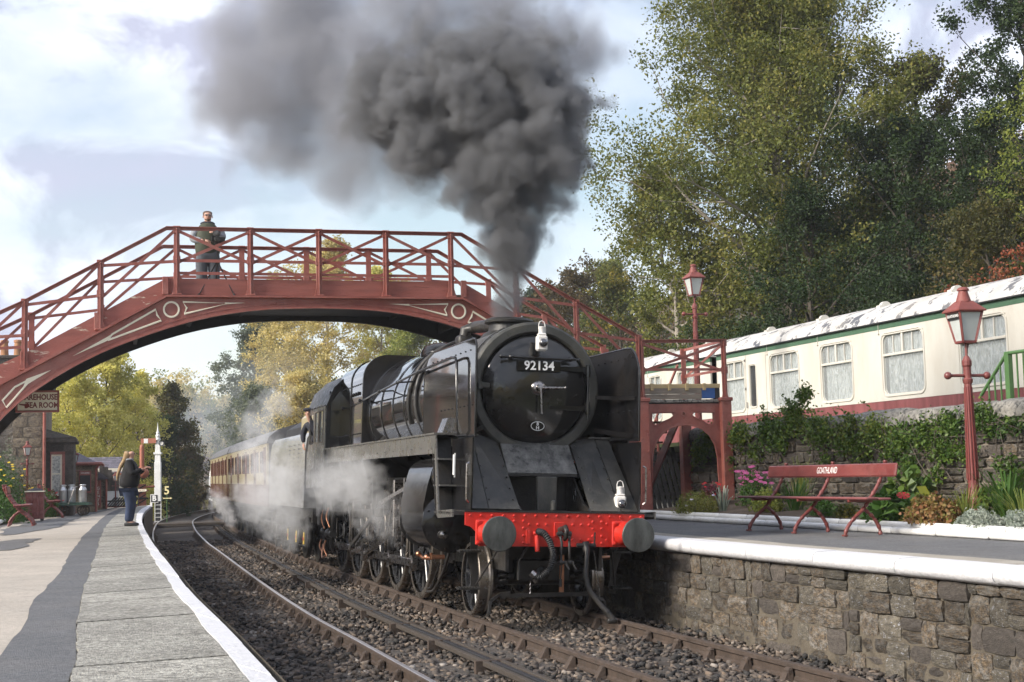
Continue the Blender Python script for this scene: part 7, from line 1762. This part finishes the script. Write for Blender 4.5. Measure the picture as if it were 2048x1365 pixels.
tree('ash_tree', 'thin dull olive tree between the tall birch and the evergreen', (14.6, 50), 10.6, 3.2, 34000, .13, L_olive, 16, cb=.15, sigma=.35, tr=.18)
tree('ash_tree', 'bright green leafy tree at the right frame edge', (15.6, 40), 8.6, 2.2, 22000, .1, L_lime, 17, cb=.15, sigma=.3, tr=.14)
tree('hazel_tree', 'dull green bush tree above the coach at the right', (12.9, 38.5), 5.6, 2.3, 24000, .095, L_olive, 18, cb=.03, sigma=.28, tr=.1)
tree('hazel_tree', 'dark scrub tree filling the slope behind the rowan', (14.8, 43.5), 7.0, 3.0, 30000, .095, L_dark, 19, cb=.03, sigma=.3, tr=.14)
tree('hazel_tree', 'dark scrub tree low on the bank behind the coach', (10.8, 40.2), 4.8, 2.6, 26000, .085, L_dark, 20, cb=.03, sigma=.28, tr=.1)
# scrub on the far bracken hill
for k, (px, py, Y, h, r, lm, lab) in enumerate(((1105, 680, 88, 6, 3, L_brown, 'olive brown scrub tree below the bracken hill, nearest the smokebox'), (1160, 665, 80, 6.5, 3, L_brown, 'brown green scrub tree at the foot of the bracken hill'), (1215, 640, 92, 7, 3.2, L_green, 'green scrub tree high on the bracken hill edge'), (1075, 650, 120, 4.5, 2.6, L_dark, 'small dark tree on the skyline left of the bracken hill'), (1240, 690, 70, 6, 3, L_mix, 'olive tree in front of the bracken hill beside the bank'))):
    q = at(px, py, Y); tree('scrub_tree', lab, (q.x, q.y, q.z - h * .5), h, r, 12000, .0022 * Y, lm, 30 + k, cb=.03, sigma=.4, tr=.12)
# beyond the bridge
for k, (px, ptop, Y, r, n, lm, cb, lab) in enumerate((
        (650, 470, 112, 5.4, 52000, L_gold, .1, 'tallest golden tree seen above and below the bridge'),
        (570, 540, 116, 4.0, 34000, L_gold, .1, 'golden tree left of the tallest golden tree under the arch'),
        (760, 515, 112, 3.8, 30000, L_yellow, .1, 'yellow green tree right of the golden trees under the arch'),
        (510, 620, 125, 4.0, 36000, L_grey, .05, 'grey green tree at the left side of the arch group'),
        (830, 640, 100, 3.6, 24000, L_lime, .1, 'bright lime tree just above the boiler'),
        (600, 740, 92, 3.0, 22000, L_gold, .05, 'smaller golden brown tree low behind the cab'),
        (715, 735, 88, 2.6, 18000, L_dark, .05, 'dark green tree low behind the boiler top'),
        (520, 770, 98, 3.0, 18000, L_grey, .02, 'misty grey green tree low behind the steam'),
        (800, 700, 84, 2.6, 14000, L_green, .05, 'green tree low behind the safety valves'),
        (880, 690, 92, 3.4, 16000, L_brown, .05, 'olive tree hidden partly by the smokebox'),
        (950, 640, 110, 4.0, 16000, L_gold, .05, 'gold tree behind the right end of the arch'))):
    q = at(px, ptop, Y); z0 = zat(q.x, q.y); tree('autumn_tree', lab, (q.x, q.y), q.z - z0, r, n, .0019 * Y, lm, 50 + k, cb=cb, sigma=.5, tr=.2, limbs=34, bark=m_palebark)
# left of the line
for k, (px, ptop, Y, r, n, lm, lab) in enumerate((
        (215, 688, 75, 2.7, 40000, L_yellow, 'bright yellow tree behind the station buildings, largest on the left'),
        (140, 705, 73, 2.4, 30000, L_yellow, 'yellow tree directly behind the station house corner'),
        (275, 735, 78, 1.9, 22000, L_yellow, 'narrow yellow tree beside the dark green tree'),
        (340, 762, 84, 2.0, 28000, L_olive, 'dark green tree behind the semaphore signal'),
        (320, 830, 80, 1.9, 18000, L_dark, 'lower dark green tree left of the semaphore signal'),
        (365, 900, 88, 1.8, 16000, L_brown, 'brownish scrub tree right of the semaphore signal'),
        (60, 760, 70, 2.2, 16000, L_yellow, 'yellow tree seen beyond the station chimneys'))):
    q = at(px, ptop, Y); z0 = zat(q.x, q.y); tree('bank_tree', lab, (q.x, q.y), q.z - z0, r, n, .0019 * Y, lm, 70 + k, cb=.04, sigma=.33, tr=.14, limbs=32)
for k in range(9):
    px = 335 + k * 22; ptop = (785, 800, 815, 838, 846, 858, 866, 870, 880)[k]; Y = 185 + (k % 3) * 14
    q = at(px, ptop, Y); tree('hillside_tree', ('pale misty tree on the distant hillside beyond the bend, number counted ' + 'x')[:0] or 'pale misty tree in the distant wood beyond the bend of the track', (q.x, q.y), max(6, q.z - zat(q.x, q.y)), 6.2, 8500, .40, L_lime if k % 2 else L_gold, 90 + k, cb=.03, sigma=.8, tr=.25, limbs=26, group='distant trees beyond the bend')
# far wooded hillside (one mass)
rs = np.random.RandomState(8); P = []
for _ in range(24000):
    X = rs.uniform(-75, 12); Y = rs.uniform(200, 262); P.append((X, Y, zat(X, Y) + rs.rand() ** .6 * (3.2 + 1.5 * math.sin(X * .35) + 1 * math.sin(X * .9 + Y * .3))))
V, F = leaf_quads(np.array(P), .75, rs, .2); w = npmesh('distant_woods', V, F, L_lime); tag(w, 'misty woodland closing the valley beyond the railway bend', 'woodland', kind='stuff')
P = []
for _ in range(15000):
    X = -27 - rs.rand() * 28; Y = rs.uniform(-45, 62)
    if X / max(Y, 1) > -.40 and Y > 0: continue
    P.append((X, Y, zat(X, Y) + rs.rand() ** .6 * (2.4 + .08 * (-27 - X) + 1.6 * math.sin(Y * .35) * math.sin(Y * .13 + X * .2))))
for _ in range(12000):
    X = rs.uniform(-30, 55); Y = -38 - rs.rand() * 22; P.append((X, Y, zat(X, Y) + rs.rand() ** .6 * (7 + 2.5 * math.sin(X * .35) * math.sin(Y * .13 + X * .2))))
V, F = leaf_quads(np.array(P), 1.0, rs, .2); w = npmesh('reflection_woods', V, F, L_gold); tag(w, 'unseen golden woodland added left of and behind the view for reflections', 'woodland', kind='stuff')  # added out of view to shape boiler reflections and darken the ambient light
# undergrowth on the right bank and trackside
P = []
for _ in range(36000):
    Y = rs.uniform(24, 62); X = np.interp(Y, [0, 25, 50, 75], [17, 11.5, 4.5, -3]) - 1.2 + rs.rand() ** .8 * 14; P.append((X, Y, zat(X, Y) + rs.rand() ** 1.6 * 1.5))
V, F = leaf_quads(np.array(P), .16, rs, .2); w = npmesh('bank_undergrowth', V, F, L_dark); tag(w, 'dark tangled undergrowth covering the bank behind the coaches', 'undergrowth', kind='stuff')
P = []
for _ in range(30000):
    Y = rs.uniform(62, 125); X = np.interp(Y, [62, 80, 100, 125], [-15.8, -19.3, -21, -22]) - .6 - rs.rand() ** .7 * 7; P.append((X, Y, zat(X, Y) + rs.rand() ** 1.8 * (.5 + .12 * max(0, -X - 19))))
V, F = leaf_quads(np.array(P), .14, rs, .2); w = npmesh('trackside_grass', V, F, leafmat('dry_grass', [(.08, .09, .03), (.16, .14, .05), (.28, .23, .1)], .3)); tag(w, 'dry grass and weeds beside the far track under the trees', 'grass', kind='stuff')
P = []
for _ in range(28000):
    Y = rs.uniform(70, 190); X = rs.uniform(-16, 40); h_ = float(hill_h(X, Y))
    if h_ < .4: continue
    P.append((X, Y, h_ - .3 + rs.rand() * 1.1))
V, F = leaf_quads(np.array(P), .42, rs, .2); w = npmesh('hill_bracken', V, F, leafmat('bracken', [(.08, .05, .03), (.15, .09, .06), (.22, .14, .09), (.10, .11, .05)], .3)); tag(w, 'brown bracken and heather covering the distant hill', 'bracken', kind='stuff')

# ------------------------------------------------------------------ planting by the retaining wall
def onwall(px, py, L=2.0):
    d = pixray(px, py); o = Vector((0, 0, CAMH)); p0 = K + kl * L; n = kl; t_ = (p0 - o).dot(n) / d.dot(n); return o + d * t_
rs = np.random.RandomState(21); P = []; D = []
blobs = [(1400, 905, .28, 900), (1430, 880, .35, 1500), (1480, 870, .3, 1100), (1455, 925, .2, 300), (1540, 860, .35, 1600), (1590, 835, .35, 1700), (1610, 790, .22, 500), (1560, 880, .3, 900), (1640, 860, .35, 1500), (1690, 880, .3, 1000), (1720, 900, .25, 600), (1750, 865, .3, 1100), (1800, 880, .28, 900), (1850, 870, .28, 900), (1885, 900, .25, 700), (1820, 930, .22, 450), (1900, 850, .25, 700), (1960, 835, .25, 700), (1990, 855, .2, 400), (1930, 905, .2, 350), (2020, 940, .22, 500), (2035, 970, .2, 350), (1990, 990, .14, 200), (1870, 950, .16, 260), (2030, 850, .15, 200), (1650, 920, .15, 150), (1510, 905, .2, 350), (1700, 840, .15, 160), (1780, 905, .2, 350)]
stem = MB()
for px, py, r, n in blobs:
    c = onwall(px, py, 1.9)
    A = rs.normal(size=(n, 3)) * r * np.array([.35, 1.0, .62]) * .62
    A[:, 0] = -np.abs(A[:, 0]) * .9 + .02
    pts_ = np.array(c)[None] + A[:, 0:1] * np.array(kl)[None] + A[:, 1:2] * np.array(kb)[None] + A[:, 2:3] * np.array([0, 0, 1])[None]
    P.append(pts_)
    for _ in range(3):
        e = c + kb * rs.normal() * r * 1.1 + Vector((0, 0, rs.normal() * r * .6)); g0 = e + kb * rs.normal() * .5 + Vector((0, 0, -rs.rand() * .7))
        if g0.z > RZ + .1: stem.tube([g0 - kl * .0, g0.lerp(e, .5) - kl * .05, e - kl * .03], [.009, .007, .004], 5)
for _ in range(60):                                   # trailing shoots
    px, py, r, n = blobs[rs.randint(len(blobs))]; c = onwall(px, py, 1.86); d = Vector((0, 0, rs.uniform(-.5, 1))) + kb * rs.normal() - kl * .3; d.normalize()
    p = c + kb * rs.normal() * r * .5 + Vector((0, 0, rs.normal() * r * .3)); sp_ = [p]
    for j in range(5): d = (d + Vector(rs.normal(size=3)) * .25 + Vector((0, 0, -.08))).normalized(); p = p + d * .07; sp_.append(p)
    stem.tube(sp_, .003, 4)
    P.append(np.array([np.array(q) + rs.normal(size=3) * .015 for q in sp_[1:] for _ in range(4)]))
P = np.concatenate(P); V, F = leaf_quads(P, .062, rs, .3, .62)
t = thing('climbing_plant', 'green climbing plant spilling over the retaining wall behind the bench', 'climbing plant')
npmesh('foliage', V, F, L_ivy, t, kind='stuff'); stem.build('stem', m_bark, t)

def bush(name, label, c, r, n, ls, lm, seed, cat='plant', group='plants in the flower bed', stems=True, flowers=None, aspect=.6):
    rs = np.random.RandomState(seed); c = Vector(c)
    t = thing(name, label, cat, c, 0, group)
    P = rs.normal(size=(n, 3)); P /= np.linalg.norm(P, axis=1)[:, None]; P *= (rs.uniform(.35, 1., n) ** .6)[:, None]
    P[:, 2] = np.abs(P[:, 2]); P *= np.array(r) * (1 + .18 * np.sin(P[:, 0:1] * 9) * np.cos(P[:, 1:2] * 7))
    V, F = leaf_quads(P, ls, rs, .3, aspect); npmesh('foliage', V, F, lm, t)
    if stems:
        b = MB()
        for k in range(8): a = rs.rand() * 6.28; b.tube([(0, 0, 0), (r[0] * .5 * math.cos(a), r[1] * .5 * math.sin(a), r[2] * .7)], [.012, .005], 4)
        b.build('stem', m_bark, t)
    if flowers:
        m_, nf, fs, zmin = flowers
        b = MB()
        for k in range(nf):
            a = rs.rand() * 6.28; q = rs.uniform(.5, 1.05); x, y, z = r[0] * q * math.cos(a), r[1] * q * math.sin(a), r[2] * rs.uniform(zmin, 1.1)
            for j in range(7):
                w_ = j * .9; b.add([(x, y, z), (x + fs * math.cos(w_), y + fs * .6 * math.sin(w_), z + fs * .5 * math.sin(w_)), (x + fs * math.cos(w_ + .7), y + fs * .6 * math.sin(w_ + .7), z + fs * .5 * math.sin(w_ + .7))], [(0, 1, 2)])
        b.build('flowers', m_, t)
    return t
def blades(name, label, c, n, h, spread, m, seed, w=.012, group='plants in the flower bed'):
    rs = np.random.RandomState(seed); t = thing(name, label, 'plant', c, 0, group); vs = []; fs = []
    for k in range(n):
        a = rs.rand() * 6.28; o = spread * .3 * rs.rand(); hh = h * rs.uniform(.5, 1.1); ln = rs.uniform(.2, 1) * spread; i0 = len(vs); bx, by = o * math.cos(a), o * math.sin(a); px_, py_ = -math.sin(a) * w, math.cos(a) * w
        for f, z, ww in ((0, 0, 1), (.35, .6, .9), (.8, .95, .6), (1.3, .85 + .15 * rs.rand(), .1)):
            X = bx + math.cos(a) * ln * f; Y = by + math.sin(a) * ln * f; vs += [(X - px_ * ww, Y - py_ * ww, z * hh), (X + px_ * ww, Y + py_ * ww, z * hh)]
        for j in range(3): fs.append((i0 + 2 * j, i0 + 2 * j + 1, i0 + 2 * j + 3, i0 + 2 * j + 2))
    npmesh('blades', np.array(vs), np.array(fs), m, t); return t
def bedpt(px, L, z=None):
    d = pixray(px, 900); o = Vector((0, 0, 0)); p0 = K + kl * L; tt = (p0 - o).dot(kl) / Vector((d.x, d.y, 0)).dot(kl); q = Vector((d.x, d.y, 0)) * tt; q.z = RZ + .1 + L * .08; return q
m_pink = leafmat('flower_pink', [(.5, .06, .25), (.6, .2, .4)], .3); m_redfl = leafmat('flower_red', [(.5, .02, .03), (.55, .05, .06)], .3); m_yelfl = leafmat('flower_yellow', [(.75, .5, .02), (.8, .6, .05)], .3); m_orfl = leafmat('leaves_salmon', [(.09, .12, .03), (.20, .18, .05), (.30, .14, .07), (.14, .18, .04)], .3)
L_silver = leafmat('leaves_silver', [(.2, .25, .2), (.3, .34, .28), (.4, .42, .36)], .3); L_fresh = leafmat('leaves_fresh_green', [(.03, .08, .015), (.06, .13, .025), (.10, .17, .04)], .35); L_purple = leafmat('leaves_plum', [(.09, .02, .04), (.16, .04, .06), (.1, .08, .03)], .3)
bush('mound_plant', 'rounded olive green mound plant at the left end of the kerb', bedpt(1390, .28), (.42, .55, .36), 5200, .03, L_green, 101, flowers=(leafmat('flower_violet', [(.2, .1, .5)], .2), 3, .03, .3))
blades('iris_plant', 'pale iris blades beside the mound plant', bedpt(1442, .6), 26, .42, .2, L_silver, 102, .016)
bush('sedum_plant', 'dark red leaved plant between the mound and the pink flowers', bedpt(1420, 1.2), (.25, .3, .4), 900, .05, L_purple, 103, flowers=(m_redfl, 10, .03, .5))
bush('flowering_plant', 'bush of pink flowers rising behind the left end of the bench', bedpt(1505, 1.4), (.3, .42, .62), 1700, .05, L_fresh, 104, flowers=(m_pink, 40, .045, .55))
bush('leafy_plant', 'yellow green leafy clump behind the bench leg', bedpt(1530, .8), (.28, .4, .36), 1800, .05, L_lime, 105)
blades('grass_plant', 'arching green grass clump behind the bench middle', bedpt(1585, .9), 90, .5, .45, L_fresh, 106, .008)
bush('leafy_plant', 'low green weeds behind the centre of the bench', bedpt(1640, .6), (.25, .5, .22), 1300, .045, L_fresh, 107)
blades('grass_plant', 'tall thin grass stems against the wall behind the bench', bedpt(1600, 1.6), 50, .8, .35, L_lime, 108, .006)
bush('leafy_plant', 'small pale weed by the kerb behind the bench', bedpt(1690, .5), (.2, .35, .2), 900, .045, L_mix, 109)
bush('bergenia_plant', 'big glossy green leaved plant with one red leaf right of the bench', bedpt(1775, .35), (.34, .42, .36), 330, .17, L_fresh, 110, aspect=.8, flowers=(m_redfl, 1, .09, .9))
bush('bergenia_plant', 'dark big leaved plant against the wall right of the bench', bedpt(1815, 1.2), (.4, .5, .6), 380, .18, L_ivy, 111, aspect=.75)
bush('geranium_plant', 'mound of salmon and green lobed leaves left of the large lamp', bedpt(1858, .35), (.34, .58, .34), 3400, .055, m_orfl, 112, aspect=.9)
blades('grass_plant', 'spiky grass clump at the foot of the large lamp', bedpt(1925, .6), 60, .45, .35, L_lime, 113, .007)
bush('lavender_plant', 'low silver grey plant along the kerb below the lamp', bedpt(1950, .25), (.2, .6, .2), 3600, .035, L_silver, 114)
blades('iris_plant', 'long green iris blades right of the large lamp', bedpt(2010, 1.0), 60, .6, .55, L_fresh, 115, .014)
bush('leafy_plant', 'broad green leaves just behind the large lamp', bedpt(1990, 1.3), (.35, .5, .38), 500, .12, L_ivy, 116)
bush('lavender_plant', 'silver grey plant at the right edge of the bed', bedpt(2040, .3), (.22, .6, .2), 3000, .035, L_silver, 117)
blades('grass_plant', 'yellow green grass tuft at the right edge of the bed', bedpt(2040, .6), 80, .4, .45, L_lime, 118, .007)
# left platform border
GL = 'plants on the left platform border'
for k, (px, py, Y, r, n, ls, lm, lab, fl) in enumerate((
        (8, 1050, 35.5, (.7, .7, 1.5), 5200, .07, L_fresh, 'tall green shrub with yellow daisies behind the first bench', (m_yelfl, 40, .04, .45)),
        (28, 1030, 37, (.55, .6, 1.9), 3600, .07, L_grey, 'taller grey green climber against the stone house', None),
        (22, 1052, 34.6, (.7, .5, .7), 3200, .06, L_fresh, 'low bright green plant behind the first bench', None),
        (55, 1040, 38.6, (.5, .4, 1.3), 2400, .06, L_brown, 'russet dry stemmed plant under the small lamp', None),
        (100, 1025, 40.4, (.5, .4, .8), 2600, .06, L_fresh, 'green plant with orange flowers behind the second bench', (m_yelfl, 12, .045, .5)),
        (118, 1022, 41.2, (.4, .35, .7), 2200, .055, L_red, 'red leaved plant beside the milk churn barrow', (m_redfl, 30, .04, .3)))):
    q = at(px, py, Y); bush('border_plant', lab, (q.x - .25, q.y, PZ), r, n, ls, lm, 130 + k, group=GL, flowers=fl)
kt = thing('border_kerb', 'white painted kerb edging the left platform border behind the bench', 'kerb')
for k in range(10):
    p = Vector((-10.6, 29.5, PZ + .05)) + Vector((-.25, .96, 0)) * k * .95; q = p + Vector((-.25, .96, 0)) * .93; p.x -= .35; q.x -= .35; MB().tube([p, q], .055, 8).build('kerbstone', m_white, kt, 60)
b = MB(); b.add([(-11.1, 29, PZ + .02), (-13.4, 41.5, PZ + .02), (-16.5, 41.5, PZ + .1), (-14.5, 29, PZ + .1)], [(0, 1, 2, 3)]); b.build('border_soil', m_earth, kind='structure')

# ------------------------------------------------------------------ smoke and steam
def vol(name, label, puffs, dens, col, nscale, sharp, amp, step, wisp=.5, hull=1.3, det=4., low=0.):
    # hull: one closed skin round all the puffs
    b = MB()
    for (x, y, z, r) in puffs: b.sph((x, y, z), r * hull, 20, 12)
    me = bpy.data.meshes.new(name); me.from_pydata(b.v, [], b.f)
    o = bpy.data.objects.new(name, me); C.objects.link(o)
    rm = o.modifiers.new('remesh', 'REMESH'); rm.mode = 'VOXEL'; rm.voxel_size = min(p[3] for p in puffs) * .3
    m = bpy.data.materials.new(name); m.use_nodes = True; nt = m.node_tree; N = nt.nodes; L = nt.links; N.clear()
    out = N.new('ShaderNodeOutputMaterial'); pv = N.new('ShaderNodeVolumePrincipled'); L.new(pv.outputs[0], out.inputs['Volume'])
    pv.inputs['Color'].default_value = (*col, 1); pv.inputs['Anisotropy'].default_value = .2
    tc = N.new('ShaderNodeTexCoord'); P = tc.outputs['Object']
    nd = N.new('ShaderNodeTexNoise'); nd.inputs['Scale'].default_value = nscale * .9; nd.inputs['Detail'].default_value = 3; L.new(P, nd.inputs['Vector'])
    wp_ = N.new('ShaderNodeVectorMath'); wp_.operation = 'MULTIPLY_ADD'; wp_.inputs[1].default_value = (.55 / nscale,) * 3; L.new(nd.outputs['Color'], wp_.inputs[0]); L.new(P, wp_.inputs[2]); W_ = wp_.outputs[0]
    n = N.new('ShaderNodeTexNoise'); n.inputs['Scale'].default_value = nscale * 2.6; n.inputs['Detail'].default_value = det; n.inputs['Roughness'].default_value = .6; L.new(W_, n.inputs['Vector'])
    v1 = N.new('ShaderNodeTexVoronoi'); v1.feature = 'F1'; v1.inputs['Scale'].default_value = nscale; L.new(W_, v1.inputs['Vector'])
    v2 = N.new('ShaderNodeTexVoronoi'); v2.feature = 'F1'; v2.inputs['Scale'].default_value = nscale * 2.3; L.new(W_, v2.inputs['Vector'])
    h1 = N.new('ShaderNodeMath'); h1.operation = 'MULTIPLY_ADD'; h1.inputs[1].default_value = -.42; h1.inputs[2].default_value = .26; L.new(v1.outputs['Distance'], h1.inputs[0])
    h2 = N.new('ShaderNodeMath'); h2.operation = 'MULTIPLY_ADD'; h2.inputs[1].default_value = -.3; L.new(v2.outputs['Distance'], h2.inputs[0]); L.new(h1.outputs[0], h2.inputs[2])
    h3 = N.new('ShaderNodeMath'); h3.operation = 'MULTIPLY_ADD'; h3.inputs[1].default_value = wisp; L.new(n.outputs['Fac'], h3.inputs[0]); L.new(h2.outputs[0], h3.inputs[2]); n = h3
    acc = None
    for (x, y, z, r) in puffs:
        d = N.new('ShaderNodeVectorMath'); d.operation = 'DISTANCE'; L.new(P, d.inputs[0]); d.inputs[1].default_value = (x, y, z)
        s = N.new('ShaderNodeMath'); s.operation = 'MULTIPLY_ADD'; s.inputs[1].default_value = -1 / r; s.inputs[2].default_value = 1; L.new(d.outputs['Value'], s.inputs[0])
        if acc is None: acc = s
        else:
            mx = N.new('ShaderNodeMath'); mx.operation = 'SMOOTH_MAX'; mx.inputs[2].default_value = .25; L.new(acc.outputs[0], mx.inputs[0]); L.new(s.outputs[0], mx.inputs[1]); acc = mx
    a1 = N.new('ShaderNodeMath'); a1.operation = 'MULTIPLY_ADD'; a1.inputs[1].default_value = amp; a1.inputs[2].default_value = -amp * .5; L.new(n.outputs[0], a1.inputs[0])
    a2 = N.new('ShaderNodeMath'); a2.operation = 'ADD'; L.new(acc.outputs[0], a2.inputs[0]); L.new(a1.outputs[0], a2.inputs[1])
    a3 = N.new('ShaderNodeMath'); a3.operation = 'MULTIPLY_ADD'; a3.inputs[1].default_value = sharp; a3.inputs[2].default_value = low; a3.use_clamp = True; L.new(a2.outputs[0], a3.inputs[0])
    a4 = N.new('ShaderNodeMath'); a4.operation = 'MULTIPLY'; a4.inputs[1].default_value = dens; L.new(a3.outputs[0], a4.inputs[0]); L.new(a4.outputs[0], pv.inputs['Density'])
    m.cycles.volume_step_rate = step
    me.materials.append(m); o['kind'] = 'stuff'; o['label'] = label; o['category'] = 'smoke' if 'smoke' in name else 'steam'; return o
def pf(px, py, rpx, Y):
    q = at(px, py, Y); return (q.x, q.y, q.z, rpx * Y / FPX)
plume = [(1010, 628, 38, 19.95), (1013, 602, 44, 19.95), (1010, 572, 48, 19.95), (1018, 545, 58, 19.95), (1016, 516, 72, 19.95), (1026, 488, 90, 19.9), (1035, 450, 84, 19.9), (1010, 395, 112, 19.9), (1055, 335, 140, 19.9), (960, 350, 110, 19.8), (1080, 260, 150, 20), (980, 260, 160, 20), (880, 280, 130, 20), (1020, 170, 170, 20.2), (900, 180, 170, 20.2), (800, 190, 150, 20.4), (1090, 190, 110, 20.2)]
vol('smoke_plume', 'thick dark grey smoke billowing up from the locomotive chimney', [pf(*p) for p in plume], 8.5, (.33, .335, .35), 1.25, 2.7, 1.25, .5, wisp=1.0, low=-.3)
drift = [(760, 120, 210, 21.5), (620, 140, 220, 22), (490, 200, 175, 22.5), (560, 300, 130, 22.5), (680, 330, 130, 22), (860, 40, 200, 21.5), (1010, 60, 190, 21.5), (600, 20, 180, 22), (720, 250, 170, 21.5), (470, 70, 150, 22.5), (1120, 90, 150, 21.5), (900, 250, 190, 21.6), (1080, 170, 170, 21.6), (830, 330, 120, 21.5)]
vol('smoke_drift', 'thinner grey smoke trailing away to the upper left', [pf(*p) for p in drift], 2.3, (.5, .51, .55), .7, 1.8, 1.3, .9, wisp=.9, low=-.05)
def lp(s, la, z, r):
    q = LM @ Vector((la, s, z)); return (q.x, q.y, q.z, r)
vol('steam_cloud', 'white steam drifting along the wheels under the running board', [lp(5.4, -1.5, 1.75, .38), (lp(6.2, -1.5, 1.6, .5)), lp(7.2, -1.5, 1.7, .5), lp(8.6, -1.5, 1.65, .5), lp(4.5, -1.5, 1.3, .38), lp(9.8, -1.5, 1.6, .45), lp(4.0, -1.45, 1.0, .28)], .85, (.99, .995, 1.), 2.0, 2.4, 1.8, .5, wisp=1.4, low=-.55)
vol('steam_cloud', 'white steam cloud rising between the tender and the cab', [lp(12.6, -1.7, .75, .5), lp(13.4, -1.75, 1.2, .7), lp(14.3, -1.8, 1.6, .7), lp(15.2, -1.9, 1.3, .7), lp(15.6, -1.9, 2.2, .6), lp(13.0, -1.7, 1.9, .4), lp(16.4, -1.9, 2.9, .55), lp(17.2, -1.4, 3.5, .5)], .75, (.99, .995, 1.), 1.6, 2.2, 1.8, .5, wisp=1.4, low=-.5)
vol('steam_cloud', 'small jet of white steam beside the coach bogie', [lp(24.5, -1.7, .75, .35), lp(25.6, -1.8, 1.0, .45), lp(23.6, -1.7, .6, .22), lp(26.8, -1.9, 1.2, .4)], 1.3, (.99, .995, 1.), 2.4, 2.4, 1.4, .5, wisp=1.1, low=-.3)

vol('drifting_smoke', 'thin blue haze of smoke hanging in front of the distant trees behind the train', [pf(430, 880, 110, 110), pf(500, 800, 120, 118), pf(360, 850, 110, 135), pf(560, 760, 100, 105), pf(470, 930, 100, 95), pf(420, 820, 120, 150)], .035, (.85, .9, 1.), .12, 1.6, .8, 1., wisp=.6, low=.2)
# valley air
hz = MB().box(-330, 320, -78, 490, -3.0, 62).mesh('haze', None)
o = bpy.data.objects.new('haze', hz); C.objects.link(o); o['kind'] = 'stuff'
m = bpy.data.materials.new('haze'); m.use_nodes = True; nt = m.node_tree; nt.nodes.clear(); out = nt.nodes.new('ShaderNodeOutputMaterial'); pv = nt.nodes.new('ShaderNodeVolumePrincipled')
pv.inputs['Color'].default_value = (.9, .93, 1, 1); pv.inputs['Density'].default_value = .0005; pv.inputs['Anisotropy'].default_value = .3
nt.links.new(pv.outputs[0], out.inputs['Volume']); hz.materials.append(m)
